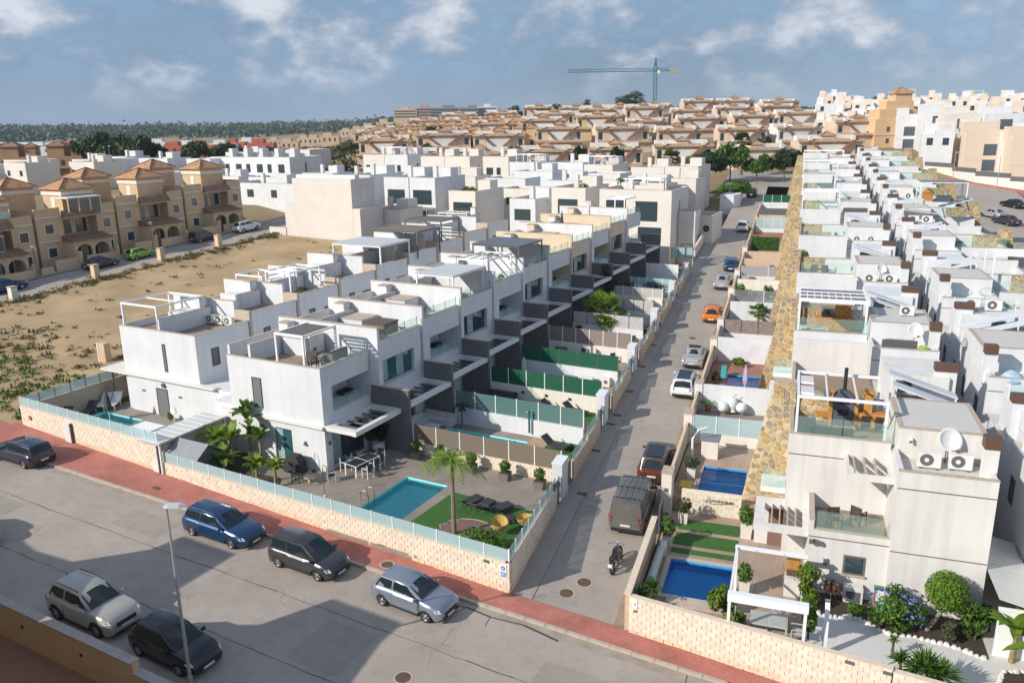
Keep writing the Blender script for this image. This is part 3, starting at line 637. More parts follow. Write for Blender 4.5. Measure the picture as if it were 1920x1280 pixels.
# ---------------------------------------------------------------- pools, fences, pergolas
poolT = M('turquoise_tile', (.30, .92, .94), .35, var=.06, scale=3); poolB = M('blue_mosaic', (.03, .40, .84), .3, col2=(.02, .31, .72), scale=7, detail=2)
waterT = water('pool_water', (.86, .99, 1.0)); waterB = water('pool_water_blue', (.75, .95, 1.0))
def pool(label, x0, x1, y0, y1, z, mat, wat, fr=None, depth=.5, name='swimming_pool', parent_frame=None):
    """a sunk basin with its water; position given by its own local frame"""
    t = thing(name, label, 'swimming pool', (0, 0, 0))
    if parent_frame: t.location, t.rotation_euler = parent_frame[0], (0, 0, parent_frame[1])
    b = MB(); zb = z-depth; x0 += .012; x1 -= .012; y0 += .012; y1 -= .012
    b.quad((x0, y0, zb), (x1, y0, zb), (x1, y1, zb), (x0, y1, zb))
    b.quad((x0, y0, zb), (x0, y1, zb), (x0, y1, z), (x0, y0, z)); b.quad((x1, y1, zb), (x1, y0, zb), (x1, y0, z), (x1, y1, z))
    b.quad((x0, y1, zb), (x1, y1, zb), (x1, y1, z), (x0, y1, z)); b.quad((x1, y0, zb), (x0, y0, zb), (x0, y0, z), (x1, y0, z)); b.build('basin', mat, t)
    MB().quad((x0, y0, z-.12), (x1, y0, z-.12), (x1, y1, z-.12), (x0, y1, z-.12)).build('water', wat, t)
    return t
def frame_deck(name, x0, x1, y0, y1, hx0, hx1, hy0, hy1, z, zb, mat, kind='structure', loc=None, rz=0):
    """paving slab with one rectangular opening"""
    b = MB()
    b.box(x0, x1, y0, hy0, zb, z); b.box(x0, x1, hy1, y1, zb, z); b.box(x0, hx0, hy0, hy1, zb, z); b.box(hx1, x1, hy0, hy1, zb, z)
    o = b.build(name, mat); o['kind'] = kind
    if loc: o.location = loc; o.rotation_euler = (0, 0, rz)
    return o
def panel_fence(label, p0, p1, z, h, n, mat, post=whmet, slats=0, name='fence', cat='fence', zs=0.0, th=.02):
    p0, p1 = Vector((*p0, 0)), Vector((*p1, 0)); Ln = (p1-p0).length; a = math.atan2(p1.y-p0.y, p1.x-p0.x); t = thing(name, label, cat, (p0.x, p0.y, z), a); st = Ln/n; sp = src = None
    for i in range(n+1):
        if sp is None: sp = MB().box(-.03, .03, -.04, .03, -.1, h+.03).build('post', post, t)
        else: inst(sp, t, (st*i, 0, zs*i/n))
    for i in range(n):
        if not slats:
            if src is None: src = MB().box(.035, st-.035, -th/2, th/2, .0, h).build('panel', mat, t)
            else: inst(src, t, (st*i, 0, zs*i/n))
        else:
            for k in range(slats):
                if src is None: src = MB().box(.03, st-.03, -.012, .012, .012, h/slats-.02).build('slat', mat, t)
                else: inst(src, t, (st*i, 0, zs*i/n+h*k/slats))
    return t
def pergola(label, loc, rz, sx, sy, h, mat=whmet, nsl=8, slatm=None, posts=((0,0),(1,0),(0,1),(1,1)), along='x', roof=None, name='pergola', pw=.06, cat='pergola'):
    """frame sx by sy; slats run along x or y; roof = optional solid sheet material"""
    t = thing(name, label, cat, loc, rz); p0 = None
    for px, py in posts: MB().box(px*sx-pw, px*sx+pw, py*sy-pw, py*sy+pw, 0, h-.001).build('post', mat, t)
    MB().box(-pw, sx+pw, -pw, pw, h, h+.14).build('beam', mat, t); MB().box(-pw, sx+pw, sy-pw, sy+pw, h, h+.14).build('beam', mat, t)
    MB().box(-pw, pw, pw, sy-pw, h+.01, h+.13).build('beam', mat, t); MB().box(sx-pw, sx+pw, pw, sy-pw, h+.01, h+.13).build('beam', mat, t)
    if roof: MB().box(-.12, sx+.12, -.12, sy+.12, h+.142, h+.19).build('roof_sheet', roof, t)
    s0 = None
    for i in range(nsl):
        if along == 'x':
            y = sy*(i+1)/(nsl+1); 
            if s0 is None: s0 = MB().box(pw+.01, sx-pw-.01, -.035, .035, h+.02, h+.12).build('slat', slatm or mat, t, (0, y, 0))
            else: inst(s0, t, (0, y, 0))
        else:
            x = sx*(i+1)/(nsl+1)
            if s0 is None: s0 = MB().box(-.035, .035, pw+.01, sy-pw-.01, h+.02, h+.12).build('slat', slatm or mat, t, (x, 0, 0))
            else: inst(s0, t, (x, 0, 0))
    return t
# ================================================================ terrace row facing the side street
W = 5.24
def wall_open(b, x0, x1, y0, y1, z0, z1, ops, m=0):
    """facade slab (thickness x0..x1, in y/z) with rectangular openings (ya, yb, za, zb), none overlapping in y"""
    y = y0
    for ya, yb, za, zb in sorted(ops):
        if ya > y: b.box(x0, x1, y, ya, z0, z1, m)
        if za > z0: b.box(x0, x1, ya, yb, z0, za, m)
        if zb < z1: b.box(x0, x1, ya, yb, zb, z1, m)
        y = yb
    if y < y1: b.box(x0, x1, y, y1, z0, z1, m)
def win(parent, x, y0, y1, z0, z1, n, pane=paneM, fr=darkfr, name='window', curt=(), pr=.03, axis='x'):
    """glazed opening in the plane x = const (or y = const for axis 'y'): frame with panes as sub-parts; proud side is +x (or -y)"""
    b = MB(); f = .05; st = (y1-y0)/n
    B = (lambda a0, a1, c0, c1, d0, d1: b.box(a0, a1, c0, c1, d0, d1)) if axis == 'x' else (lambda a0, a1, c0, c1, d0, d1: b.box(c0, c1, -a1, -a0, d0, d1))
    B(x-.03, x+pr, y0, y1, z0, z0+f); B(x-.03, x+pr, y0, y1, z1-f, z1)
    for i in range(n+1):
        y = y0+st*i; w_ = f if i in (0, n) else f*.6; ya = y0 if i == 0 else (y1-f if i == n else y-f*.3); B(x-.03, x+pr, ya, ya+w_, z0+f, z1-f)
    o = b.build(name, fr, parent)
    for i in range(n):
        ya = y0+st*i+(f if i == 0 else f*.3)+.002; yb = y0+st*(i+1)-(f if i == n-1 else f*.3)-.002; p = MB(); m = curtainM if i in curt else pane
        if axis == 'x': p.box(x-.02, x+pr*.4, ya, yb, z0+f+.002, z1-f-.002)
        else: p.box(ya, yb, -(x+pr*.4), -(x-.02), z0+f+.002, z1-f-.002)
        p.build('pane', m, o)
    return o
AH_LOOK = ['with white pergola on its roof, at the corner', 'with a rattan chest on its roof', 'with teal curtain behind its loggia', 'with white awning roof on its terrace', 'with a slim white pergola on the roof', 'with dark flat roof canopy on posts', 'in plain white with bare terrace', 'with a tan inner roof wall', 'with a closed dark parasol on the roof', 'with tan party wall and pale parasol', 'at the far end with white roof frame']
def house_a(n):
    first = n == 1; odd = n % 2 == 1; zg = .6+.36*(n-1); y0 = 5.95+W*(n-1)+(.27 if first else 0); xf = -16.17 if first else -15.6
    pl = cream if n in (8, 10) else white
    t = thing('terrace_house', ORD[n-1]+' terrace house along the street, '+AH_LOOK[n-1], 'house', (xf, y0, zg), 0, 'white terrace houses facing the side street'); E_ = W-.24-(.27 if first else 0)
    b = MB(); xb = -7.75 if first else -8.25; zr = 6.35; ztp = 6.73 if first else 6.93
    b.box(xb, -1.9, 0, E_, -1.2, zr, 0, 1)
    up = (.95, E_, 3.78, 5.38) if odd else (.5, 4.15, 3.87, 5.5)
    wall_open(b, -1.899, 0, 0, E_, -1.2, 3.1, [(.65, 4.0, .12, 2.35)]); wall_open(b, -1.899, 0, 0, E_, 3.1, zr, [up])
    b.box(-.25, 0, .13, E_, zr, ztp); b.box(xb, xb+.2, .13, E_, zr, 7.35)
    if first: b.box(xb, 0, 0, .13, zr, ztp)
    b.box(-5.95, -5.75, .14, E_-.02, zr, 7.55); b.build('wall', [pl, roofm], t)
    for q in [(-.27, .03, .13, E_, ztp+.001, ztp+.035), (-5.97, -5.73, .14, E_-.02, 7.551, 7.58), (xb-.02, xb+.22, .13, E_, 7.351, 7.385)]+([(xb-.02, .03, -.03, .129, ztp+.001, ztp+.035)] if first else []): MB().box(*q).build('coping', coping, t)
    if not first:
        p = MB(); p.box(xb-.02, .15, -.125, .125, -1.2, 7.85); p.build('party_wall', M('tan_plaster', (.66, .53, .38), .85, var=.08, scale=.7) if n in (8, 10) else pl, t); MB().box(xb-.04, .17, -.15, .15, 7.851, 7.885).build('party_coping', coping, t)
    # glazing: ground-floor sliding door, upper window or loggia
    win(t, -.28, .65, 4.0, .12, 2.35, 3, name='sliding_door', curt=(0,))
    if odd:
        win(t, -1.86, .97, 3.0, 3.8, 5.36, 2, pane=paneT, name='loggia_window', curt=(1,) if n != 3 else ())
        rail = MB().box(-.10, -.088, 1.0, E_-.03, 3.8, 4.45).build('railing_glass', clearg, t); 
        for y in (2.4, 3.8): MB().box(-.115, -.095, y-.02, y+.02, 3.78, 4.5).build('railing_post', gymet, t)
        MB().box(-1.7, -1.1, 3.4, 4.3, 3.782, 4.1).build('bench', darkrat, t)
    else: win(t, -.30, .5, 4.15, 3.87, 5.5, 4, pane=paneT if n < 4 else paneM, curt=(0, 2) if n < 4 else (1,))
    b = MB(); sy0, sy1 = (.52, 4.13) if not odd else (.97, E_); b.box(-.24, .06, sy0, sy1, up[2]-.035, up[2]-.001); b.build('sill', coping, t)
    # canopy over the ground-floor terrace
    cp = MB(); e = E_-.02; cp.box(.001, .55, 0, e, 2.78, 3.08); cp.box(2.12, 2.45, 0, e, 2.76, 3.06); cp.box(.55, 2.12, 0, .42, 2.78, 3.07); cp.box(.55, 2.12, e-.35, e, 2.78, 3.07)
    if first: cp.box(-8.6, .001, -.22, -.002, 2.86, 3.02)
    cp.build('canopy', M('canopy_white', (.70, .68, .65), .85), t); s0 = None
    for k in range(5):
        if s0 is None: s0 = MB().box(.56, 2.11, -.05, .05, 2.9, 3.0).build('slat', gymet, t, (0, .85+.78*k, 0))
        else: inst(s0, t, (0, .85+.78*k*(E_/5), 0))
    # grey side screen and roof pieces
    MB().box(.17 if not first else .05, 2.48+(.55 if first else 0), E_+.02, E_+.26, -1.2, 4.33).build('side_screen', greyw, t); MB().box(.16 if not first else .04, 2.5+(.55 if first else 0), E_, E_+.28, 4.331, 4.36).build('screen_coping', coping, t)
    ch = MB().box(-6.9, -6.1, E_-.75, E_-.02, zr, 8.05).build('chimney', pl, t); MB().box(-6.95, -6.05, E_-.8, E_-.01, 8.051, 8.1).build('cap', coping, ch)
    if n not in (4, 6):
        s = MB().box(-5.5, -3.6, E_-1.9, E_-.03, zr, 7.5 if first else 7.3).build('stair_head', pl, t); MB().box(-5.55, -3.55, E_-1.95, E_-.02, 7.501 if first else 7.301, 7.54 if first else 7.34).build('coping', coping, s)
    # glass balustrade on the roof terrace
    for k in range(3):
        ya = .3+(E_-.45)*k/3; MB().box(-.135, -.122, ya+.03, ya+(E_-.45)/3-.03, ztp+.05, ztp+.62).build('railing_glass', clearg, t); MB().box(-.145, -.115, ya+(E_-.45)/3-.02, ya+(E_-.45)/3+.02, ztp+.03, ztp+.66).build('railing_post', gymet, t)
    if first:
        win(t, .005, xf-xf-5.3-.42, -4.93, 3.5, 5.5, 1, name='slit_window', axis='y', pane=M('grey_shutter', (.16, .17, .18), .6))
        win(t, .005, -4.05, -2.75, .12, 2.36, 2, name='side_door', axis='y', pane=paneT, curt=(0,))
        MB().box(-9.6, xb, .2, 4.6, -.8, 3.25).build('rear_wing', pl, t)
        lamp = MB().extr([(-1.75, 1.55), (-1.45, 1.55), (-1.6, 1.82)], 'y', -.12, -.004).build('wall_lamp', gymet, t)
        MB().box(.02, .05, .28, .5, 1.7, 1.95).build('house_number', M('grey_planter', (.17, .155, .15), .8), t)
    else: MB().box(-9.5, xb, .2, E_, -1.5, 3.1, 0).build('rear_wing', pl, t)
    return t
for n in range(1, 12): house_a(n)
# furnishing of the roof terraces in this row
pergola('white slatted pergola on the roof of the corner terrace house', (-19.7, 6.42, 7.33), 0, 2.2, 3.0, 1.75, nsl=8, along='x', slatm=gymet)
dchair = mk_chair(darkrat, rattan)
place('rsofa', mk_sofa(rattan, cushion, 1.5, .75), (-17.4, 9.2, 6.95), math.pi/2*-1, 'pale rattan sofa on the corner house roof behind the pergola')
place('rchair', dchair, (-17.9, 7.6, 6.95), .6, 'dark rattan armchair in front of the sofa on the corner roof', 'rattan armchairs on the corner roof')
place('rchair', dchair, (-18.6, 8.3, 6.95), -1.2, 'second dark rattan armchair under the pergola on the corner roof', 'rattan armchairs on the corner roof')
place('rchair', dchair, (-17.2, 6.9, 6.95), 2.6, 'dark rattan chair nearest the roof edge of the corner house', 'rattan armchairs on the corner roof')
place('rtable', mk_table(darkrat, paneM, .45, .45, .5), (-18.0, 8.3, 6.95), .2, 'low dark table between the chairs on the corner roof')
t = thing('storage_chest', 'brown rattan storage chest on the second house roof terrace', 'chest', (-17.5, 14.2, 7.31)); MB().box(-.9, .9, -.8, .8, 0, 1.05).build('body', rattan, t); MB().box(-.95, .95, -.85, .85, 1.051, 1.14).build('lid', M('rattan_lid', (.11, .09, .075), .8), t)
place('rchair', dchair, (-16.4, 12.8, 7.31), .9, 'folded dark rattan seat beside the chest on the second roof', 'seats on the second roof')
place('rchair', dchair, (-16.6, 18.2, 7.67), .9, 'rattan seat on the third house terrace by the railing', 'seats on the third roof'); place('rchair', dchair, (-17.4, 18.9, 7.67), 2.9, 'rattan seat farther back on the third house terrace', 'seats on the third roof')
t = pergola('closed white awning pergola on the roof of the fourth terrace house', (-19.6, 21.9, 8.04), 0, 3.3, 4.6, 2.15, nsl=0, roof=M('awning', (.55, .56, .57), .6)); 
place('rtable', None, (-16.6, 23.6, 8.04), 0, 'low table with red things on the fourth house terrace'); t = thing('storage_chest', 'grey garden chest on the fourth house roof, behind the awning', 'chest', (-21.0, 22.6, 8.04)); MB().box(-.7, .7, -.5, .5, 0, .9).build('body', rattan, t); MB().box(-.75, .75, -.55, .55, .901, .97).build('lid', gymet, t)
pergola('slim white pergola frame on the roof of the fifth terrace house', (-19.2, 27.4, 8.4), 0, 2.8, 4.2, 2.2, nsl=2, along='y')
bush('potted_shrub', 'small yellow-green potted shrub on the fifth house terrace', 'plant', (-16.3, 29.6, 8.4), .3, .4, LY, 120, .12, 3)
pergola('dark flat canopy on thin black posts on the sixth terrace house roof', (-20.6, 32.3, 8.76), 0, 4.6, 4.6, 2.3, mat=gymet, nsl=0, roof=gymet, pw=.05)
def parasol(label, loc, h, mat, r=.12):
    t = thing('parasol', label, 'parasol', loc); MB().cyl(0, 0, 0, h, .03).build('pole', whmet, t); MB().loft([[(rr*math.cos(6.2832*k/8)*(1 if k % 2 else .7), rr*math.sin(6.2832*k/8)*(1 if k % 2 else .7), z) for k in range(8)] for rr, z in ((r*.9, h*.35), (r*1.5, h*.5), (r, h*.8), (.03, h+.05))]).build('folded_canopy', mat, t); MB().cyl(0, 0, 0, .08, .28).build('base', gymet, t)
pw_ = M('parasol_white', (.62, .60, .60), .9); pd_ = M('parasol_dark', (.05, .052, .06), .9)
parasol('closed dark parasol on the ninth terrace house roof', (-19.6, 49.4, 9.84), 2.6, pd_); parasol('closed pale parasol on the tenth terrace house roof', (-18.7, 54.6, 10.2), 2.9, pw_, .16)
pergola('thin white frame on the roof of the far end terrace house', (-18.5, 58.8, 10.6), 0, 2.5, 3.6, 2.3, nsl=3)
# ================================================================ back-to-back row facing the empty lot
BH_LOOK = ['with the pergola above the left pool garden', 'with white roof walls behind the left pergola', 'with small frame pergolas on the roof', 'with graffiti on its side wall', 'with a pale roof awning', 'with black roof pergola', 'with glass roof railing', 'with white stair head', 'at the far end by the blank cube']
def house_b(k):
    y0 = 8.39+W*k; zg = .9+.36*k; pl = sandp if k in () else white
    t = thing('terrace_house', ORD[k]+' house backing on the empty lot, '+BH_LOOK[k], 'house', (-29.3, y0, zg), 0, 'white houses backing on the empty lot'); b = MB(); E_ = W-.2; zr = 6.1
    b.box(-7.95, 0, 0, E_, -1.6, zr, 0, 1); tp = 6.55; hi = 7.4
    b.box(-.22, 0, .13, E_, zr, tp if k == 0 else 6.75); b.box(-7.95, -7.75, .13, E_, zr, tp)
    if k == 0: b.box(-7.95, 0, 0, .13, zr, tp)
    b.box(-3.9, -3.7, .15, E_-.1, zr, 7.35); b.build('wall', [pl, roofm], t)
    ft = tp if k == 0 else 6.75
    for q in [(-.24, .03, .13, E_, ft+.001, ft+.035), (-3.92, -3.68, .15, E_-.1, 7.351, 7.38), (-7.97, -7.73, .13, E_, tp+.001, tp+.035)]+([(-7.97, .03, -.03, .129, tp+.001, tp+.035)] if k == 0 else []): MB().box(*q).build('coping', coping, t)
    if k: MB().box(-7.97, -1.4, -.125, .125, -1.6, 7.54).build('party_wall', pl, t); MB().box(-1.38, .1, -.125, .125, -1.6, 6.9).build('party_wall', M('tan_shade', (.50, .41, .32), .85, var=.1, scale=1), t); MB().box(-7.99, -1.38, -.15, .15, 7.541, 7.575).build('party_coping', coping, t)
    if k == 1: MB().box(-3.0, -1.4, .13, .35, zr, 8.0).build('roof_wall', pl, t)
    win(t, .005, 1.3, 2.0, 4.0, 5.3, 1, pane=paneM, pr=.04); win(t, .005, 3.2, 4.6, 4.35, 5.15, 1, pane=M('grey_shutter', (.16, .17, .18), .6), pr=.04)
    ch = MB().box(-4.6, -3.95, E_-.9, E_-.2, zr, 8.1).build('chimney', pl, t); MB().box(-4.65, -3.9, E_-.95, E_-.15, 8.101, 8.15).build('cap', coping, ch)
    MB().box(-6.6, -4.8, E_-1.7, E_-.05, zr, 7.0).build('stair_head', pl, t)
    if k == 0:
        win(t, .005, -4.2+.7, -4.2+1.02, 3.5, 5.6, 1, name='slit_window', axis='y', pane=M('grey_shutter', (.16, .17, .18), .6))
        wg = MB(); wg.box(-7.4, 4.1, -.19, 3, -1.0, 2.92); wg.build('ground_wing', pl, t); MB().box(-10.2, 1.8, -.5, -.001, 2.921, 3.06).build('canopy', M('canopy_white', (.70, .68, .65), .85), t); MB().box(-10.2, -7.5, .001, 4.6, 2.921, 3.06).build('canopy', M('canopy_white', (.70, .68, .65), .85), t)
        win(t, .195, -4.5, -3.3, .05, 2.2, 1, name='door', axis='y', pane=M('grey_shutter', (.16, .17, .18), .6))
        for x in (-5.9, -2.0): MB().box(x-.14, x+.14, -.25, -.195, 1.75, 1.87).build('wall_lamp', gymet, t)
        MB().cylx(-.32, -.2, -3.6, 2.5, .18, 12).build('speaker', gymet, t)
        for x, y in ((-9.9, 4.3), (-9.9, .2)): MB().box(x-.05, x+.05, y-.05, y+.05, -.2, 2.92).build('post', gymet, t)
    else: MB().box(.001, 2.6, .2, E_, -1.6, 2.9).build('rear_wing', pl, t)
    return t
for k in range(9): house_b(k)
pergola('white flat pergola frame on the left house roof beside the empty lot', (-36.9, 8.6, 7.05), 0, 3.7, 4.2, 2.0, nsl=1, along='x')
pergola('small white pergola with rolled awning on the third lot-side house', (-36.2, 19.2, 7.75), 0, 2.9, 2.6, 1.7, nsl=0); pergola('taller white pergola frame behind the rolled awning', (-32.9, 19.3, 7.75), 0, 2.6, 3.6, 2.2, nsl=2)
for i in range(3): ac((-32.6+.95*i, 12.9, 7.05), 0, ORD[i]+' air conditioner from the left on the left house roof')
t = pergola('long pale awning roof on the fifth lot-side house', (-34.8, 30.2, 8.45), 0, 5.5, 4.6, 2.2, nsl=0, roof=M('awning', (.55, .56, .57), .6)); pergola('black-framed pergola with flat roof behind the pale awning', (-34.5, 36.0, 8.8), 0, 5.4, 4.0, 2.5, mat=gymet, nsl=0, roof=rattan)
pergola('dark pergola legs with thin slats on the seventh lot-side house', (-34, 41, 9.2), 0, 4.5, 3.6, 2.6, mat=gymet, nsl=6)
bush('potted_shrub', 'round green shrub on the third lot-side house roof', 'plant', (-31.2, 21.6, 7.75), .45, .3, LG, 160, .12, 5)
t = thing('graffiti', 'dark scribbled tag on the tan side wall beyond the empty lot', 'graffiti', (-29.285, 25.6, 6.2)); b = MB(); rs = random.Random(11)
for k in range(4):
    y = .5*k; pts = [(0.0, y+rs.uniform(-.1, .3), rs.uniform(-.5, .5)) for _ in range(5)]; b.tube(pts, .025, 4)
b.build('paint', gymet, t)
# ================================================================ gardens of the left block
deckM = brickmat('grey_paving', (.29, .25, .215), (.275, .238, .205), (.22, .19, .165), .6, .6, 'XY', .006, .7, .1)
deckW = brickmat('plank_paving', (.34, .27, .22), (.31, .245, .20), (.25, .20, .165), 1.2, .18, 'YX', .004, .7, .1)
reedM = M('reed_mat', (.20, .165, .125), .95, var=.5, scale=30, bump=.6, bscale=60); meshG = M('green_hedge_mesh', (.012, .115, .06), .9, col2=(.006, .07, .035), scale=22, bump=.7, bscale=50)
pebM = M('pebble_print', (.34, .28, .25), .9, col2=(.16, .115, .095), scale=11, detail=2, bump=.5, bscale=12); slatT = M('teal_slat', (.10, .20, .19), .6); paleG = M('pale_panel', (.46, .45, .44), .8, var=.1, scale=5)
sx_ = lambda y: -.147*y      # street wall line
# lot 1: corner terrace with the turquoise pool
b = MB(); z = .6; zb = -1.2
b.box(-24.75, -11.32, 1.15, 11.05, zb, z); b.box(-11.32, -8.35, 7.86, 11.05, zb, z); b.box(-11.32, -8.35, .35, 3.1, zb, z)
b.prism([(-8.35, .28), (-.27, .12), (-1.85, 11.05), (-8.35, 11.05)], zb, z); b.build('corner_patio', deckM, kind='structure')
pool('turquoise rectangular pool in the corner garden behind the block wall', -11.32, -8.35, 3.1, 7.86, .6, poolT, waterT)
t = thing('lawn', 'artificial turf lawn beside the turquoise corner pool', 'lawn', (0, 0, .604)); MB().prism([(-7.85, .3), (-.35, .15), (-1.25, 7.0), (-7.55, 7.2)], 0, .035).build('turf', turfM, t)
b = MB(); pts = [(-4.4+1.55*math.cos(6.2832*k/26)*(1+.08*math.sin(3*k)), 3.4+1.35*math.sin(6.2832*k/26)) for k in range(26)]; t = thing('pebble_bed', 'mauve pebble bed with a pale edge around the palm trunk', 'gravel bed', (0, 0, .64)); MB().prism(pts, 0, .03).build('pebbles', M('mauve_pebble', (.25, .155, .14), .9, col2=(.12, .075, .07), scale=16, detail=2, bump=.8, bscale=18), t)
b = MB(); b.tube([(x, y, .03) for x, y in pts]+[(pts[0][0], pts[0][1], .03)], .03, 5); b.build('edging', coping, t)
palm('feathery palm with a thin trunk on the corner garden lawn', (-4.86, 2.93, .6), 4.2, 2.0, 15, LB_, seed=3, tr=.1, droop=.95, rise=.6)
b = MB(); t = thing('hedge', 'low bright green shrub bed in the street corner of the lawn', 'hedge', (0, 0, .62)); rr = random.Random(4)
b = leaves(3200, 1.75, 1.05, 1.55, .10, 9, shell=.55, lower=-.05); b.build('foliage', LG, t, (-2.3, 1.55, .05))
for i, (x, y, a) in enumerate([(-5.75, 5.9, 2.9), (-4.85, 5.75, 3.0), (-3.9, 5.9, 2.75)]): lounger((x, y, .64), a, 'dark sun lounger on the corner lawn, '+['nearest the palm', 'middle of three', 'rightmost of three'][i], 'dark loungers on the corner lawn')
wick = M('yellow_wicker', (.50, .33, .10), .8, var=.3, scale=30)
def mk_wick(label):
    t = thing('wicker_chair', label, 'chair'); rings = [[(r*math.cos(6.2832*k/14), r*math.sin(6.2832*k/14), z+(.22*max(0, math.sin(6.2832*k/14)) if r > .3 else 0)) for k in range(14)] for r, z in ((.05, .36), (.28, .38), (.40, .55), (.45, .72))]
    MB().loft(rings, caps=False).build('shell_seat', wick, t)
    for k in range(4): MB().bar((.22*math.cos(1.57*k+.7), .22*math.sin(1.57*k+.7), .4), (.3*math.cos(1.57*k+.7), .3*math.sin(1.57*k+.7), 0), .02).build('leg', gymet, t)
    return t
place('wick', mk_wick, (-2.65, 3.9, .64), .5, 'yellow wicker tub chair nearer the shrub bed', 'yellow wicker chairs'); place('wick', mk_wick, (-1.75, 5.0, .64), -1.8, 'yellow wicker tub chair by the side wall glass', 'yellow wicker chairs')
t = thing('side_table', 'low dark round table between the loungers and wicker chairs', 'table', (-2.75, 5.2, .64)); MB().cyl(0, 0, .38, .42, .38, .38, 18).build('top', darkrat, t); MB().cyl(0, 0, 0, .38, .1).build('pedestal', darkrat, t)
for i, (x, y) in enumerate([(-12.35, 10.45), (-10.5, 10.4), (-8.1, 10.2), (-5.65, 10.1), (-3.25, 9.95)]):
    place('planter', mk_planter, (x, y, .6), .06, 'grey square planter along the reed fence, '+ORD[i]+' from the grey screen wall', 'grey planters along the reed fence'); bush('shrub', 'clipped light green shrub in the '+ORD[i]+' grey planter from the screen wall', 'plant', (x, y, 1.1), .36, .36, LG, 260, .1, i, 'shrubs in the grey planters')
pale = mk_table(whmet, M('smoke_glass', (.03, .045, .045), .08, spec=.8), .5, 1.05, .76)
place('dtable', pale, (-14.35, 7.4, .6), -.12, 'long white garden table with dark glass panels by the sliding door')
wch = mk_chair(whmet, M('dark_sling', (.06, .065, .07), .8))
for i, (x, y, a) in enumerate([(-15.25, 6.9, 1.5), (-15.15, 7.9, 1.6), (-13.4, 6.7, -1.7), (-13.55, 7.6, -1.75), (-14.1, 8.85, .1), (-13.75, 8.3, -1.6)]): place('wchair', wch, (x, y, .6), a, 'white framed garden chair at the long table, '+['left near', 'left far', 'right near', 'right middle', 'far end', 'right far'][i], 'white chairs round the garden table')
place('wchair', wch, (-15.1, 5.3, .6), 2.4, 'single white folding chair on the terrace in front of the house corner')
place('rchair', dchair, (-16.9, 4.3, .6), 1.9, 'low pale brown seat standing on the terrace near the front wall', 'terrace seats by the front wall'); t = thing('low_table', 'low grey table on brown slabs near the front wall', 'table', (-16.2, 4.6, .6)); MB().box(-.4, .4, -.25, .25, .3, .36).build('top', coping, t); MB().box(-.08, .08, -.08, .08, 0, .3).build('leg', coping, t)
t = thing('pool_shower', 'slim steel shower pole on the corner terrace', 'shower', (-14.1, 3.5, .6)); MB().tube([(0, 0, 0), (0, 0, 1.75), (.05, 0, 1.95), (.25, 0, 1.95)], .025, 6).build('pipe', steel, t); MB().cyl(0, 0, 0, .03, .12).build('base', steel, t)
t = thing('pool_ladder', 'two steel handrails arching at the edge of the corner pool', 'ladder', (-11.5, 3.9, .6))
for y in (0, .55): MB().tube([(-.25, y, 0), (-.25, y, .55), (-.1, y, .72), (.15, y, .70), (.3, y, .45), (.3, y, -.4)], .025, 8).build('handrail', steel, t)
t = thing('barbecue', 'barbecue under a black cloth cover against the house wall', 'barbecue', (-18.1, 5.45, .6)); MB().loft([[(-.68, -.36, 0), (.68, -.36, 0), (.68, .36, 0), (-.68, .36, 0)], [(-.62, -.33, .75), (.62, -.33, .75), (.62, .33, .75), (-.62, .33, .75)], [(-.36, -.28, 1.12), (.36, -.28, 1.12), (.36, .25, 1.15), (-.36, .25, 1.15)]]).build('cover', M('cover_cloth', (.035, .036, .04), .85, var=.3, scale=6, bump=.6, bscale=7), t)
for x in (-.5, .5): MB().box(x-.06, x+.06, -.05, .05, -.0, .04).build('foot', black, t)
t = thing('garden_hose', 'thin hose stand leaning on the corner house wall', 'hose', (-17.0, 5.9, .6)); MB().tube([(0, 0, 0), (.05, .1, .7), (0, .2, 1.2)], .02, 5).build('pole', gymet, t); MB().box(-.1, .1, -.08, .08, 0, .1).build('base', black, t)
t = thing('pot_plant', 'large dark green shrub in a pale pot against the grey screen', 'plant', (-15.35, 10.4, .6)); MB().loft([[(r*math.cos(6.2832*k/16), r*math.sin(6.2832*k/16), z) for k in range(16)] for r, z in ((.28, 0), (.45, .3), (.4, .62), (.44, .7))]).build('pot', cushion, t); leaves(700, .8, .8, .85, .13, 12, clumps=9).build('foliage', LD, t, (0, 0, 1.35))
# planting bed with banana plants and the shed
t = thing('planting_bed', 'dark soil bed under the banana plants by the front wall', 'bed', (0, 0, .605)); MB().prism([(-24.2, 1.6), (-21.2, 1.4), (-20.6, 3.0), (-21.2, 6.1), (-24.2, 6.15)], 0, .06).build('soil', soilM, t)
t = thing('planting_bed', 'small soil bed under the two bright banana plants', 'bed', (0, 0, .605)); MB().prism([(-20.0, 1.5), (-17.0, 1.3), (-16.9, 2.4), (-18.2, 4.2), (-20, 4.0)], 0, .06).build('soil', soilM, t)
banana('banana plant with lush leaves beside the grey shed', (-23.7, 4.5, .65), 1.6, 10, 1.5, .5, 1)
banana('very tall banana plant casting its shadow on the white house', (-22.0, 5.6, .65), 3.6, 11, 1.35, .55, 2, LG, tall=True)
banana('medium dark banana plant next to the glass side door', (-20.9, 5.4, .65), 1.9, 9, 1.25, .5, 3, LG)
banana('sprawling bright banana plant in front of the shed', (-21.9, 3.1, .65), 1.0, 12, 1.4, .45, 4); banana('banana plant with broad upright leaves in the soil bed', (-22.6, 4.6, .65), 1.8, 8, 1.5, .5, 5)
banana('yellow-green banana plant left of the pair near the barbecue', (-18.9, 3.0, .65), 1.3, 11, 1.15, .4, 6, LY); banana('yellow-green banana plant right of the pair near the barbecue', (-17.6, 3.2, .65), 1.3, 10, 1.15, .4, 7, LY)
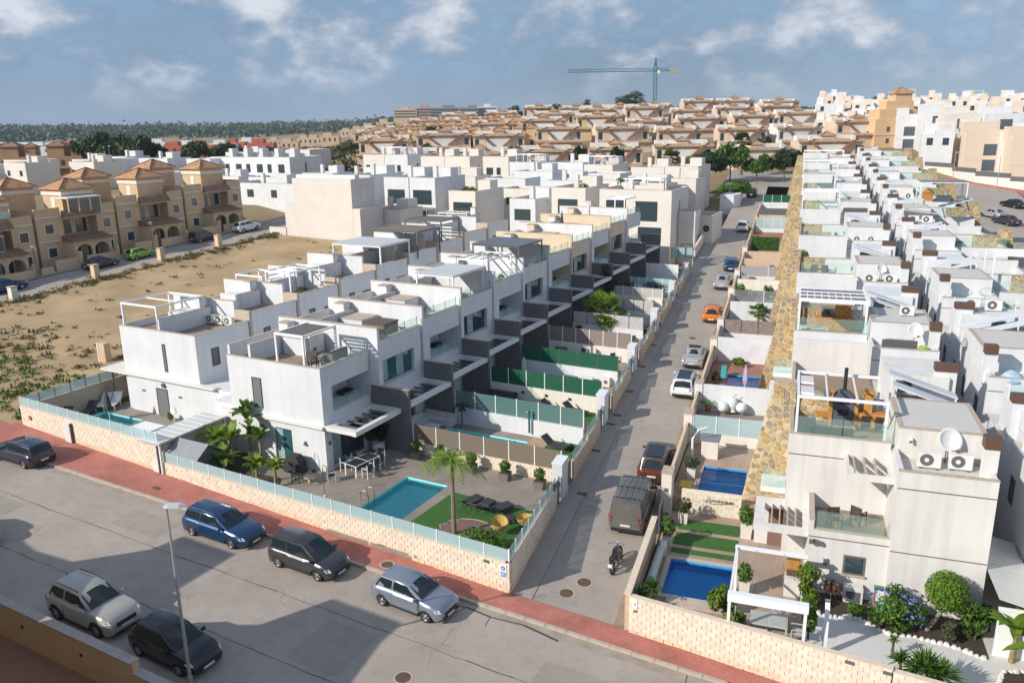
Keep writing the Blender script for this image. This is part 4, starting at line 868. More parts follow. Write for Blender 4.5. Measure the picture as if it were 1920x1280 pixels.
shM = M('shed_grey', (.10, .115, .13), .6, var=.08, scale=3); shR = M('shed_roof', (.26, .28, .30), .6, var=.06, scale=3)
t = thing('garden_shed', 'grey plastic garden shed with a pale gable roof behind the front wall', 'shed', (-24.55, 1.35, .6)); MB().box(0, 2.5, 0, 1.9, 0, 1.55).build('wall', shM, t); MB().extr([(0, 1.551), (1.9, 1.551), (.95, 2.2)], 'x', .02, 2.48).build('gable', shM, t)
for a, c in ((-.12, .95), (2.02, .95)): MB().add([(-.12, a, 1.52), (2.62, a, 1.52), (2.62, c, 2.25), (-.12, c, 2.25), (-.12, a, 1.57), (2.62, a, 1.57), (2.62, c, 2.3), (-.12, c, 2.3)], [(3,2,1,0), (4,5,6,7), (0,1,5,4), (1,2,6,5), (2,3,7,6), (3,0,4,7)]).build('roof_panel', shR, t)
for i in range(8): MB().box(.05+.31*i, .08+.31*i, -.014, -.001, .05, 1.5).build('rib', shR, t) if i in (0, 7) else MB().box(.05+.31*i, .07+.31*i, -.012, -.001, .05, 1.5).build('rib', shM, t)
t = thing('lean_to_roof', 'long narrow lean-to roof of pale polycarbonate sheets above the party wall', 'canopy', (-26.55, .95, 2.95)); MB().box(-.05, 1.9, -.05, 5.35, -.14, -.02).build('frame', M('lean_frame', (.5, .5, .5), .5), t); s0 = None
polyM = M('polycarbonate', (.56, .58, .56), .35)
for i in range(9):
    if not s0: s0 = MB().box(-.1, 1.95, .01, .56, .0, .03).build('sheet', polyM, t, (0, 0, 0))
    else: inst(s0, t, (0, .59*i, 0))
for i in range(10): MB().box(-.1, 1.95, .59*i-.02, .59*i+.005, .0, .05).build('glazing_bar', whmet, t)
for x, y in ((1.85, 0.02), (1.85, 5.2)): MB().box(x-.05, x+.05, y-.05, y+.05, -2.3, -.14).build('post', whmet, t)
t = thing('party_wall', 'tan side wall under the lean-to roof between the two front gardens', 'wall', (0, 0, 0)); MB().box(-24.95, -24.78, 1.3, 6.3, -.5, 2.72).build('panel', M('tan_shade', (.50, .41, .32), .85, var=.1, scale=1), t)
# left pool garden
frame_deck('left_patio', -39.75, -25.0, 1.95, 16.0, -38.2, -33.9, 3.0, 6.85, 1.0, -1.0, deckM)
pool('narrow turquoise pool in the left garden behind the glass-topped wall', -38.2, -33.9, 3.0, 6.85, 1.0, poolT, waterT)
t = thing('lawn', 'artificial turf strip under the loungers in the left garden', 'lawn', (0, 0, 1.004)); MB().prism([(-39.6, 5.0), (-38.7, 5.0), (-38.7, 9.4), (-37.4, 9.9), (-39.6, 10.4)], 0, .03).build('turf', turfM, t)
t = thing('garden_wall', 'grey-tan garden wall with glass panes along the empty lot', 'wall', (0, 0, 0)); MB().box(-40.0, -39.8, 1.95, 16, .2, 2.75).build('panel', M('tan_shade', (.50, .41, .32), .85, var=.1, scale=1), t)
glass_fence('frosted panes on the garden wall that borders the empty lot', (-39.9, 1.95), (-39.9, 9.2), 2.75, .7, 6, post=gymet); glass_fence('higher frosted panes farther back along the empty lot wall', (-39.9, 9.4), (-39.9, 15.8), 2.9, .7, 5, post=gymet)
lounger((-39.0, 4.2, 1.04), .5, 'dark sun lounger at the left end of the left garden', 'left garden loungers'); lounger((-38.6, 5.9, 1.04), .5, 'dark sun lounger beside the white pair in the left garden', 'left garden loungers')
place('wlounger', mk_wlounger, (-38.9, 7.4, 1.04), .55, 'white sun lounger, left of the joined pair in the left garden', 'white loungers'); place('wlounger', mk_wlounger, (-38.35, 7.9, 1.04), .55, 'white sun lounger, right of the joined pair in the left garden', 'white loungers')
parasol('closed black parasol standing at the left pool edge', (-36.1, 5.75, .9), 2.3, pd_, .17)
t = thing('pot_plant', 'small palm in a black pot under the left canopy', 'plant', (-38.3, 10.4, 1.0)); MB().cyl(0, 0, 0, .5, .22, .32, 14).build('pot', black, t); b = MB(); [frond(b, (0, 0, .5), k*.7, .75, .7, .22, 9, rise=.8) for k in range(9)]; b.build('foliage', LP, t)
t = thing('pool_cabin', 'white box-like cover with flat roof beside the lean-to', 'shelter', (-31.2, 2.6, 1.0)); MB().box(0, 1.9, 0, 2.4, 0, .9).build('body', white, t); MB().box(-.06, 1.96, -.06, 2.46, .901, .96).build('roof', whmet, t)
bush('potted_shrub', 'little green pot plant by the grey door of the left house', 'plant', (-31.9, 7.6, 1.0), .25, .3, LY, 120, .1, 2); t = thing('pedestal_fan', 'white standing fan by the grey door of the left house', 'fan', (-30.6, 6.9, 1.0)); MB().cyl(0, 0, 0, 1.1, .03).build('pole', whmet, t); MB().cylx(-.05, .05, 0, 1.2, .28, 16).build('head', whmet, t); MB().cyl(0, 0, 0, .05, .25).build('base', whmet, t)
# lots 2..11: terraces stepping up along the street
gate_m = M('gate_panel', (.17, .19, .19), .5)
for n in range(2, 12):
    zg = .6+.36*(n-1); y0 = 5.95+W*(n-1)+.1; y1 = y0+W-.1
    if n in (2, 4):
        px0, px1 = (-13.0, -6.7) if n == 2 else (-12.4, -8.6); py0, py1 = y0+1.6, y0+4.0
        b = MB(); b.box(-15.5, px0, y0, y1, zg-2, zg); b.box(px0, px1, y0, py0, zg-2, zg); b.box(px0, px1, py1, y1, zg-2, zg); b.prism([(px1, y0), (sx_(y0)-.2, y0), (sx_(y1)-.2, y1), (px1, y1)], zg-2, zg); b.build('patio', deckM, kind='structure')
        pool(['turquoise pool behind the reed fence in the second garden', 'shaded blue pool in the fourth garden from the corner'][n//2-1], px0, px1, py0, py1, zg, poolT, waterT)
    else: MB().prism([(-15.5, y0), (sx_(y0)-.2, y0), (sx_(y1)-.2, y1), (-15.5, y1)], zg-2, zg).build('patio', deckM if n not in (6, 7, 8) else M('garden_earth', (.30, .20, .14), .95, var=.3, scale=2), kind='structure')
FEN = {1: ('brown reed fence with white posts on the block wall of the corner garden', reedM, whmet, 6, 1.2, 0), 2: ('teal slatted fence with white posts above the second garden wall', slatT, whmet, 6, 1.25, 9), 3: ('first green hedge-mesh fence, with white posts', meshG, whmet, 6, 1.2, 0), 4: ('second green hedge-mesh fence farther up the street', meshG, gymet, 5, 1.2, 0), 5: ('fence printed with pebble stones behind the green meshes', pebM, whmet, 6, 1.3, 0), 6: ('pale vertical fence beyond the fan palm', paleG, gymet, 5, 1.1, 0), 7: ('whitish panel fence behind the blue-green bush', paleG, gymet, 6, 1.1, 0), 8: ('low mottled pale fence with climbing plants', paleG, whmet, 5, .9, 0), 9: ('frosted glass fence far up the left side of the street', frost, whmet, 5, .9, 0), 10: ('white far fence near the end of the terrace row', white, whmet, 5, .9, 0)}
for n, (lab, m, pm, np_, h, sl) in FEN.items():
    zg = .6+.36*(n-1); y = 5.94+W*n-.03; xe = sx_(y)-.75; x0 = -13.0; hb = .82 if n != 9 else .5
    t = thing('garden_wall', ('pale block' if n == 1 else 'white')+' garden wall below the '+['', 'reed fence', 'teal slat fence', 'nearer green mesh fence', 'farther green mesh fence', 'pebble-print fence', 'fence beyond the fan palm', 'fence by the blue-green bush', 'mottled fence', 'frosted glass fence', 'last white fence'][n], 'wall'); MB().box(x0, xe, y-.1, y+.1, zg-1.0, zg+hb+(.36 if n > 1 else 0)).build('panel', (M('block_render', (.62, .49, .36), .9, var=.12, scale=5) if n == 1 else (offw if n in (3, 5, 8) else white)), t)
    if n == 1:
        q = MB(); items = []
        for r in range(4):
            for i in range(26):
                x = x0+.02+.4*i+(.2 if r % 2 else 0)
                if x+.4 < xe: items.append((x, zg+.2*r+.01))
        o = None; bb = MB().add([(vx, vy*.8, vz) for vx, vy, vz in bev.v], bev.f)
        for x, z in items:
            if o is None: o = bb.build('block', blockm, t, (x, y-.103, z))
            else: inst(o, t, (x, y-.103, z))
    panel_fence(lab, (x0, y), (xe, y), zg+hb+(.36 if n > 1 else 0)+.02, h, np_, m, pm, slats=sl, th=.012 if m == frost else .03)
for k in range(6):
    y = 9.55+10.48*k; zs = .0+.06*y; x = sx_(y)
    t = thing('gate_pillar', 'white gate pillar with letter box, '+ORD[k]+' along the left side of the street', 'pillar', (x-.35, y, zs-.2), SV, 'white gate pillars'); MB().box(-.3, .3, -.62, .62, 0, 2.45 if k < 5 else 2.0).build('body', white, t); MB().box(-.33, .33, -.65, .65, 2.451 if k < 5 else 2.001, 2.5 if k < 5 else 2.05).build('cap', whmet, t); MB().box(-.16, .16, -.66, -.622, 1.15, 1.4).build('letter_box', gymet, t)
    for s in (-1, 1):
        yy = y+s*(.66+.55); xx = sx_(yy); t = thing('garden_gate', 'dark panelled garden gate '+('before' if s < 0 else 'after')+' the '+ORD[k]+' white pillar', 'gate', (xx-.2, yy, .06*yy+.05), SV, 'garden gates along the street'); MB().box(-.02, .02, -.5, .5, .05, 1.5).build('panel', gate_m, t)
        for q in (-.5, .5): MB().box(-.035, .035, q-.03, q+.03, 0, 1.6).build('stile', gymet, t)
        MB().box(.021, .06, -.42, -.3, .8, .84).build('handle', steel, t)
    if k < 5:
        ya, yb = y+1.85, y+10.48-1.85; za = .06*(ya+yb)/2
        t = thing('street_wall', 'pale low street wall with glass top between the '+ORD[k]+' and next white pillar', 'wall'); h1 = 1.25
        ym = (ya+yb)/2
        for a_, b_ in ((ya, ym-.02), (ym+.02, yb)):
            MB().prism([(sx_(a_), a_), (sx_(b_), b_), (sx_(b_)-.2, b_), (sx_(a_)-.2, a_)], .06*a_-.5, .06*((a_+b_)/2)+h1).build('panel', M('block_render', (.62, .49, .36), .9, var=.12, scale=5), t)
            MB().prism([(sx_(a_)-.08, a_+.04), (sx_(b_)-.08, b_-.04), (sx_(b_)-.10, b_-.04), (sx_(a_)-.10, a_+.04)], .06*((a_+b_)/2)+h1+.02, .06*((a_+b_)/2)+h1+.6).build('pane', frost, t)
# contents of the farther gardens
z2 = .96; wsofa = M('white_weave', (.66, .66, .66), .8)
place('wsofa', mk_sofa(wsofa, cushion, 2.6, .8), (-14.0, 15.7, z2), 0, 'long white garden sofa against the far wall of the second garden', 'white corner sofa'); place('wsofa', mk_sofa(wsofa, cushion, 2.6, .8), (-15.0, 14.2, z2), math.pi/2, 'white garden sofa under the canopy of the second garden', 'white corner sofa')
t = thing('coffee_table', 'low white slatted coffee table by the white corner sofa', 'table', (-13.7, 14.4, z2)); MB().box(-.5, .5, -.35, .35, .3, .36).build('top', wsofa, t); MB().box(-.4, .4, -.28, .28, 0, .3).build('base', wsofa, t)
t = thing('lawn', 'turf patch in the second garden by its gate', 'lawn', (0, 0, z2+.004)); MB().prism([(-5.2, 14.0), (-2.9, 14.0), (-2.6, 16.2), (-5.6, 16.2)], 0, .03).build('turf', turfM, t)
t = thing('wooden_deck', 'tan plank deck at the end of the second garden pool', 'deck', (0, 0, z2+.004)); [MB().box(-6.65, -5.25, 12.95+.24*i, 13.17+.24*i, 0, .05).build('plank', M('tan_plank', (.42, .29, .18), .7, var=.15, scale=3), t) for i in range(13)]
lounger((-4.6, 14.9, z2+.03), 1.4, 'black sun lounger on the second garden turf'); yucca('spiky dark agave beside the lounger in the second garden', (-3.4, 15.0, z2+.03), [(0, 0, .1)], .55, 3, n=22, mat=LD, w=.09)
palm('dark slim palm against the screen of the second garden', (-12.0, 15.6, z2), 1.6, .8, 12, LD, name='palm_tree', seed=8, tr=.07)
t = thing('pool_shower', 'turquoise outdoor shower post on the white wall of the second garden', 'shower', (-7.0, 16.1, z2)); MB().box(-.06, .06, -.04, .04, .3, 1.9).build('column', paneT, t); MB().tube([(0, -.05, 1.8), (0, -.3, 1.9)], .025, 6).build('head', steel, t)
t = thing('pool_ladder', 'small steel rail at the second garden pool', 'ladder', (-7.2, 13.6, z2)); [MB().tube([(-.2, y, 0), (-.2, y, .5), (0, y, .65), (.2, y, .4), (.2, y, -.3)], .02, 6).build('handrail', steel, t) for y in (0, .5)]
z3 = 1.32
t = thing('lawn', 'turf strip along the green mesh fence in the third garden', 'lawn', (0, 0, z3+.004)); MB().prism([(-11, 19.4), (-3.6, 19.4), (-3.4, 21.4), (-11, 21.4)], 0, .03).build('turf', turfM, t)
lounger((-7.3, 20.4, z3+.03), 1.5, 'grey sun lounger on the third garden turf, left one', 'third garden loungers'); lounger((-5.6, 20.5, z3+.03), 1.4, 'grey sun lounger on the third garden turf, right one', 'third garden loungers'); place('dsofa', mk_sofa(darkrat, M('dark_cushion', (.08, .085, .10), .9), 2.2, .9), (-11.6, 20.7, z3), 0, 'dark low sofa against the wall of the third garden')
for i, x in enumerate((-10.2, -8.3, -6.4)):
    t = thing('wall_lamp', 'small black lamp on the wall below the nearer green mesh, '+ORD[i]+' from left', 'lamp', (x, 21.52, z3+.75)); MB().box(-.09, .09, -.09, 0, -.08, .08).build('shade', black, t); MB().box(-.04, .04, 0, .03, -.04, .04).build('bracket', black, t)
ac((-6.9, 26.2, 1.68), math.pi, 'air conditioner on the ground behind the first green mesh', 'garden air conditioners'); parasol('closed white and red parasol between the green mesh fences', (-12.0, 25.2, 1.68), 1.9, pw_, .14)
t = thing('pump_box', 'cream pump housing next to the garden air conditioner', 'pump', (-5.5, 26.6, 1.68)); MB().box(-.3, .3, -.25, .25, 0, .7).build('case', offw, t); MB().cylx(-.3, -.25, 0, .4, .14).build('dial', gymet, t)
fr = thing('metal_rack', 'white tubular drying rack behind the first green mesh', 'rack', (-8.6, 26.0, 1.68)); [MB().tube([(x-.25, 0, 0), (x, 0, 1.0), (x+.25, 0, 0)], .02, 5).build('frame', whmet, fr) for x in (-.4, .4)]
t = thing('round_tub', 'round dark tub by the pebble-print fence', 'tub', (-11.8, 32.2, 2.04)); MB().cyl(0, 0, 0, .7, .55, .6, 18).build('shell', rattan, t); MB().cyl(0, 0, .70, .74, .62, .62, 18).build('lid', gymet, t)
for i, (x, y) in enumerate([(-9.6, 31.6), (-8.3, 31.9), (-7.0, 31.5)]): place('wchair', wch, (x, y, 2.04), i*2.0, 'white garden chair in the fifth garden, '+ORD[i]+' from left', 'fifth garden chairs')
parasol('closed grey parasol in the fifth garden by the pebble fence', (-7.9, 32.4, 2.04), 2.1, M('parasol_grey', (.2, .17, .17), .9), .14)
fanpalm('big bushy fan palm rising between gardens halfway up the street', (-10.4, 38.6, 2.4), 2.2, 2.5, 46, tr=.28, seed=5, mat=LB_)
parasol('closed white parasol in the shade of the sixth garden', (-14.9, 40.8, 2.4), 2.4, pw_, .15)
for i, (x, y, r, h, m) in enumerate([(-13.6, 39.8, 1.0, .9, LD), (-12.6, 37.5, .8, .7, LD), (-8.2, 38.2, .6, .5, LG), (-7.2, 36.6, .55, .45, LY), (-9.2, 36.8, .5, .5, LO), (-6.8, 39.2, .5, .4, LG)]): bush('garden_shrub', ['dark shrub behind the fan palm', 'dark low shrub left of the fan palm', 'green shrub right of the fan palm trunk', 'yellow-green shrub by the street wall near the fan palm', 'olive tuft below the fan palm', 'small shrub by the round wall light'][i], 'plant', (x, y, 2.4), r, h, m, 420, .13, i, clumps=6)
bush('garden_shrub', 'large blue-green bush against the dark screens', 'plant', (-13.0, 49.6, 3.0), 1.7, 1.5, LD, 1100, .16, 3, clumps=9); bush('garden_shrub', 'tall dark climber covering the screen of the eighth terrace house', 'plant', (-13.6, 48.2, 3.1), 1.3, 2.2, LD, 1000, .15, 6, clumps=9)
for i, (x, y) in enumerate([(-10.5, 47.0), (-9.0, 47.4), (-8.4, 46.0)]): bush('garden_shrub', 'light green shrub in front of the mottled fence, '+ORD[i]+' from left', 'plant', (x, y, 3.1), .6, .55, [LY, LG, LG][i], 300, .12, i+2, clumps=5)
b = leaves(700, 1.6, .25, .6, .1, 31, shell=0); t = thing('climbing_plant', 'pinkish flowering creeper on the mottled fence', 'plant', (-10.2, 53.0, 4.3)); b.build('foliage', LO, t); MB().tube([(0, 0, -1), (.2, 0, 0)], .03, 5).build('stem', bark, t)
for i in range(4): place('rtable', None, (-12+.9*i, 56.5, 4.0), .3*i, 'low brown table far up the left gardens, '+ORD[i], 'far garden tables') if i < 1 else None
# ================================================================ vehicles
tyreM = M('tyre', (.018, .018, .019), .85); rimM = M('alloy', (.45, .45, .47), .3, metal=.9); glassC = M('car_glass', (.014, .024, .028), .1, spec=.55); plateM = M('number_plate', (.7, .7, .7), .5); trimM = M('car_trim', (.02, .02, .022), .55); lampR = M('tail_lamp', (.35, .012, .014), .2); lampW = M('head_lamp', (.62, .66, .70), .12)
def paint(name, col, metal=.35, rough=.28):
    if name in MT: return MT[name]
    m = M(name, col, rough, metal=metal, spec=.6); m.node_tree.nodes['Principled BSDF'].inputs['Coat Weight'].default_value = .6; m.node_tree.nodes['Principled BSDF'].inputs['Coat Roughness'].default_value = .08; return m
def wheel_parts(t, x, y, r, sg, alloy=rimM):
    b = MB(); w_ = .21; prof = [(r*.62, -.5), (r*.9, -.5), (r, -.36), (r, .36), (r*.9, .5), (r*.62, .5)]
    rings = [[(q*math.cos(6.2832*k/20), s*w_, q*math.sin(6.2832*k/20)) for q, s in prof] for k in range(21)]
    o = b.loft(rings, close=False, caps=False).build('wheel', tyreM, t, (x, y, r), smooth=True)
    d = MB(); yo = sg*w_*.40
    for k in range(5):
        a = 6.2832*k/5; ca, sa = math.cos(a), math.sin(a); p = lambda rr, tt: (ca*rr-sa*tt, yo, sa*rr+ca*tt); q = lambda rr, tt: (ca*rr-sa*tt, yo-sg*.03, sa*rr+ca*tt)
        pts = [(.02, -.05), (r*.63, -.055), (r*.63, .055), (.02, .05)]; d.add([p(*c) for c in pts]+[q(*c) for c in pts], [(0,1,2,3), (7,6,5,4), (0,4,5,1), (1,5,6,2), (2,6,7,3), (3,7,4,0)])
    rg = [[(q*math.cos(6.2832*k/20), yo+sg*s, q*math.sin(6.2832*k/20)) for q, s in ((r*.57, .0), (r*.64, .012), (r*.64, -.05), (r*.57, -.05))] for k in range(21)]; d.loft(rg, close=False, caps=False)
    d.cylx(yo-.02, yo+.015, 0, 0, .06, 10); d.build('rim', alloy, o)
    MB().cylx(-sg*.04+min(0, 0), -sg*.05, 0, 0, r*.62, 16).build('brake_disc', trimM, o)
CARSPEC = {  # length, width, height, profile of the lower body top (x fraction, z fraction), cabin (rear base, rear top, front top, windscreen base)
 'hatch': (4.0, 1.74, 1.46, .30, [(0, .50), (.03, .60), (.10, .655), (.35, .65), (.66, .64), (.72, .645), (.86, .60), (.955, .52), (1.0, .36)], (.015, .13, .52, .735), .62),
 'wagon': (4.6, 1.82, 1.49, .31, [(0, .48), (.02, .60), (.08, .66), (.35, .65), (.66, .635), (.70, .635), (.86, .585), (.96, .50), (1.0, .36)], (.012, .085, .545, .725), .62),
 'mpv': (4.1, 1.75, 1.61, .31, [(0, .45), (.02, .58), (.08, .61), (.35, .605), (.66, .59), (.74, .585), (.88, .535), (.96, .46), (1.0, .34)], (.012, .075, .55, .79), .57),
 'suv': (4.4, 1.82, 1.66, .35, [(0, .47), (.02, .62), (.08, .655), (.35, .65), (.66, .645), (.72, .65), (.88, .63), (.965, .56), (1.0, .42)], (.015, .11, .53, .72), .63),
 'sedan': (4.5, 1.78, 1.42, .31, [(0, .52), (.02, .64), (.10, .66), (.20, .655), (.45, .64), (.66, .64), (.72, .64), (.87, .59), (.96, .50), (1.0, .36)], (.16, .30, .54, .715), .62),
 'conv': (4.6, 1.79, 1.38, .32, [(0, .52), (.02, .66), (.10, .70), (.22, .695), (.45, .66), (.66, .66), (.72, .655), (.87, .60), (.96, .51), (1.0, .36)], (.19, .33, .53, .70), .64),
 'van': (4.8, 1.90, 1.96, .33, [(0, .46), (.012, .52), (.3, .525), (.6, .525), (.74, .53), (.80, .535), (.92, .475), (.975, .40), (1.0, .28)], (.006, .03, .66, .835), .50)}
def car(label, kind, col, loc, rz, pitch=0.0, cat='car', name='car', roof=None, rails=False, cladding=None, side_glass=True, group='parked cars', rack=False, redbar=False):
    Ln, Wd, H, r, top, cab, belt = CARSPEC[kind]; t = thing(name, label, cat, loc, rz, group); t.rotation_euler = (0, pitch, rz) if abs(pitch) > 0 else (0, 0, rz)
    hw = Wd/2; X = lambda f: (f-.5)*Ln
    def topz(f):
        for (a, za), (b_, zb_) in zip(top, top[1:]):
            if f <= b_: return (za+(zb_-za)*(f-a)/(b_-a))*H
        return top[-1][1]*H
    def wid(f): return hw*(1-.16*max(0, 1-f/.07)**2-.20*max(0, (f-.86)/.14)**2.0)
    xr, xf_ = .185, .80; rings = []
    fs = sorted(set([0, .012, .04, .09, .115, .15, .185, .22, .26, .33, .42, .5, .58, .66, .725, .75, .765, .80, .845, .875, .91, .945, .975, .992, 1.0]))
    for f in fs:
        w_ = wid(f); z1 = topz(f); zb_ = .19+(.10 if f < .03 or f > .97 else 0); ws = w_*(.93 if 0.02 < f < .98 else .9); arch = 0
        for c in (xr, xf_):
            d = abs(X(f)-X(c))
            if d < r*1.16: arch = max(arch, math.sqrt(max(0, (r*1.16)**2-d*d))+r-.02)
        zl = max(zb_, min(arch, z1-.12)); zm = zl+(z1-zl)*.5
        half = [(0, zb_), (ws*.86, zb_), (ws if not arch else w_*.99, zl), (w_, zm), (w_*.985, z1-.10), (w_*.90, z1-.015), (w_*.55, z1+.012), (0, z1+.02)]
        if arch: half[1] = (ws*.74, max(zb_, zl-.02) if zl > zb_+.02 else zb_); half[2] = (w_*.995, zl)
        rings.append([(X(f), y, z) for y, z in half]+[(X(f), -y, z) for y, z in reversed(half[1:-1])])
    body = MB().loft(rings).build('body', col, t, smooth=True)
    sm_ = body.modifiers.new('edges', 'EDGE_SPLIT'); sm_.split_angle = math.radians(38)
    # cabin: belt line to roof
    zb_ = lambda f: topz(f)-.03; rb, rt, ft, fb = cab; wt = hw*.72 if kind != 'van' else hw*.82; wb = hw*.90 if kind != 'van' else hw*.955; zr = H
    def ring(f, zlow, wl, zt, wtp): return [(X(f), wl, zlow), (X(f), (wl*.35+wtp*.65), zlow+(zt-zlow)*.70), (X(f), wtp, zt-.045), (X(f), wtp*.8, zt), (X(f), 0, zt+.02), (X(f), -wtp*.8, zt), (X(f), -wtp, zt-.045), (X(f), -(wl*.35+wtp*.65), zlow+(zt-zlow)*.70), (X(f), -wl, zlow)]
    st = [(rb, zb_(rb), wb*.93, zb_(rb)+.05, wb*.85), (rt, zb_(rt), wb*.98, zr-.035, wt*.95), ((rt+ft)*.5, zb_(.4), wb, zr, wt), (ft, zb_(ft), wb, zr-.03, wt*.97), (fb, zb_(fb), wb*.95, zb_(fb)+.05, wb*.88)]
    cr = [ring(*s) for s in st]; c = MB().loft(cr, close=True, caps=True).build('cabin', col, t, smooth=True); es = c.modifiers.new('edges', 'EDGE_SPLIT'); es.split_angle = math.radians(35)
    V_ = Vector
    def lerp(a, b_, s): return V_(a)+(V_(b_)-V_(a))*s
    def gquad(name, a, b_, c_, d, mat=glassC, off=.012, parent=None):
        nn = (V_(b_)-V_(a)).cross(V_(d)-V_(a)).normalized(); ctr = (V_(a)+V_(b_)+V_(c_)+V_(d))/4
        if nn.dot(ctr-V_((0, 0, H*.5))) < 0: nn = -nn
        pts = [V_(p)+nn*off for p in (a, b_, c_, d)]; bk = [V_(p)-nn*.02 for p in (a, b_, c_, d)]
        o = MB().add(pts+bk, [(0, 1, 2, 3), (0, 4, 5, 1), (1, 5, 6, 2), (2, 6, 7, 3), (3, 7, 4, 0)]).build(name, mat, parent or t); return o
    A, B = cr[4], cr[3]  # windscreen: three strips following the roof curvature
    b = MB(); row0 = [lerp(A[0], A[2], .9), V_(A[4])+V_((0, 0, -.0)), lerp(A[8], A[6], .9)]; lo = [lerp(lerp(A[1], B[1], 0), B[1], .06), lerp(A[4], B[4], .06), lerp(A[7], B[7], .06)]; hi = [lerp(A[2], B[2], .93), lerp(A[4], B[4], .93), lerp(A[6], B[6], .93)]
    ins = lambda p, s: V_((p.x, p.y*s, p.z)); lo = [ins(lo[0], .95), lo[1], ins(lo[2], .95)]; hi = [ins(hi[0], .95), hi[1], ins(hi[2], .95)]
    up = V_((.012, 0, .018)); b.add([p+up for p in (lo[0], lo[1], lo[2], hi[2], hi[1], hi[0])], [(0, 1, 4, 5), (1, 2, 3, 4)]); b.add([p-up*.8 for p in (lo[0], lo[1], lo[2], hi[2], hi[1], hi[0])], [(5, 4, 1, 0), (4, 3, 2, 1)]); b.build('windscreen', glassC, t)
    A, B = cr[0], cr[1]; s0, s1 = (.18, .86) if kind != 'van' else (.45, .9)
    lo = [ins(lerp(A[1], B[1], s0), .9), lerp(A[4], B[4], s0), ins(lerp(A[7], B[7], s0), .9)]; hi = [ins(lerp(A[2], B[2], s1), .9), lerp(A[4], B[4], s1), ins(lerp(A[6], B[6], s1), .9)]; up = V_((-.014, 0, .012))
    b = MB().add([p+up for p in (lo[0], lo[1], lo[2], hi[2], hi[1], hi[0])], [(5, 4, 1, 0), (4, 3, 2, 1)]); b.add([p-up*.8 for p in (lo[0], lo[1], lo[2], hi[2], hi[1], hi[0])], [(0, 1, 4, 5), (1, 2, 3, 4)])
    if kind != 'van': b.build('rear_window', glassC, t)
    else: b.build('rear_door_panel', col, t)
    sp = [(rb+.03, rt+.01, (rt+ft)*.5-.012), ((rt+ft)*.5+.012, (rt+ft)*.5+.012, ft)]
    for sg in (0, 1):
        g = lambda k, i: cr[k][i if not sg else 8-i]
        def at(f, lev):  # point on the cabin side at fraction f, level 0..1
            for k in range(4):
                fa, fb_ = st[k][0], st[k+1][0]
                if f <= fb_ or k == 3:
                    s = (f-fa)/(fb_-fa); lowp = lerp(g(k, 0), g(k+1, 0), s); midp = lerp(g(k, 1), g(k+1, 1), s); hip = lerp(g(k, 2), g(k+1, 2), s)
                    return lerp(lowp, midp, lev/.7) if lev < .7 else lerp(midp, hip, (lev-.7)/.3)
        m = (rt+ft)*.5; o_ = (-1 if sg else 1)
        for f0, f0t, f1, f1t, nm in ((rb+.055, rt+.015, m-.015, m-.015, 'side_window'), (m+.012, m+.012, fb-.055, ft-.005, 'side_window')):
            if kind == 'van' and f0 < .3: continue
            if kind == 'van': f0 = f0t = .56
            P0, P1, P2, P3 = at(f0, .20), at(f1, .20), at(f1t, .88), at(f0t, .88); M0, M1 = at(f0*.35+f0t*.65, .66), at(f1*.35+f1t*.65, .66); dv = V_((0, .014*o_, .004)); pts = [P0, P1, M1, P2, P3, M0]
            MB().add([p+dv for p in pts]+[p-dv for p in pts], [(0, 1, 2, 5), (5, 2, 3, 4), (6, 7, 8, 11), (11, 8, 9, 10), (0, 6, 7, 1), (3, 9, 10, 4)]).build(nm, glassC, t)
        yb_ = hw*o_
        MB().loft([[(X(fb)-.30, yb_*.93, H*belt+.02), (X(fb)-.22, yb_*.93, H*belt+.0), (X(fb)-.22, yb_*.93, H*belt+.12), (X(fb)-.30, yb_*.93, H*belt+.12)], [(X(fb)-.32, yb_*1.13, H*belt+.02), (X(fb)-.20, yb_*1.13, H*belt+.0), (X(fb)-.22, yb_*1.13, H*belt+.15), (X(fb)-.32, yb_*1.13, H*belt+.15)]]).build('mirror', col if kind not in ('van',) else trimM, t)
        # lamps wrap the corners
        zf = topz(.95); fl = [(X(.985), yb_*.80*.95, zf-.17), (X(.935), yb_*.955, zf-.15), (X(.90), yb_*.965, zf-.05), (X(.955), yb_*.78, zf-.03)]
        MB().add([V_(p)+V_((.03, .012*o_, .012)) for p in fl]+[V_(p)-V_((.05, .03*o_, 0)) for p in fl], [(0, 1, 2, 3), (7, 6, 5, 4), (0, 4, 5, 1), (1, 5, 6, 2), (2, 6, 7, 3), (3, 7, 4, 0)]).build('headlight', lampW, t)
        zr_ = topz(.02); tall = kind in ('van', 'mpv', 'suv'); zt0 = zr_-(.34 if kind == 'van' else .22); rl = [(X(0)+.0, yb_*.60 if not tall else yb_*.74, zt0+.04), (X(.06), yb_*.97, zt0+.03), (X(.05), yb_*.965, zr_-.02 if kind != 'van' else zr_+.12), (X(.006), yb_*.62 if not tall else yb_*.74, zr_-.04 if kind != 'van' else zr_+.12)]
        MB().add([V_(p)+V_((-.03, .014*o_, .0)) for p in rl]+[V_(p)+V_((.08, -.05*o_, 0)) for p in rl], [(0, 1, 2, 3), (7, 6, 5, 4), (0, 4, 5, 1), (1, 5, 6, 2), (2, 6, 7, 3), (3, 7, 4, 0)]).build('tail_light', lampR, t)
        for c in (xr, xf_): wheel_parts(t, X(c), yb_*.985-o_*.105, r, o_, rimM if kind != 'van' else M('steel_rim', (.16, .16, .165), .5))
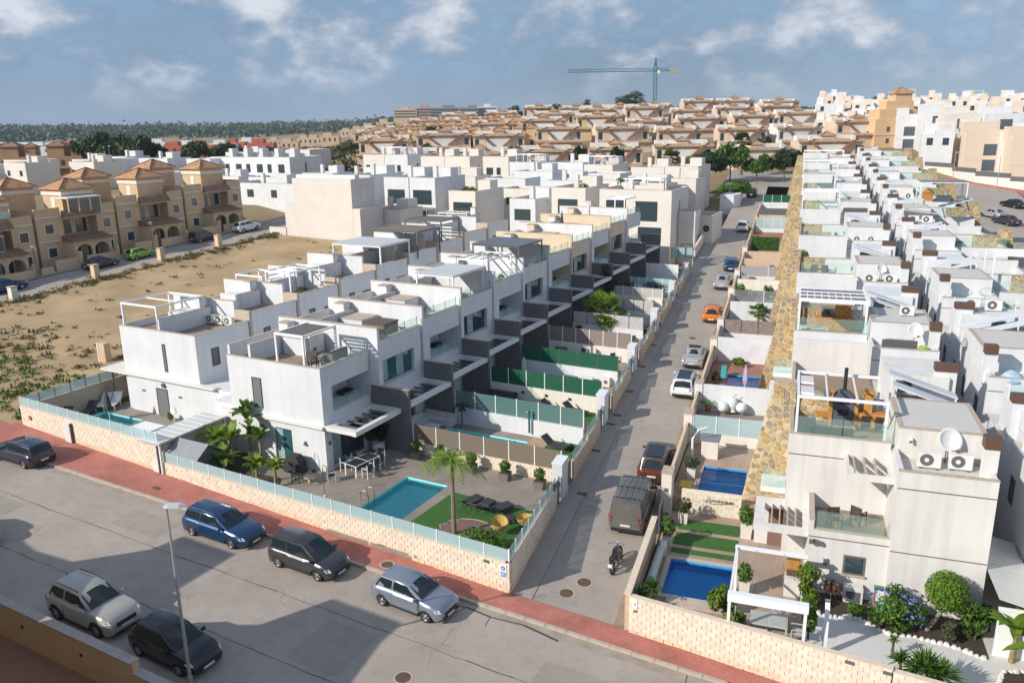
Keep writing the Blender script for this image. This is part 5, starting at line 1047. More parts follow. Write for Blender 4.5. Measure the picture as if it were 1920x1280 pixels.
        if rails: MB().tube([(X(rt)+.12, wt*.93*o_, zr+.0), (X(rt)+.2, wt*.93*o_, zr+.05), (X(ft)-.25, wt*.93*o_, zr+.05), (X(ft)-.15, wt*.93*o_, zr+.0)], .02, 6).build('roof_rail', steel if rails != 'dark' else trimM, t)
        MB().box(X(xr)+r*1.25, X(xf_)-r*1.25, min(hw*.955*o_, hw*1.0*o_), max(hw*.955*o_, hw*1.0*o_), .2, .28).build('sill', cladding or trimM, t)
        for fx in ((m, rt+.03) if kind != 'van' else (.60,)):
            w0, z1 = hw*wid(fx)/hw*o_, topz(fx); MB().tube([(X(fx), w0*.94, .30), (X(fx), w0*.975, .42), (X(fx)+.01, w0*1.0, (z1+.25)/2), (X(fx)+.01, w0*.988, z1-.1)], .007, 4).build('door_seam', black, t)
        MB().box(X(m)-.35, X(m)-.18, min(hw*.99*o_, hw*1.012*o_), max(hw*.99*o_, hw*1.012*o_), H*belt-.16, H*belt-.135).build('door_handle', col, t)
    MB().box(X(.98), X(1.0)+.02, -hw*.52, hw*.52, topz(.97)-.30, topz(.97)-.12).build('grille', trimM, t); MB().box(X(.985), X(1)+.018, -hw*.7, hw*.7, .24, .36).build('lower_grille', trimM, t)
    MB().box(X(1)+.021, X(1)+.032, -.26, .26, topz(.97)-.40, topz(.97)-.30).build('number_plate', plateM, t); MB().box(X(0)-.03, X(0)-.018, -.26, .26, topz(.02)-.42, topz(.02)-.31).build('number_plate', plateM, t)
    MB().box(X(0)-.02, X(.01)+.03, -hw*.78, hw*.78, .27, .46).build('rear_bumper', cladding or trimM, t)
    if redbar: MB().box(X(0)-.026, X(0)+.03, -hw*.62, hw*.62, topz(.02)-.16, topz(.02)-.08).build('light_bar', lampR, t)
    if cladding:
        for c in (xr, xf_):
            for o_ in (-1, 1):
                pts = [((r*1.2)*math.cos(a), (r*1.2)*math.sin(a)+r) for a in [math.pi*k/10 for k in range(11)]]; MB().tube([(X(c)+px, hw*.985*o_, pz) for px, pz in pts], .035, 5).build('arch_trim', cladding, t)
    if roof: MB().box(X(rt)+.15, X(ft)-.12, -wt*.72, wt*.72, zr+.008, zr+.026).build('sunroof', roof, t)
    if rack:
        for f in (.08, .33, .58):
            MB().tube([(X(f), -wt*.95, zr+.0), (X(f), -wt*.9, zr+.12), (X(f), wt*.9, zr+.12), (X(f), wt*.95, zr+.0)], .03, 6).build('rack_bar', trimM, t)
        for y in (-.78, -.4, 0, .4, .78): MB().box(X(.05), X(.6), y*wt-.02, y*wt+.02, zr+.15, zr+.18).build('rack_slat', M('rack_grey', (.16, .17, .17), .5), t)
    else: MB().tube([(X(rt)+.1, 0, zr), (X(rt)+.02, 0, zr+.12)], .012, 5).build('antenna', trimM, t)
    return t
PB = paint('paint_blue', (.008, .05, .13)); PG = paint('paint_graphite', (.05, .05, .056)); PS = paint('paint_silver_blue', (.24, .275, .34)); PBE = paint('paint_beige', (.42, .40, .35), .2); PK = paint('paint_black', (.012, .012, .016)); PN = paint('paint_navy', (.02, .022, .05)); PBR = paint('paint_brown', (.10, .062, .038)); PVN = paint('paint_olive_grey', (.165, .165, .145)); PW = paint('paint_white', (.70, .70, .70), .05); PSV = paint('paint_silver', (.42, .42, .43)); PO = paint('paint_orange', (.62, .17, .008), .1); PDB = paint('paint_deep_blue', (.01, .06, .16)); PGR = paint('paint_lime', (.20, .42, .04), .1)
XF = lambda x, y: (x, y, -.03*x)
car('dark blue estate car parked at the kerb, leftmost of the three in a line', 'wagon', PB, XF(-16.0, -2.35), 0.005, .03, rails=True)
car('graphite grey people carrier parked at the kerb between blue and silver cars', 'mpv', PG, XF(-9.95, -2.55), -.01, .03)
car('silver-blue hatchback parked at the kerb nearest the side street', 'hatch', PS, XF(-3.5, -2.75), -.045, .03)
car('pale beige off-roader with dark trim parked in the building shadow', 'suv', PBE, XF(-15.4, -10.4), -.005, .03, cladding=trimM, rails='dark', roof=None)
car('black car parked beside the lamp post in the building shadow', 'hatch', PK, XF(-10.2, -10.45), -.03, .03)
car('dark navy car with silver roof rails parked at the far left of the kerb', 'wagon', PN, XF(-34.7, -1.95+.35), math.pi+.02, -.03, rails=True)
car('white car nose just visible at the left edge of the photo', 'hatch', PSV, XF(-24.55-2.9, -9.2), .0, .03)
hd = SV+math.pi/2; 
def scar(label, kind, col, v, u=-1.45, **k):
    Ln = CARSPEC[kind][0]; vv = v+Ln*.31; p = O_+u_*u+v_*vv; return car(label, kind, col, (p.x, p.y, Gs(p.x, p.y)+.006), hd, -.06, **k)
scar('olive grey van with a roof rack parked up the side street', 'van', PVN, 8.35, -1.7, cat='van', name='van', rack=True)
scar('brown off-roader with a red rear light strip ahead of the van', 'suv', PBR, 13.95, -1.3, rails=True, roof=glassC, redbar=True)
scar('white estate car with dark glass roof halfway up the side street', 'wagon', PW, 27.5, -1.4, roof=glassC, rails=True)
scar('silver car with a dark fabric roof parked in front of the white estate', 'conv', PSV, 33.9, -1.5, roof=M('soft_top', (.03, .028, .028), .9))
scar('orange hatchback parked alone up the side street', 'hatch', PO, 46.6, -1.3); scar('silver saloon parked behind the blue car in the side street', 'sedan', PSV, 59.0, -1.55); scar('deep blue car with red tail lights in the side street', 'hatch', PDB, 67.5, -1.2); scar('white car farther up beside the clipped hedge', 'mpv', PW, 92.0, -1.6); scar('dark car at the very top of the side street', 'suv', PK, 125, -2.3)
GW = lambda x, y: (x, y, Gs(x, y)+.01)
car('navy car parked at the left end of the street by the beige townhouses', 'wagon', PB, GW(-78.2, 24.0), math.pi/2, -.06); car('dark grey car behind the lime green car by the beige townhouses', 'sedan', PG, GW(-78.6, 36.6), math.pi/2, -.06); car('lime green hatchback in front of the beige townhouses', 'hatch', PGR, GW(-78.5, 42.4), math.pi/2+.02, -.06)
car('dark brown car under the arches of the beige townhouse', 'mpv', PG, GW(-79.4, 54.0), math.pi/2, -.06); car('white off-roader at the far end of the townhouse street', 'suv', PW, GW(-78.9, 62.2), math.pi/2-.05, -.06)
# motorbike
p = O_+u_*-1.55+v_*4.75; t = thing('motorbike', 'black motorbike with chrome bars leaning on its stand in the side street', 'motorbike', (p.x, p.y, Gs(p.x, p.y)+.01), hd-.06); t.rotation_euler = (-.12, -.06, hd-.06)
for x in (-.68, .72):
    rings = [[(x+(.30+q*math.cos(a))*math.cos(6.2832*k/20), q*math.sin(a)*1.1, .31+(.30+q*math.cos(a))*math.sin(6.2832*k/20)-.0) for a, q in [(1.0472*j, .055) for j in range(6)]] for k in range(21)]
    o = MB().loft(rings, caps=False).build('wheel', tyreM, t, smooth=True); r_ = MB(); [r_.bar((x-.28*math.cos(.785*k), 0, .31-.28*math.sin(.785*k)), (x+.28*math.cos(.785*k), 0, .31+.28*math.sin(.785*k)), .012) for k in range(4)]; r_.build('spokes', steel, o)
MB().loft([[(-.2, y*.14, .62+z*.05) for y, z in ((-1, -1), (1, -1), (1, 1), (-1, 1))], [(.05, y*.17, .74+z*.11) for y, z in ((-1, -1), (1, -1), (.8, 1), (-.8, 1))], [(.38, y*.12, .80+z*.08) for y, z in ((-1, -1), (1, -1), (.8, 1), (-.8, 1))]]).build('fuel_tank', PK, t)
MB().loft([[(-.75, y*.1, .76+z*.03) for y, z in ((-1, -1), (1, -1), (1, 1), (-1, 1))], [(-.45, y*.15, .72+z*.05) for y, z in ((-1, -1), (1, -1), (1, 1), (-1, 1))], [(-.15, y*.12, .68+z*.05) for y, z in ((-1, -1), (1, -1), (1, 1), (-1, 1))]]).build('seat', trimM, t)
MB().box(-.2, .3, -.16, .16, .25, .58).build('engine', gymet, t); MB().tube([(.72, 0, .33), (.52, 0, .75), (.42, 0, .98)], [.05, .05, .04], 6).build('fork', steel, t); MB().tube([(.3, -.42, 1.0), (.45, -.2, 1.03), (.45, .2, 1.03), (.3, .42, 1.0)], .018, 6).build('handlebar', steel, t); MB().cylx(.52, .64, 0, .9, .1, 12, axis='x').build('headlight', lampW, t); MB().tube([(.25, .17, .35), (-.2, .2, .26), (-.8, .2, .3)], .045, 8).build('exhaust', steel, t); MB().box(-1.02, -.98, -.1, .1, .5, .68).build('number_plate', plateM, t); MB().tube([(-.98, 0, .60), (-.7, 0, .68), (-.5, 0, .65)], [.05, .1, .1], 6).build('rear_mudguard', trimM, t); MB().bar((0, .15, .3), (-.05, .42, .02), .02).build('side_stand', gymet, t)
for y in (-.42, .42): MB().tube([(.32, y*.9, 1.0), (.36, y*1.0, 1.14)], .012, 5).build('mirror', steel, t)
# street lamps
def lamp(label, loc, h, double=False, arm=(.55, .12), rz=0):
    t = thing('street_lamp', label, 'street lamp', loc, rz); MB().tube([(0, 0, 0), (0, 0, h*.5), (0, 0, h)], [.075, .06, .045], 10).build('pole', M('galvanised', (.42, .42, .40), .45, metal=.3), t); MB().cyl(0, 0, 0, .35, .1).build('base', M('galvanised', (.42, .42, .40), .45, metal=.3), t)
    hd_ = MB().loft([[(x, y*w_, h+.02+z) for y, z in ((-1, 0), (1, 0), (.7, d), (-.7, d))] for x, w_, d in ((-.1, .08, .07), (.1, .14, .12), (.5, .15, .13), (.72, .07, .07))]).build('head', M('lamp_head', (.50, .52, .55), .4), t); MB().box(.12, .6, -.1, .1, h+.0, h+.019).build('lens', M('lamp_lens', (.55, .55, .5), .2), hd_); return t
lamp('tall galvanised street lamp in the foreground between parked cars', (-8.3, -11.38, .25), 7.62, rz=.55)
# ================================================================ right-hand block: stone-fronted houses (frame u, v)
stoneM = stonemat('crazy_stone', 2.7); stoneP = None
HU = lambda u, v, z=0.0: UV(u, v, z)
plankM = brickmat('timber_deck', (.42, .325, .25), (.38, .29, .225), (.30, .23, .18), 1.5, .14, 'YX', .004, .7, .1)
rwhite = M('warm_white_plaster', (.68, .665, .64), .85, var=.05, scale=.7, bump=.08, bscale=14, streak=.10)
woodfl = brickmat('terrace_planks', (.30, .23, .17), (.27, .205, .15), (.20, .15, .11), 1.2, .15, 'XY', .004, .75, .1)
dorM = M('brown_door', (.20, .125, .095), .6)
def crazy(parent, n_u, poly_fn, du, dv, seed, mats):
    """crazy paving cut from a jittered grid: each stone is its own piece; poly_fn maps (s, v) in the wall sheet to 3-D and gives its normal"""
    rr = random.Random(seed); nu, nv = n_u; P = {}
    for i in range(-1, nu+1):
        for j in range(-1, nv+1): P[i, j] = ((i+.5+rr.uniform(-.36, .36))*du, (j+.5+(.5 if i % 2 else 0)+rr.uniform(-.36, .36))*dv)
    cells = []
    for i in range(nu):
        for j in range(nv):
            px, py = P[i, j]; poly = [(px-du*1.3, py-dv*1.3), (px+du*1.3, py-dv*1.3), (px+du*1.3, py+dv*1.3), (px-du*1.3, py+dv*1.3)]
            for a in range(-2, 3):
                for c in range(-2, 3):
                    q = P.get((i+a, j+c))
                    if (a or c) and q:
                        dx, dy = q[0]-px, q[1]-py; L2 = math.hypot(dx, dy); dx /= L2; dy /= L2; h = L2/2-.022; out = []
                        for k in range(len(poly)):
                            A, B = poly[k], poly[(k+1) % len(poly)]; da = (A[0]-px)*dx+(A[1]-py)*dy-h; db = (B[0]-px)*dx+(B[1]-py)*dy-h
                            if da <= 0: out.append(A)
                            if da*db < 0: s = da/(da-db); out.append((A[0]+(B[0]-A[0])*s, A[1]+(B[1]-A[1])*s))
                        poly = out
                        if not poly: break
                if not poly: break
            poly = [(max(.01, min(nu*du-.01, x)), max(.01, min(nv*dv-.01, y))) for x, y in poly]
            if len(poly) > 2: cells.append((px, py, poly))
    out = []
    for px, py, poly in cells:
        h = rr.uniform(.018, .045); a = [poly_fn(x, y, .002) for x, y in poly]; c = [poly_fn(px+(x-px)*.93, py+(y-py)*.93, h) for x, y in poly]; n = len(poly)
        out.append((a+c, [tuple(range(n, 2*n))]+[(k, (k+1) % n, n+(k+1) % n, n+k) for k in range(n)], rr.choice(mats)))
    return out
stM = [M('stone_buff', (.46, .355, .21), .85, ori=.15, var=.2, scale=5, bump=.5, bscale=14), M('stone_ochre', (.47, .32, .14), .85, ori=.15, var=.2, scale=5, bump=.5, bscale=14), M('stone_grey', (.33, .28, .21), .85, ori=.15, var=.2, scale=5, bump=.5, bscale=14), M('stone_tan', (.54, .43, .26), .85, ori=.15, var=.2, scale=5, bump=.5, bscale=14)]
stJ = M('stone_joint', (.66, .54, .36), .95, var=.1, scale=6)
def house_r(label, k, mirror, v0, z0, first=False):
    t = thing('stone_front_house', label, 'house', UV(0, v0, z0), SV, 'white houses with stone fronts'); mx = (lambda u: 30.5-u) if mirror else (lambda u: u)
    def bx(b, u0, u1, v0_, v1_, za, zb, m=0, mt=None): b.box(min(mx(u0), mx(u1)), max(mx(u0), mx(u1)), v0_, v1_, za, zb, m, mt); return b
    pl = rwhite if (k+mirror) % 3 == 0 else white
    b = MB(); bx(b, 10.55, 14.3, 4.55, 15.3, -1.6, 6.15, 0, 1); bx(b, 6.1, 10.549, 7.9, 20.9, -1.6, 5.75, 0, 2); bx(b, 10.55, 14.3, 15.301, 20.9, -1.6, 5.6, 0, 1)
    for q in ((10.55, 14.3, 4.55, 4.75), (10.55, 10.75, 4.751, 7.2), (14.1, 14.3, 4.751, 7.2)): bx(b, *q, 6.15, 6.55)
    bx(b, 10.7, 14.25, 7.2, 11.6, 6.15, 7.55, 0, 0); bx(b, 10.9, 14.0, 15.6, 19.3, 5.6, 7.6, 0, 0)
    bx(b, 6.1, 10.549, 7.9, 8.05, 5.75, 6.5); bx(b, 6.1, 6.25, 8.051, 20.9, 5.75, 6.45); bx(b, 6.251, 10.549, 12.4, 12.6, 5.75, 6.55); bx(b, 6.1, 10.549, 20.7, 20.9, 5.75, 7.9 if not mirror else 7.0)
    bx(b, 7.2, 10.549, 5.0, 7.899, -1.6, 2.85, 0, 2); bx(b, 7.2, 7.4, 5.0, 7.899, 2.85, 3.55); bx(b, 7.401, 10.549, 5.0, 5.15, 2.85, 3.1)
    bx(b, 8.6, 10.549, 5.6, 5.75, 5.45, 5.75); bx(b, 8.6, 8.75, 5.751, 7.899, 5.45, 5.75); bx(b, 10.4, 10.548, 5.751, 7.899, 5.45, 5.75)
    b.build('wall', [pl, gravel, woodfl], t)
    for q in ((10.53, 14.32, 4.53, 4.77, 6.551), (10.68, 14.27, 7.18, 7.42, 7.551), (10.68, 14.27, 11.4, 11.62, 7.551), (10.68, 10.9, 7.421, 11.399, 7.551), (14.05, 14.27, 7.421, 11.399, 7.551), (6.08, 10.57, 7.88, 8.07, 6.501), (6.08, 6.27, 8.071, 20.9, 6.451), (6.27, 10.55, 12.38, 12.62, 6.551), (7.18, 7.42, 4.98, 7.9, 3.551), (7.42, 10.55, 4.98, 5.17, 3.101)): bx(MB(), *q, q[4]+.035).build('coping', coping, t)
    bx(MB(), 10.9, 14.05, 7.42, 11.4, 7.551, 7.565).build('gravel_top', gravel, t)
    # slab lines
    for u0, u1, v_, z in ((10.55, 14.31, 4.55, 5.75), (10.55, 14.31, 4.55, 2.75), (7.2, 10.55, 5.0, 2.72), (6.1, 8.6, 7.9, 5.45)): bx(MB(), u0, u1, v_-.012, v_-.001, z, z+.045).build('joint_line', M('brown_line', (.16, .10, .075), .8), t)
    # slatted openings: over the balcony and over the porch
    for i in range(3): u = 8.98+.45*i; bx(MB(), u-.03, u+.03, 5.76, 7.89, 5.5, 5.7).build('slat', coping, t)
    pc = MB(); bx(pc, 4.75, 7.199, 5.5, 5.8, 2.4, 2.7); bx(pc, 4.75, 5.2, 5.801, 8.6, 2.4, 2.7); bx(pc, 6.95, 7.199, 5.801, 8.6, 2.4, 2.7); bx(pc, 5.2, 6.95, 8.0, 8.6, 2.4, 2.7); pc.build('porch_roof', pl, t)
    for i in range(4): u = 5.55+.36*i; bx(MB(), u-.03, u+.03, 5.81, 7.99, 2.44, 2.66).build('slat', coping, t)
    bx(MB(), 4.75, 6.95, 8.61, 9.29, -.6, 2.39).build('porch_back', pl, t); bx(MB(), 5.4, 6.25, 8.55, 8.609, .0, 2.1).build('door', dorM, t); bx(MB(), 6.3, 7.19, 8.2, 8.3, -.4, 2.4).build('porch_wall', pl, t)
    # balcony glass, window, left glass box
    bx(MB(), 7.5, 10.3, 5.06, 5.075, 3.14, 4.0).build('balcony_glass', clearg, t)
    w_ = bx(MB(), 8.75, 9.65, 4.95, 4.999, 1.15, 2.05).build('window', M('brown_frame', (.16, .12, .10), .6), t); bx(MB(), 8.83, 9.57, 4.935, 4.949, 1.22, 1.98).build('pane', paneM, w_); bx(MB(), 8.7, 9.7, 4.88, 4.949, 1.06, 1.14).build('sill', coping, w_)
    bx(MB(), 4.9, 6.09, 8.8, 10.3, 2.9, 3.2).build('side_balcony', pl, t); bx(MB(), 5.0, 6.05, 8.82, 8.835, 3.201, 4.1).build('balcony_glass', clearg, t)
    # terrace glass
    bx(MB(), 6.35, 8.4, 7.955, 7.97, 6.54, 7.4).build('terrace_glass', clearg, t); bx(MB(), 8.45, 10.5, 7.955, 7.97, 6.54, 7.4).build('terrace_glass', clearg, t); bx(MB(), 6.6, 10.3, 12.49, 12.505, 6.59, 7.3).build('terrace_glass', clearg, t)
    # windows along the alley side
    for i, v in enumerate((6.4, 10.2, 13.6, 17.6)): 
        u = 14.3; q = bx(MB(), 14.29, 14.33, v, v+.8, 3.5, 4.8).build('window', M('brown_frame', (.16, .12, .10), .6), t); bx(MB(), 14.331, 14.34, v+.07, v+.73, 3.57, 4.73).build('pane', paneM, q)
    w_ = bx(MB(), 11.4, 12.2, 15.56, 15.599, 6.0, 7.3).build('window', M('brown_frame', (.16, .12, .10), .6), t); bx(MB(), 11.47, 12.13, 15.545, 15.559, 6.07, 7.23).build('pane', paneM, w_)
    ch = bx(MB(), 13.85, 14.4, 5.6, 6.1, 5.8, 7.55).build('chimney', pl, t); lv = bx(MB(), 13.8, 14.45, 5.55, 6.15, 7.551, 8.05).build('louvre_cap', brownl, ch)
    lv = bx(MB(), 11.3, 12.9, 12.4, 12.9, 6.4, 7.35).build('louvre_box', brownl, t)
    for i in range(4): bx(MB(), 11.28, 12.92, 12.37, 12.399, 6.5+.21*i, 6.6+.21*i).build('louvre', M('brown_slat', (.16, .09, .06), .6), lv)
    ch = bx(MB(), 13.3, 14.35, 15.8, 16.3, 5.61, 7.9).build('chimney', pl, t); bx(MB(), 13.25, 14.4, 15.75, 16.35, 7.901, 8.3).build('louvre_cap', brownl, ch)
    # sloping white sheet roofs over the stair wells
    for vv in (11.9, 14.0):
        P = [(10.9, vv, 8.0), (14.2, vv, 6.95), (14.2, vv+.9, 6.95), (10.9, vv+.9, 8.0)]; P = [(mx(x), y, z) for x, y, z in P]
        MB().add(P+[(x, y, z+.09) for x, y, z in P], [(3,2,1,0), (4,5,6,7), (0,1,5,4), (1,2,6,5), (2,3,7,6), (3,0,4,7)]).build('sheet_roof', M('zinc_white', (.62, .66, .70), .4), t)
        for x in (11.0, 14.1): bx(MB(), x-.04, x+.04, vv+.02, vv+.1, 5.6, 6.95 if x > 12 else 7.93).build('post', whmet, t)
    # stone-faced fin wall with a slanting street edge, running on behind the terrace
    fin = [(3.72, -1.2), (6.3, -1.2), (6.3, 7.78), (5.2, 7.78), (3.75, .1)]; core = stJ if first else stoneM
    f_ = MB().extr([(mx(x), z) for x, z in fin], 'y', 11.9, 12.39).build('stone_fin', core, t); bx(MB(), 5.15, 6.33, 11.86, 12.42, 7.781, 7.83).build('coping', coping, t)
    bx(MB(), 6.301, 8.4, 12.2, 12.39, 5.76, 7.1).build('stone_screen', core, t); bx(MB(), 8.401, 10.54, 12.2, 12.39, 5.76, 7.1).build('terrace_screen', pl, t); bx(MB(), 6.34, 10.54, 12.17, 12.42, 7.101, 7.14).build('coping', coping, t)
    if first:
        rest = None
        for vs, fs, m in crazy(t, (9, 26), lambda s, v, h: (3.72+s, 11.9-h, .0+v), .29, .30, 3, stM):
            cx, cz = sum(q[0] for q in vs)/len(vs), sum(q[2] for q in vs)/len(vs)
            if cx > 3.78+max(0, cz-.1)*.188 and cx < 6.28: MB().add([(max(x, 3.73+max(0, z-.1)*.1889), y, z) for x, y, z in vs], fs).build('stone', m, f_)
        for vs, fs, m in crazy(t, (7, 4), lambda s, v, h: (6.31+s, 12.2-h, 5.8+v), .298, .32, 6, stM): MB().add(vs, fs).build('stone', m, f_)
    return t
RA = ['with the outdoor oven and white pergola on its terrace, nearest the gravel garden', 'with the dark panelled pergola roof and grey sofa', 'with the dark dining set on its terrace', 'with the orange wooden table on its terrace', 'with white pergola and long dark sofa', 'with small flat white awning', 'with twin white frames near the top', 'last one by the tiled duplexes']
RB = ['cut by the right edge of the photo', 'with pale blue bean bags on its terrace', 'with wire chairs behind glass', 'with palms in pots on the terrace', 'with sloping black solar panels on the roof', 'with dark framed pergola and wood kennel', 'with plain white terrace far back', 'near the tall fan palm', 'last one before the bend of the road']
h0 = house_r('stone-fronted white house with the outdoor oven on its terrace, nearest the gravel garden', 0, False, 0, .4, True); pA = house_r('stone-fronted white house '+RA[1], 1, False, 16.7, 1.4)
for k in range(2, 8): dup(pA, UV(0, 16.7*k, .4+k*1.0), SV, 'stone-fronted white house '+RA[k])
pB = house_r('second-row white house '+RB[0], 0, True, -3.9, .2)
for k in range(1, 9): dup(pB, UV(0, 16.7*k-3.9, .2+k*1.0), SV, 'second-row white house '+RB[k])
strip('alley', frange(2, 140, 6), [14.2, 16.3], P_uv, .3, concr)
# ---- roof terrace furniture, module by module
def rz(k): return .4+k*1.0
T = lambda u, v, k, z=5.77: UV(u, v+16.7*k, rz(k)+z)
pergola('white pergola frame with rolled blinds over the stone-side terrace with the oven', UV(6.35, 8.15, rz(0)+6.5), SV, 3.9, 4.1, 1.75, nsl=2, along='y')
for i in range(2):
    p = UV(6.5+.0, 9.2+1.7*i, rz(0)+8.3); t = thing('rolled_blind', 'folded white fabric blind on the oven terrace pergola, '+['front', 'rear'][i]+' one', 'blind', p, SV); MB().box(-.05, .55, -.6, .6, 0, .06).build('fabric', pw_, t); MB().box(-.06, .56, -.62, -.601, -.02, .1).build('batten', whmet, t)
p = UV(8.6, 11.6, rz(0)+5.77); t = thing('outdoor_kitchen', 'orange timber outdoor kitchen with a dark arched oven', 'kitchen', p, SV)
MB().box(-.55, .55, -.3, .3, .0, .12).build('plinth', woodM, t)
for x in (-.6, .6): MB().box(x-.09, x+.09, -.35, .3, 0, 2.0).build('post', woodM, t)
MB().extr([(-.5, .125), (.5, .125), (.5, 1.5)]+[(.5*math.cos(a), 1.5+.45*math.sin(a)) for a in [math.pi*j/8 for j in range(1, 8)]]+[(-.5, 1.5)], 'y', -.3, .25).build('oven', M('oven_slate', (.09, .10, .13), .6), t)
for z in (.7, 1.3): MB().box(-.25, .25, -.33, -.301, z, z+.28).build('oven_door', black, t)
MB().box(.7, 2.2, -.3, .3, .78, .9).build('worktop', woodM, t); MB().box(-1.3, -.7, -.3, .3, .5, .62).build('worktop', woodM, t)
for x in (.8, 1.45, 2.1): MB().box(x-.08, x+.08, -.3, .25, 0, .78).build('post', woodM, t)
MB().box(.95, 1.35, -.1, .3, .9, 1.9).build('shelf_tower', woodM, t); MB().box(.9, 1.45, -.2, .35, 1.9, 2.0).build('shelf_top', woodM, t)
MB().cyl(.0, .1, 1.95, 3.1, .09).build('flue', black, t)
lounger(T(7.1, 9.3, 0), SV+.2, 'dark lounger behind the glass of the oven terrace', 'oven terrace seats'); place('dsofa', mk_sofa(darkrat, M('dark_cushion', (.08, .085, .10), .9), 2.2, .9), T(7.9, 9.4, 0), SV+math.pi, 'dark outdoor sofa with a pale cushion on the oven terrace'); lounger(T(6.9, 14.5, 0), SV+1.5, 'dark sunbed on the terrace behind the oven, left one', 'sunbeds behind the oven terrace'); lounger(T(9.3, 14.7, 0), SV+1.5, 'dark sunbed on the terrace behind the oven, right one', 'sunbeds behind the oven terrace')
ac(UV(11.9, 6.3, rz(0)+6.16), SV, 'left air conditioner of the pair on the nearest gravel roof', sc=(1.1, 1.1, 1.1)); ac(UV(13.15, 6.45, rz(0)+6.16), SV, 'right air conditioner of the pair on the nearest gravel roof', sc=(1.1, 1.1, 1.1))
dish(UV(12.7, 7.0, rz(0)+6.16), SV+.4, 'large white satellite dish casting a round shadow above the nearest air conditioners', 1.1)
dish(UV(11.7, 13.5, rz(0)+6.0), SV+.5, 'small bluish satellite dish on a thin mast behind the sheet roofs', .85)
t = thing('spotlight', 'small white spotlight on the wall of the nearest roof box', 'lamp', UV(11.2, 7.15, rz(0)+7.1), SV); MB().box(-.08, .08, -.14, 0, -.06, .06).build('head', whmet, t); MB().box(-.05, .05, -.2, -.14, -.14, -.04).build('shade', gymet, t)
cafe = mk_chair(black, M('brown_rattan', (.07, .045, .035), .8))
place('cafe', cafe, UV(9.35, 6.6, rz(0)+2.87), SV+2.5, 'dark balcony chair with armrests, right one', 'balcony chairs'); place('cafe', cafe, UV(8.3, 5.9, rz(0)+2.87), SV+.3, 'dark balcony chair low behind the glass, left one', 'balcony chairs')
# module 1
t = pergola('white pergola with dark square roof panels on the second stone-front terrace', UV(6.3, 8.1+16.7, rz(1)+6.46), SV, 4.1, 3.6, 2.0, nsl=0); s0 = None
smoke = M('smoked_panel', (.10, .095, .105), .25)
for j in range(3):
    for i in range(9):
        if not s0: s0 = MB().box(.02, .41, .03, 1.1, 2.15, 2.18).build('roof_panel', smoke, t)
        else: inst(s0, t, (.45*i, 1.2*j, 0))
for j in range(4): MB().box(-.05, 4.15, 1.2*j-.05, 1.2*j+.01, 2.141, 2.24).build('roof_bar', whmet, t)
place('wtable', mk_table(whmet, M('checked_cloth', (.5, .5, .48), .8), .9, .45), T(7.3, 9.2, 1), SV, 'white table with a checked cloth under the panelled pergola')
t = thing('outdoor_kitchen', 'brown timber cupboards with a barbecue hood under the panelled pergola', 'kitchen', T(8.6, 11.9, 1), SV); MB().box(-1.2, 1.2, -.3, .3, 0, .9).build('cupboard', woodM, t); MB().box(.1, 1.1, 0, .3, .901, 1.7).build('tall_cupboard', woodM, t); MB().cylx(-.25, .25, -.5, 1.05, .3, 12).build('hood', black, t)
place('gsofa', mk_sofa(M('grey_weave', (.10, .10, .105), .8), M('pale_grey_cushion', (.35, .35, .35), .9), 1.9, .8), UV(12.2, 5.6+16.7, rz(1)+6.16), SV+math.pi, 'dark grey two-seat sofa on the second house roof by the green bucket')
t = thing('bucket', 'bright lime green bucket on the second house roof', 'bucket', UV(13.5, 5.3+16.7, rz(1)+6.16), SV); MB().cyl(0, 0, 0, .45, .2, .26, 14).build('body', M('lime_plastic', (.30, .62, .02), .4), t); MB().tube([(-.25, 0, .42), (0, 0, .62), (.25, 0, .42)], .012, 5).build('handle', steel, t)
dish(UV(13.1, 6.3+16.7, rz(1)+6.4), SV+.2, 'white dish on a reddish tripod beside the lime green bucket', .95)
ac(UV(12.9, 9.4+16.7, rz(1)+7.57), SV, 'single air conditioner beside the brown louvre of the second house')
# module 2
sling = mk_chair(darkrat, M('charcoal_sling', (.045, .048, .055), .8)); dt = mk_table(darkrat, M('brown_top', (.10, .07, .055), .6), .8, .45)
place('dint', dt, T(7.9, 10.1, 2), SV, 'brown dining table on the third stone-front terrace')
for i, (du, dv, a) in enumerate([(-1.1, 0, 1.57), (1.1, 0, -1.57), (-.45, -.75, 3.14), (.45, -.75, 3.14), (-.4, .75, 0), (.45, .75, 0)]): place('sling', sling, T(7.9+du, 10.1+dv, 2), SV+a, 'charcoal dining chair on the third terrace, '+['left end', 'right end', 'front left', 'front right', 'back left', 'back right'][i], 'charcoal chairs round the third terrace table')
ac(UV(11.7, 6.3+33.4, rz(2)+6.16), SV, 'left air conditioner on the third house roof', sc=(1.1,)*3); ac(UV(13.2, 6.4+33.4, rz(2)+6.16), SV, 'right air conditioner on the third house roof', sc=(1.1,)*3); dish(UV(12.5, 7.0+33.4, rz(2)+6.3), SV+.5, 'satellite dish above the third house air conditioners', .9)
t = thing('clothes_pile', 'heap of dark and red cloth between the third house air conditioners', 'cloth', UV(12.5, 6.0+33.4, rz(2)+6.16), SV); MB().loft([[(r*math.cos(.785*k)*(1+.2*(k % 2)), r*.6*math.sin(.785*k), z) for k in range(8)] for r, z in ((.4, 0), (.35, .14), (.12, .25))]).build('cloth', M('maroon_cloth', (.10, .05, .06), .9, var=.5, scale=8), t)
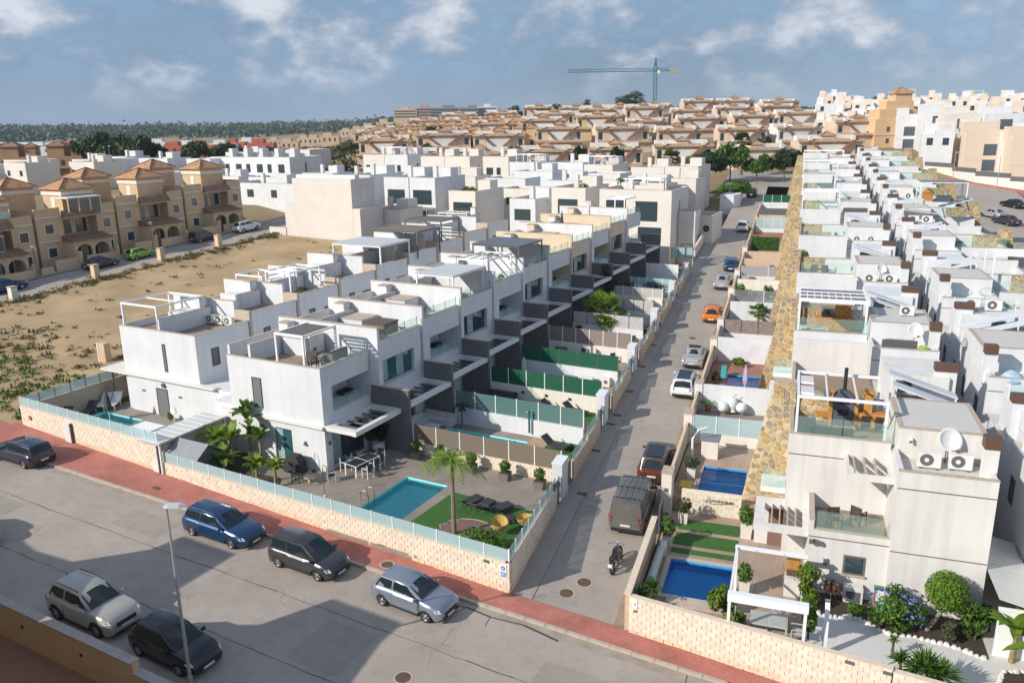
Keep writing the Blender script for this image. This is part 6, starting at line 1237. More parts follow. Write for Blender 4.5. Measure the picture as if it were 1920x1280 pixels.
# modules 3..7
t = thing('picnic_table', 'orange wooden table with benches on the fourth stone-front terrace', 'table', T(8.4, 10.2, 3), SV); MB().box(-.9, .9, -.4, .4, .7, .76).build('top', woodM, t)
for y in (-.7, .7): MB().box(-.9, .9, y-.14, y+.14, .4, .45).build('bench', woodM, t)
for x in (-.7, .7): MB().box(x-.05, x+.05, -.75, .75, .3, .38).build('brace', woodM, t); MB().box(x-.05, x+.05, -.3, .3, 0, .7).build('leg', woodM, t)
place('sling', sling, T(7.0, 9.8, 3), SV+1, 'dark chair beside the orange wooden table', 'fourth terrace chairs'); place('sling', sling, T(9.9, 9.4, 3), SV+2, 'dark chair right of the orange wooden table', 'fourth terrace chairs')
ac(UV(11.6, 6.0+50.1, rz(3)+6.16), SV, 'left air conditioner on the fourth house roof'); ac(UV(12.9, 6.1+50.1, rz(3)+6.16), SV, 'right air conditioner on the fourth house roof')
bush('potted_shrub', 'small green shrub on the stone edge before the fourth terrace', 'plant', T(6.6, 18.5, 2, 5.8), .5, .5, LG, 250, .13, 2)
pergola('white pergola frame on the fifth stone-front terrace', UV(6.3, 8.1+66.8, rz(4)+6.46), SV, 4.1, 4.0, 2.1, nsl=5); place('gsofa', None, UV(12.2, 6.3+66.8, rz(4)+6.16), SV+math.pi, 'long dark sofa on the fifth house roof', None, (1.4, 1, 1))
pergola('flat white awning roof on the sixth stone-front terrace', UV(6.3, 8.1+83.5, rz(5)+6.46), SV, 4.1, 3.6, 2.1, nsl=3, roof=M('awning', (.55, .56, .57), .6)); pergola('white frame on the seventh stone-front terrace', UV(6.3, 8.1+100.2, rz(6)+6.46), SV, 5.0, 3.6, 2.2, nsl=4); pergola('white frame far back beside the tiled duplexes', UV(6.3, 8.1+116.9, rz(7)+6.46), SV, 6.5, 3.6, 2.2, nsl=4)
# second row
RZ = lambda k: .2+k*1.0
T2 = lambda u, v, k, z=5.77: UV(u, v-3.9+16.7*k, RZ(k)+z)
bagM = M('bean_bag_blue', (.34, .48, .62), .9, var=.2, scale=4)
def mk_bag(label):
    t = thing('bean_bag', label, 'bean bag'); MB().loft([[(r*math.cos(6.2832*k/14), r*.9*math.sin(6.2832*k/14)+o, z) for k in range(14)] for r, z, o in ((.5, 0, 0), (.7, .18, 0), (.62, .4, .05), (.4, .62, .15), (.1, .78, .25))]).build('bag', bagM, t, smooth=True); MB().tube([(-.1, .25, .78), (0, .25, .86), (.1, .25, .78)], .02, 5).build('strap', gymet, t); return t
for i in range(3): place('bag', mk_bag, UV(17.4+1.5*i, 5.0+12.8, RZ(1)+6.16), SV+.3*i, 'pale blue bean bag behind glass on the right, '+ORD[i]+' from left', 'pale blue bean bags', (.9, .9, .9))
wire = M('green_wire', (.16, .30, .28), .6)
def mk_wire(label):
    t = thing('wire_chair', label, 'chair'); b = MB()
    for k in range(14): a = 6.2832*k/14; b.bar((.12*math.cos(a), .12*math.sin(a), .35), (.5*math.cos(a), .5*math.sin(a), .62+.35*max(0, math.sin(a))), .012)
    b.build('seat_wires', wire, t); b = MB(); b.tube([(.5*math.cos(6.2832*k/20), .5*math.sin(6.2832*k/20), .62+.35*max(0, math.sin(6.2832*k/20))) for k in range(21)], .018, 5); b.build('hoop', wire, t)
    for k in range(3): MB().bar((.15*math.cos(2.1*k), .15*math.sin(2.1*k), .36), (.35*math.cos(2.1*k), .35*math.sin(2.1*k), 0), .015).build('leg', wire, t)
    return t
place('wire', mk_wire, UV(17.7, 5.4+29.5, RZ(2)+6.16), SV, 'round green wire chair on the second-row terrace, left one', 'green wire chairs'); place('wire', mk_wire, UV(19.2, 5.5+29.5, RZ(2)+6.16), SV, 'round green wire chair on the second-row terrace, right one', 'green wire chairs')
glass_fence('greenish glass balustrade around the bean bag roof', UV(16.3, .75+12.8)[:2], UV(20.0, .75+12.8)[:2], RZ(1)+6.58, .8, 3, pane=clearg); glass_fence('greenish glass balustrade around the wire chair roof', UV(16.3, .75+29.5)[:2], UV(20.0, .75+29.5)[:2], RZ(2)+6.58, .8, 3, pane=clearg)
for k, n in ((1, 'on the roof before the wire chairs'), (3, 'on the second row roof below the solar panels'), (4, 'beside the solar panels')):
    for j in range(2): ac(UV(17.3+1.3*j, 15.9-3.9+16.7*k+1.2, RZ(k)+7.6), SV, ['left', 'right'][j]+' air conditioner '+n, sc=(1.15,)*3)
for j in range(2):
    t = thing('solar_panel', 'sloping black solar panel on a second-row roof, '+['left', 'right'][j]+' one', 'solar panel', UV(17.0+3.6*j, 5.6+62.9, RZ(4)+7.0+.3*j), SV); t.rotation_euler = (0, -.32 if j else .12, SV); MB().box(0, 3.2, 0, 2.2, .4, .46).build('frame', whmet, t)
    for a in range(4): MB().box(.06+.78*a, .78+.78*a, .06, 2.14, .461, .475).build('cell_panel', M('solar_cell', (.02, .025, .035), .15), t)
    MB().box(.2, .3, .2, .3, -.9, .4).build('leg', gymet, t); MB().box(2.8, 2.9, 1.8, 1.9, -.9, .4).build('leg', gymet, t)
for i, (u, v) in enumerate(((18.2, 55.2), (20.3, 56.0), (24.6, 57.5))): palm('small potted palm on a second-row terrace, '+ORD[i]+' from left', UV(u, v, RZ(3)+6.2), .5, .8, 11, LG, seed=i+3, tr=.08)
pergola('dark framed pergola with glass roof on a second-row terrace', UV(20.2, 83.0, RZ(5)+6.2), SV, 5.2, 3.4, 2.2, mat=whmet, nsl=0, roof=M('smoked_panel', (.10, .095, .105), .25)); t = thing('wooden_kennel', 'orange timber hut under the dark pergola', 'hut', UV(20.8, 85.0, RZ(5)+6.0), SV); MB().box(0, 1.2, 0, .9, 0, 1.0).build('wall', woodM, t); MB().extr([(-.1, 1.0), (1.3, 1.0), (.6, 1.6)], 'y', -.1, 1.0).build('roof', woodM, t)
pergola('white pergola with timber beam at the right edge', UV(20.6, 41.0, RZ(2)+6.6), SV, 5, 3.2, 2.1, nsl=3)
# ================================================================ gardens of the right block
gz = lambda v: .45+.06*max(0, v-4)
def uvprism(name, pts, z0, z1, mat, parent=None, kind=None):
    ps = [UV(u, v)[:2] for u, v in pts]; o = MB().prism(ps, z0, z1).build(name, mat, parent)
    if kind: o['kind'] = kind
    return o
def uvdeck(name, u0, u1, v0, v1, hole, z, mat):
    b = MB()
    for a, c, d, e in ((u0, u1, v0, hole[2]), (u0, u1, hole[3], v1), (u0, hole[0], hole[2], hole[3]), (hole[1], u1, hole[2], hole[3])): b.prism([UV(p, q)[:2] for p, q in ((a, d), (c, d), (c, e), (a, e))], z-1.6, z)
    o = b.build(name, mat); o['kind'] = 'structure'; return o
# front garden with the blue mosaic pool
uvdeck('timber_deck', .12, 7.2, .05, 10.9, (1.0, 4.05, 2.45, 5.65), .5, plankM); uvprism('timber_deck', [(.12, .04), (7.2, .04), (7.2, -1.02), (.16, .0)], -1, .498, plankM, None, 'structure')
pool('deep blue mosaic pool in the right corner garden', 1.0, 4.05, 2.45, 5.65, .5, poolB, waterB, parent_frame=(O_, SV))
t = thing('pool_coping', 'pale stone rim round the right corner pool', 'pool edge', UV(0, 0, .503), SV)
for q in ((.75, 4.3, 2.15, 2.44), (.75, 4.3, 5.66, 5.95), (.75, .99, 2.45, 5.65), (4.06, 4.3, 2.45, 5.65)): MB().box(*q, 0, .035).build('slab', M('pale_slab', (.50, .42, .36), .8, var=.1, scale=4), t)
MB().box(1.3, 3.9, 1.62, 2.14, 0, .1).build('step', M('pale_slab', (.50, .42, .36), .8, var=.1, scale=4), t)
for i, (a, c) in enumerate(((8.85, 10.0), (7.2, 8.45), (6.35, 6.8))):
    t = thing('turf_strip', 'artificial turf strip on the right corner deck, '+['farthest from the pool', 'middle one', 'nearest the pool'][i], 'lawn', UV(0, 0, .504), SV, 'turf strips on the timber deck'); MB().box(.85, 4.0, a, c, 0, .03).build('turf', turfM, t)
# walls
fw = block_wall('boundary_wall', 'long pale split-block wall in front of the right corner garden', UV(0, -.06)[:2], UV(10.2, -1.86)[:2], -.15, -.45, 1.67, near=False, cut=300)
block_wall('boundary_wall', 'pale block wall continuing to the right beyond a dark joint', UV(10.24, -1.87)[:2], UV(24, -4.2)[:2], -.45, -.8, 1.60, near=False, cut=90)
t = thing('street_wall', 'pale rendered side wall of the right corner garden along the street', 'wall', UV(0, 0, 0), SV); MB().prism([(-.2, .0), (0, .02), (0, 7.0), (-.2, 7.0)], [-.6, -.6, -.2, -.2], [1.7, 1.7, 1.95, 1.95]).build('panel', M('block_render', (.62, .49, .36), .9, var=.12, scale=5), t); MB().prism([(-.25, -.02), (.05, -.02), (.05, 7.02), (-.25, 7.02)], [1.703, 1.703, 1.953, 1.953], [1.75, 1.75, 2.0, 2.0]).build('coping', M('block_cap', (.68, .56, .44), .9, var=.1, scale=6), t)
t = thing('number_plaque', 'small white plaque with a blue mark on the right corner wall', 'sign', UV(.28, -.12, 1.25), SV-.178); MB().box(-.1, .1, -.05, -.02, 0, .3).build('plate', wsg, t); MB().box(-.04, .04, -.06, -.051, .12, .2).build('mark', blue_, t); MB().box(-.05, .07, -.05, -.02, -.24, -.14).build('small_plate', gymet, t)
for u in (8.75, 10.05): t = thing('wall_vent', 'dark vent slot on top of the front block wall, '+('left' if u < 9 else 'right')+' one', 'vent', UV(u, -.178*u-.06, 1.45), SV-.178); MB().box(-.16, .16, -.05, .02, 0, .13).build('plate', gymet, t)
def gpillar(v, n, h=2.2):
    t = thing('gate_pillar', 'white gate pillar on the right side of the street, '+ORD[n]+' from the front', 'pillar', UV(-.05, v, gz(v)-.4), SV, 'right gate pillars'); MB().box(-.28, .28, -.5, .5, 0, h).build('body', white if n % 2 else offw, t); MB().box(-.31, .31, -.53, .53, h+.001, h+.05).build('cap', coping, t); MB().box(-.1, .1, -.53, -.501, 1.3, 1.5).build('bell', gymet, t)
def ggate(v, n, which):
    t = thing('garden_gate', 'slim metal gate on the right side of the street '+which+' the '+ORD[n]+' pillar or wall', 'gate', UV(-.05, v, gz(v)-.3), SV, 'right garden gates')
    for q in (-.55, .55): MB().box(-.03, .03, q-.03, q+.03, 0, 1.55).build('stile', gymet, t)
    for i in range(9): MB().box(-.012, .012, -.5+.125*i-.02, -.5+.125*i+.02, .1, 1.5).build('bar', gymet, t)
    MB().box(-.02, .02, -.52, .52, 1.5, 1.54).build('rail', gymet, t)
gpillar(11.0, 0, 2.35)
ggate(8.8, 0, 'before')
slots = [11.2, 19.6, 25.2, 35.6, 41.4, 52.5, 60.5, 73.0, 87.0, 100, 112]
for i, (a, c) in enumerate(zip(slots, slots[1:])):
    z = gz((a+c)/2)-.05; pz = 1.2 if i == 0 else (2.2 if i == 2 else None)
    dk = [plankM, deckM, terra, deckM, deckM, offw, terra, deckM, terra, deckM][i]
    if i == 0: z = 1.2; uvdeck('garden_deck', .1, 6.08, a, c, (1.45, 3.95, 12.35, 15.9), z, plankM); pool('blue pool with a steel rail behind the wall with lettering', 1.45, 3.95, 12.35, 15.9, z, poolB, waterB, parent_frame=(O_, SV))
    elif i == 2: z = 2.2; uvdeck('garden_deck', .1, 6.08, a, c, (1.5, 3.9, 28.3, 31.9), z, terra); pool('blue pool with a folded parasol in the third right garden', 1.5, 3.9, 28.3, 31.9, z, poolB, waterB, parent_frame=(O_, SV))
    else: uvprism('garden_deck', [(.1, a), (6.08, a), (6.08, c), (.1, c)], z-1.6, z, dk, None, 'structure')
    if i < 8: gpillar(a+.4, i+1, 2.1) if i else None
    if i: ggate(a+1.5, i+1, 'after' if i < 8 else 'near')
    s0 = a+2.2 if i else a+.6
    t = thing('street_wall', 'pale street wall of the '+ORD[i+1]+' right garden', 'wall', UV(0, 0, 0), SV); MB().prism([(-.18, s0), (0, s0), (0, c-.15), (-.18, c-.15)], z-1.6, [gz(s0)+1.2, gz(s0)+1.2, gz(c)+1.2, gz(c)+1.2]).build('panel', M('block_render', (.62, .49, .36), .9, var=.12, scale=5), t)
# cross walls and fences
def cross(v, label, h, mat, lab2=None, fh=0, fm=None, np_=3, slats=0, u0=.3, u1=6.05, post=whmet, zb=None):
    z = gz(v) if zb is None else zb; t = thing('garden_wall', label, 'wall', UV(0, v, 0), SV); MB().box(u0, u1, -.1, .1, z-1.2, z+h).build('panel', mat, t)
    if lab2: panel_fence(lab2, UV(u0, v)[:2], UV(u1, v)[:2], z+h+.02, fh, np_, fm, post, slats=slats, th=.014)
    return t
t = cross(11.0, 'block garden wall with silver lettering in the right corner garden', 1.35, blockm, zb=.5, u0=.75, u1=3.95)
o = None
for r in range(6):
    for i in range(8):
        x = .76+.4*i+(.2 if r % 2 else 0)
        if x+.4 < 3.97:
            if o is None: o = MB().add([(vx, vy*.8, vz) for vx, vy, vz in bev.v], bev.f).build('block', blockm, t, (x, -.103, .55+.2*r))
            else: inst(o, t, (x, -.103, .55+.2*r))
rs = random.Random(21); t = thing('wall_lettering', 'curly silver script with a leaf on the block garden wall', 'lettering', UV(2.05, 10.83, 1.42), SV); b = MB(); x = 0
for ch, w_ in (('A', .3), ('n', .18), ('a', .18), ('y', .2), ('a', .18)):
    sc = .2 if ch == 'A' else .13; P = {'A': [(0, -.6), (.5, 1.0), (.9, -.6), (.75, -.1), (.2, -.1)], 'n': [(0, -.5), (.1, .5), (.1, 0), (.5, .5), (.8, .2), (.8, -.5)], 'a': [(.8, .4), (.3, .5), (0, 0), (.3, -.5), (.8, -.1), (.8, .4), (.85, -.5)], 'y': [(0, .5), (.3, -.2), (.8, .5), (.3, -1.1), (-.1, -1.2)]}[ch]
    b = MB(); b.tube([(x+px*w_, 0, pz*sc) for px, pz in P], .018, 5); b.build('letter', steel, t); x += w_*1.15
MB().extr([(x, -.05), (x+.12, .08), (x+.3, .0), (x+.14, -.07)], 'y', -.02, .02).build('leaf', M('dark_leaf_plate', (.10, .12, .06), .6), t); MB().tube([(-.15, 0, -.05), (.3, 0, -.17), (.8, 0, -.15), (1.3, 0, -.05)], .014, 5).build('flourish', steel, t)
cross(19.6, 'cream low wall under the four frosted panes', .5, offw, 'fence of four frosted panes across the right gardens', 1.2, frost, 4)
cross(25.2, 'plain white garden wall with white ball pots in front', 1.7, white)
cross(35.6, 'garden wall covered by a white tarpaulin sheet', 1.9, M('tarp', (.66, .67, .70), .7, var=.1, scale=1.2, bump=.7, bscale=2.5))
cross(41.4, 'low wall below the pebble-print fence on the right side', .5, white, 'fence printed with pebbles and dark posts on the right side', 1.2, pebM, 4, post=gymet)
cross(47.5, 'white garden wall behind the small fan palm', 1.7, white)
cross(52.5, 'low wall below the dark slatted fence', .4, white, 'dark grey slatted fence with white posts on the right side', 1.15, M('grey_slat', (.17, .18, .19), .6), 2, slats=6)
cross(56.5, 'cream garden wall with two pale chairs in front', 1.7, offw)
cross(63, 'low cream wall under the grey panel fence', .5, offw, 'grey two-panel fence between the right gardens', 1.1, M('grey_panel', (.33, .33, .34), .7), 2)
cross(67, 'tan garden wall behind the grey panel fence', 1.6, sandp); cross(73.0, 'long tan wall under the clipped hedge', 1.2, sandp)
cross(92, 'white wall with slim frosted panes far up the street', .6, white, 'tall white panel fence above the clipped hedge', 1.6, frost, 5); cross(100, 'tan wall near the top of the street', 1.2, sandp, 'dark mesh fence near the top of the street', 1.0, gymet, 3, post=gymet); cross(112, 'white wall at the top of the right gardens', 1.3, white, 'green mesh fence under the street trees', 1.2, meshG, 4)
t = thing('hedge', 'long clipped green hedge across the right gardens', 'hedge', UV(2.0, 80, gz(80)), SV); MB().box(-1.6, 1.8, -.3, .3, 0, 1.5).build('core', M('hedge_core', (.02, .05, .012), .95), t); b = MB(); rr = random.Random(8)
for _ in range(1400):
    x, z = rr.uniform(-1.7, 1.9), rr.uniform(0, 1.65); y = -.36 if rr.random() < .6 else rr.uniform(-.36, .36); z = z if y == -.36 else 1.6; s = .07; a = rr.uniform(0, 6.28); q = Vector((x, y-rr.random()*.06, z)); e1 = Vector((math.cos(a)*s, rr.uniform(-.05, .05), math.sin(a)*s)); e2 = Vector((-math.sin(a)*s*.6, .03, math.cos(a)*s*.6)); b.add([q-e1, q+e2, q+e1, q-e2], [(0, 1, 2, 3)])
b.build('foliage', LG, t)
# furnishing
ac(UV(.55, 5.95, .5), SV-1.5, 'pool heat pump beside the street wall of the right corner garden', 'garden air conditioners', sc=(.9, .9, .9))
t = thing('pool_cover_roll', 'long pale roller of the pool cover along the street wall', 'pool cover', UV(.5, 2.6, .5), SV); MB().cylx(0, 2.9, 0, .55, .19, 14).build('roll', M('cover_pale', (.46, .52, .50), .6), t)
for v in (.1, 2.8): MB().box(-.05, .05, v-.05, v+.05, 0, .5).build('stand', gymet, t)
yucca('cluster of bright spiky plants behind the right corner wall', UV(.45, 1.2, .5), [(-.1, -.2, .7), (.3, .2, .9), (.1, .7, .6), (.35, -.45, .5)], .55, 5, n=40, mat=LG)
bush('shrub', 'yellow-green croton shrub at the right end of the blue pool', 'plant', UV(3.9, 1.35, .5), .75, .75, LY, 700, .16, 4, clumps=7); bush('shrub', 'second croton behind the block wall beside the pergola post', 'plant', UV(4.5, .2, .5), .5, .6, LY, 420, .15, 5, clumps=6)
wpot = M('white_pot', (.68, .64, .58), .7)
def potted(label, u, v, z, fol, r=.4, h=.4, s=.5, n=260):
    t = thing('planter', label, 'planter', UV(u, v, z), SV); MB().loft([[(-s*.42, -s*.42, 0), (s*.42, -s*.42, 0), (s*.42, s*.42, 0), (-s*.42, s*.42, 0)], [(-s*.5, -s*.5, s*1.35), (s*.5, -s*.5, s*1.35), (s*.5, s*.5, s*1.35), (-s*.5, s*.5, s*1.35)]]).build('pot', wpot, t); leaves(n, r, r, h, .11, int(u*10+v), shell=.2).build('foliage', fol, t, (0, 0, s*1.35+h*.75))
potted('white square planter with an olive bush against the lettered wall', 1.05, 9.6, .5, LO, .45, .45); potted('tall white planter with a yellow-green bush below the stone wall', 4.35, 9.05, .5, LG, .45, .55, .6, 420); potted('white planter with a grassy bush under the front pergola', 4.6, 3.6, .5, LG, .35, .5, .5); potted('white planter by the heat pump with a branching plant', .6, 6.9, .5, LG, .4, .6, .45)
t = thing('display_cabinet', 'white cabinet with orange logs and stacked wood by the house wall', 'cabinet', UV(6.65, 4.2, .5), SV); MB().box(-.35, .35, -.25, .3, 0, .9).build('base', rwhite, t); MB().box(-.3, .3, .0, .25, .9, 1.7).build('back', woodM, t); [MB().cylx(-.27, .27, 0, 1.0+.1*i, .06, 8, axis='x').build('log', bark, t) for i in range(3)]
t = thing('pergola', 'white front pergola with a wide beam over the dining table', 'pergola', UV(4.1, -.55, .5), SV); MB().box(0, 3.1, -.15, .15, 2.15, 2.5).build('front_beam', whmet, t)
for x, y in ((.08, 0), (3.0, 0), (.08, 4.2), (3.0, 4.3)): MB().box(x-.06, x+.06, y-.06, y+.06, 0, 2.15).build('post', whmet, t)
MB().box(0, 3.1, 4.15, 4.35, 2.2, 2.32).build('rear_beam', whmet, t); MB().box(.03, .12, .16, 4.14, 2.22, 2.32).build('side_beam', whmet, t)
for x in (.9, 2.1): MB().tube([(x, .15, 2.35), (x, 4.2, 2.28)], .012, 5).build('cable', steel, t)
place('pale_table', mk_table(M('pale_table_frame', (.5, .5, .47), .6), M('pale_top', (.40, .42, .38), .4), .75, .5), UV(5.75, .75, .5), SV, 'pale dining table under the front pergola')
grc = mk_chair(M('pale_grey_frame', (.45, .46, .46), .6), M('pale_grey_sling', (.42, .43, .44), .8))
for i, (du, dv, a) in enumerate([(-1.15, 0, 1.57), (1.15, -.1, -1.57), (-.3, -.85, 3.14), (.4, .85, 0)]): place('grc', grc, UV(5.75+du, .75+dv, .5), SV+a, 'pale grey dining chair under the front pergola, '+['left', 'right', 'near', 'far'][i]+' side', 'pale chairs under the front pergola')
t = thing('shower_panel', 'white bent shower column standing in the gravel garden', 'shower', UV(7.95, .15, .4), SV); MB().loft([[(-.09, y, z), (.09, y, z), (.09, y+.04, z), (-.09, y+.04, z)] for y, z in ((0, 0), (.0, .8), (.06, 1.5), (.22, 1.95), (.5, 2.2))]).build('column', whmet, t); MB().box(-.1, .1, .45, .6, 2.15, 2.22).build('head', steel, t)
# gravel garden
MB().prism([UV(7.22, -1.25)[:2], UV(10.2, -1.75)[:2], UV(24, -3.9)[:2], UV(24, 5)[:2], UV(7.22, 5.2)[:2]], -1.4, .4).build('gravel_garden', M('white_chippings', (.74, .73, .71), .9, col2=(.46, .45, .43), scale=30, detail=3, bump=1.0, bscale=28), kind='structure')
uvprism('planting_bed', [(7.3, 3.3), (8.3, 3.0), (9.3, 3.4), (10.6, 2.5), (11.6, 2.6), (13.0, 2.4), (14.2, 1.9), (14.2, 4.5), (10.4, 4.5), (10.4, 4.9), (7.3, 4.9)], .35, .43, soilM, None, 'structure'); uvprism('planting_bed', [(14.0, -.2), (15.2, -1.2), (17.5, -1.2), (17.5, 2.0), (14.6, 1.2)], .35, .43, soilM, None, 'structure')
pb = MB(); rr = random.Random(15); st_ = MB().add([(math.cos(1.047*k)*.5, math.sin(1.047*k)*.4, 0) for k in range(6)]+[(math.cos(1.047*k)*.3, math.sin(1.047*k)*.25, .35) for k in range(6)], [(6,7,8,9,10,11)]+[(k, (k+1) % 6, 6+(k+1) % 6, 6+k) for k in range(6)]); rim = thing('stone_edging', 'row of rough white stones edging the planting bed', 'edging', UV(0, 0, .4), SV); o = None
path = [(7.3, 3.25), (8.3, 2.95), (9.3, 3.35), (10.6, 2.45), (11.6, 2.55), (13.0, 2.35), (14.2, 1.85)]; path2 = [(14.0, -.2), (14.6, 1.2), (16.2, 1.7)]
for pp in (path, path2):
    for A, B in zip(pp, pp[1:]):
        n = int(math.hypot(B[0]-A[0], B[1]-A[1])/.21)
        for i in range(n):
            x, y = A[0]+(B[0]-A[0])*i/n+rr.uniform(-.03, .03), A[1]+(B[1]-A[1])*i/n+rr.uniform(-.04, .04); s = rr.uniform(.2, .34)
            if o is None: o = st_.build('stone', M('white_rock', (.72, .69, .64), .9, var=.15, scale=8), rim, (x, y, 0))
            else: inst(o, rim, (x, y, 0), (0, 0, rr.uniform(0, 6)))
            rim.children[-1].scale = (s, s, s) if o else None
bush('shrub', 'loose light green shrub climbing the pergola post at the gravel', 'plant', UV(7.35, 1.0, .4), .5, 1.05, LG, 800, .12, 6, clumps=9); bush('shrub', 'airy yellow-green shrub against the house corner', 'plant', UV(7.4, 3.6, .4), .75, 1.15, LY, 900, .12, 7, clumps=9); bush('shrub', 'reddish brown twiggy shrub by the house corner', 'plant', UV(8.3, 3.9, .4), .45, .8, M('leaf_red', (.16, .07, .05), .8, var=.4, scale=9), 350, .09, 8, clumps=7); bush('shrub', 'tiny round green shrub by the white box', 'plant', UV(9.3, 3.5, .4), .38, .26, LG, 280, .08, 9)
t = bush('flowering_shrub', 'large shrub covered in pale blue flowers against the white wall', 'plant', UV(10.9, 3.15, .4), 1.15, .8, LG, 1500, .12, 10, clumps=12); fl = leaves(430, 1.22, 1.1, .88, .062, 44, shell=.7, lower=-.6, clumps=10).build('flowers', leafmat('flower_blue', (.30, .42, .85), (.22, .32, .72), .2), t, (-.1, -.25, .95)); fl['label'] = 'clusters of pale blue flowers'
t = thing('round_tree', 'ball-clipped bright green tree on a leaning trunk at the white wall', 'tree', UV(12.35, 3.35, .4), SV); MB().tube([(-.25, -.1, 0), (.05, 0, .5), (.3, .1, 1.0)], [.11, .09, .07], 8).build('trunk', M('pale_bark', (.30, .24, .18), .9, var=.3, scale=14), t); leaves(3000, .86, .8, .92, .075, 17, shell=.6).build('crown', leafmat('leaf_lime', (.17, .30, .02), (.09, .19, .015), .35), t, (.40, .2, 1.8)); MB().loft([[(.45+r*math.cos(.5236*k), .2+r*math.sin(.5236*k), 1.8+z) for k in range(12)] for r, z in ((.1, -.5), (.4, -.35), (.5, 0), (.4, .35), (.1, .5))]).build('inner_crown', M('hedge_core2', (.05, .10, .012), .95), t)
bush('shrub', 'bright feathery shrub right of the round tree', 'plant', UV(13.9, 3.1, .4), .8, .75, LG, 800, .12, 11, clumps=9); bush('shrub', 'low brownish green shrub below the round tree', 'plant', UV(13.0, 2.8, .4), .5, .4, LO, 380, .1, 12, clumps=6); bush('shrub', 'small dark bush behind the banana leaves', 'plant', UV(14.6, 4.0, .4), .6, .6, LD, 420, .12, 13, clumps=6)
yucca('group of small spiky palms in front of the gravel, left cluster', UV(10.6, -.9, .4), [(0, 0, 1.1), (-.1, -.35, .45), (.5, .05, .9)], .6, 6, n=52, mat=LG, w=.04); yucca('large round spiky yucca in front of the gravel, right cluster', UV(12.0, -1.05, .4), [(0, 0, .85), (-.55, .1, .95)], .95, 9, n=90, mat=LG, w=.045)
yucca('thin stemmed young tree in the gravel before the blue flowers', UV(10.55, .9, .4), [(0, 0, .8)], .3, 7, n=22, mat=LG, w=.05); yucca('dark spiky low plant in the gravel beside the small palms', UV(10.0, -.3, .4), [(0, 0, .1)], .45, 8, n=24, mat=LD)
for i, (u, v, h, nl, ln) in enumerate([(15.0, 2.0, 1.5, 9, 1.8), (15.9, 1.3, 1.2, 9, 1.5), (16.6, 2.6, 1.6, 8, 1.6)]): banana('banana plant at the right edge of the gravel garden, '+['with widest drooping leaves', 'smaller front one', 'rear one'][i], UV(u, v, .4), h, nl, ln, .45, 20+i)
bush('shrub', 'mixed green shrubs under the banana plants at the right edge', 'plant', UV(16.2, .2, .4), 1.0, .6, LG, 700, .12, 14, clumps=8); yucca('yellow-green agave at the bottom right corner', UV(13.8, -2.1, .4), [(0, 0, .1), (1.6, .3, .1)], .7, 12, n=24, mat=LY, w=.09)
t = thing('boulder', 'dark flat boulder by the banana bed', 'rock', UV(14.3, -1.0, .4), SV); MB().loft([[(r*1.2*math.cos(.785*k), r*.7*math.sin(.785*k), z) for k in range(8)] for r, z in ((.55, 0), (.5, .22), (.3, .34))]).build('stone', M('dark_rock', (.12, .125, .13), .9, var=.3, scale=6), t)
t = thing('white_box', 'white box with a grey front on the bed by the house wall', 'box', UV(9.25, 4.6, .4), SV); MB().box(-.4, .4, -.2, .3, 0, .75).build('case', rwhite, t); MB().box(-.3, .3, -.215, -.201, .1, .6).build('front', gymet, t)
t = thing('garden_tap', 'turquoise topped hose reel post by the blue flowers', 'hose', UV(10.15, 4.3, .4), SV); MB().tube([(0, 0, 0), (-.08, 0, .5), (0, 0, 1.0)], .06, 6).build('post', M('terracotta_pipe', (.3, .16, .11), .8), t); MB().box(-.1, .3, -.12, .12, 1.0, 1.1).build('cap', paneT, t)
for i, (u, v, z) in enumerate(((8.0, 4.98, 2.0), (13.3, 4.53, 1.9))): t = thing('wall_lamp', 'small grey box lamp on the white house front, '+['left', 'right'][i]+' one', 'lamp', UV(u, v, z), SV); MB().box(-.08, .08, -.1, 0, -.16, .16).build('case', gymet, t); MB().box(-.06, .06, -.08, -.02, .161, .17).build('top', whmet, t)
t = thing('security_lamp', 'dark twin floodlight at the corner of the white house front', 'lamp', UV(7.45, 4.93, 3.0), SV); MB().box(-.06, .06, -.1, 0, -.06, .06).build('bracket', gymet, t); [MB().box(x-.09, x+.09, -.24, -.1, -.1, .08).build('head', gymet, t) for x in (-.12, .14)]
t = thing('side_canopy', 'sloping pale polycarbonate canopy in the side passage of the right house', 'canopy', UV(14.35, 2.3, .4), SV)
for i in range(4): MB().add([(0, 1.5*i+.02, 2.5), (1.75, 1.5*i+.02, 2.1), (1.75, 1.5*i+1.46, 2.1), (0, 1.5*i+1.46, 2.5), (0, 1.5*i+.02, 2.54), (1.75, 1.5*i+.02, 2.14), (1.75, 1.5*i+1.46, 2.14), (0, 1.5*i+1.46, 2.54)], [(3,2,1,0), (4,5,6,7), (0,1,5,4), (1,2,6,5), (2,3,7,6), (3,0,4,7)]).build('sheet', polyM, t)
MB().box(.02, 1.75, -.06, 0, .0, 2.08).build('end_panel', whmet, t); MB().box(0, 1.8, -.1, .01, 2.1, 2.2).build('front_beam', whmet, t)
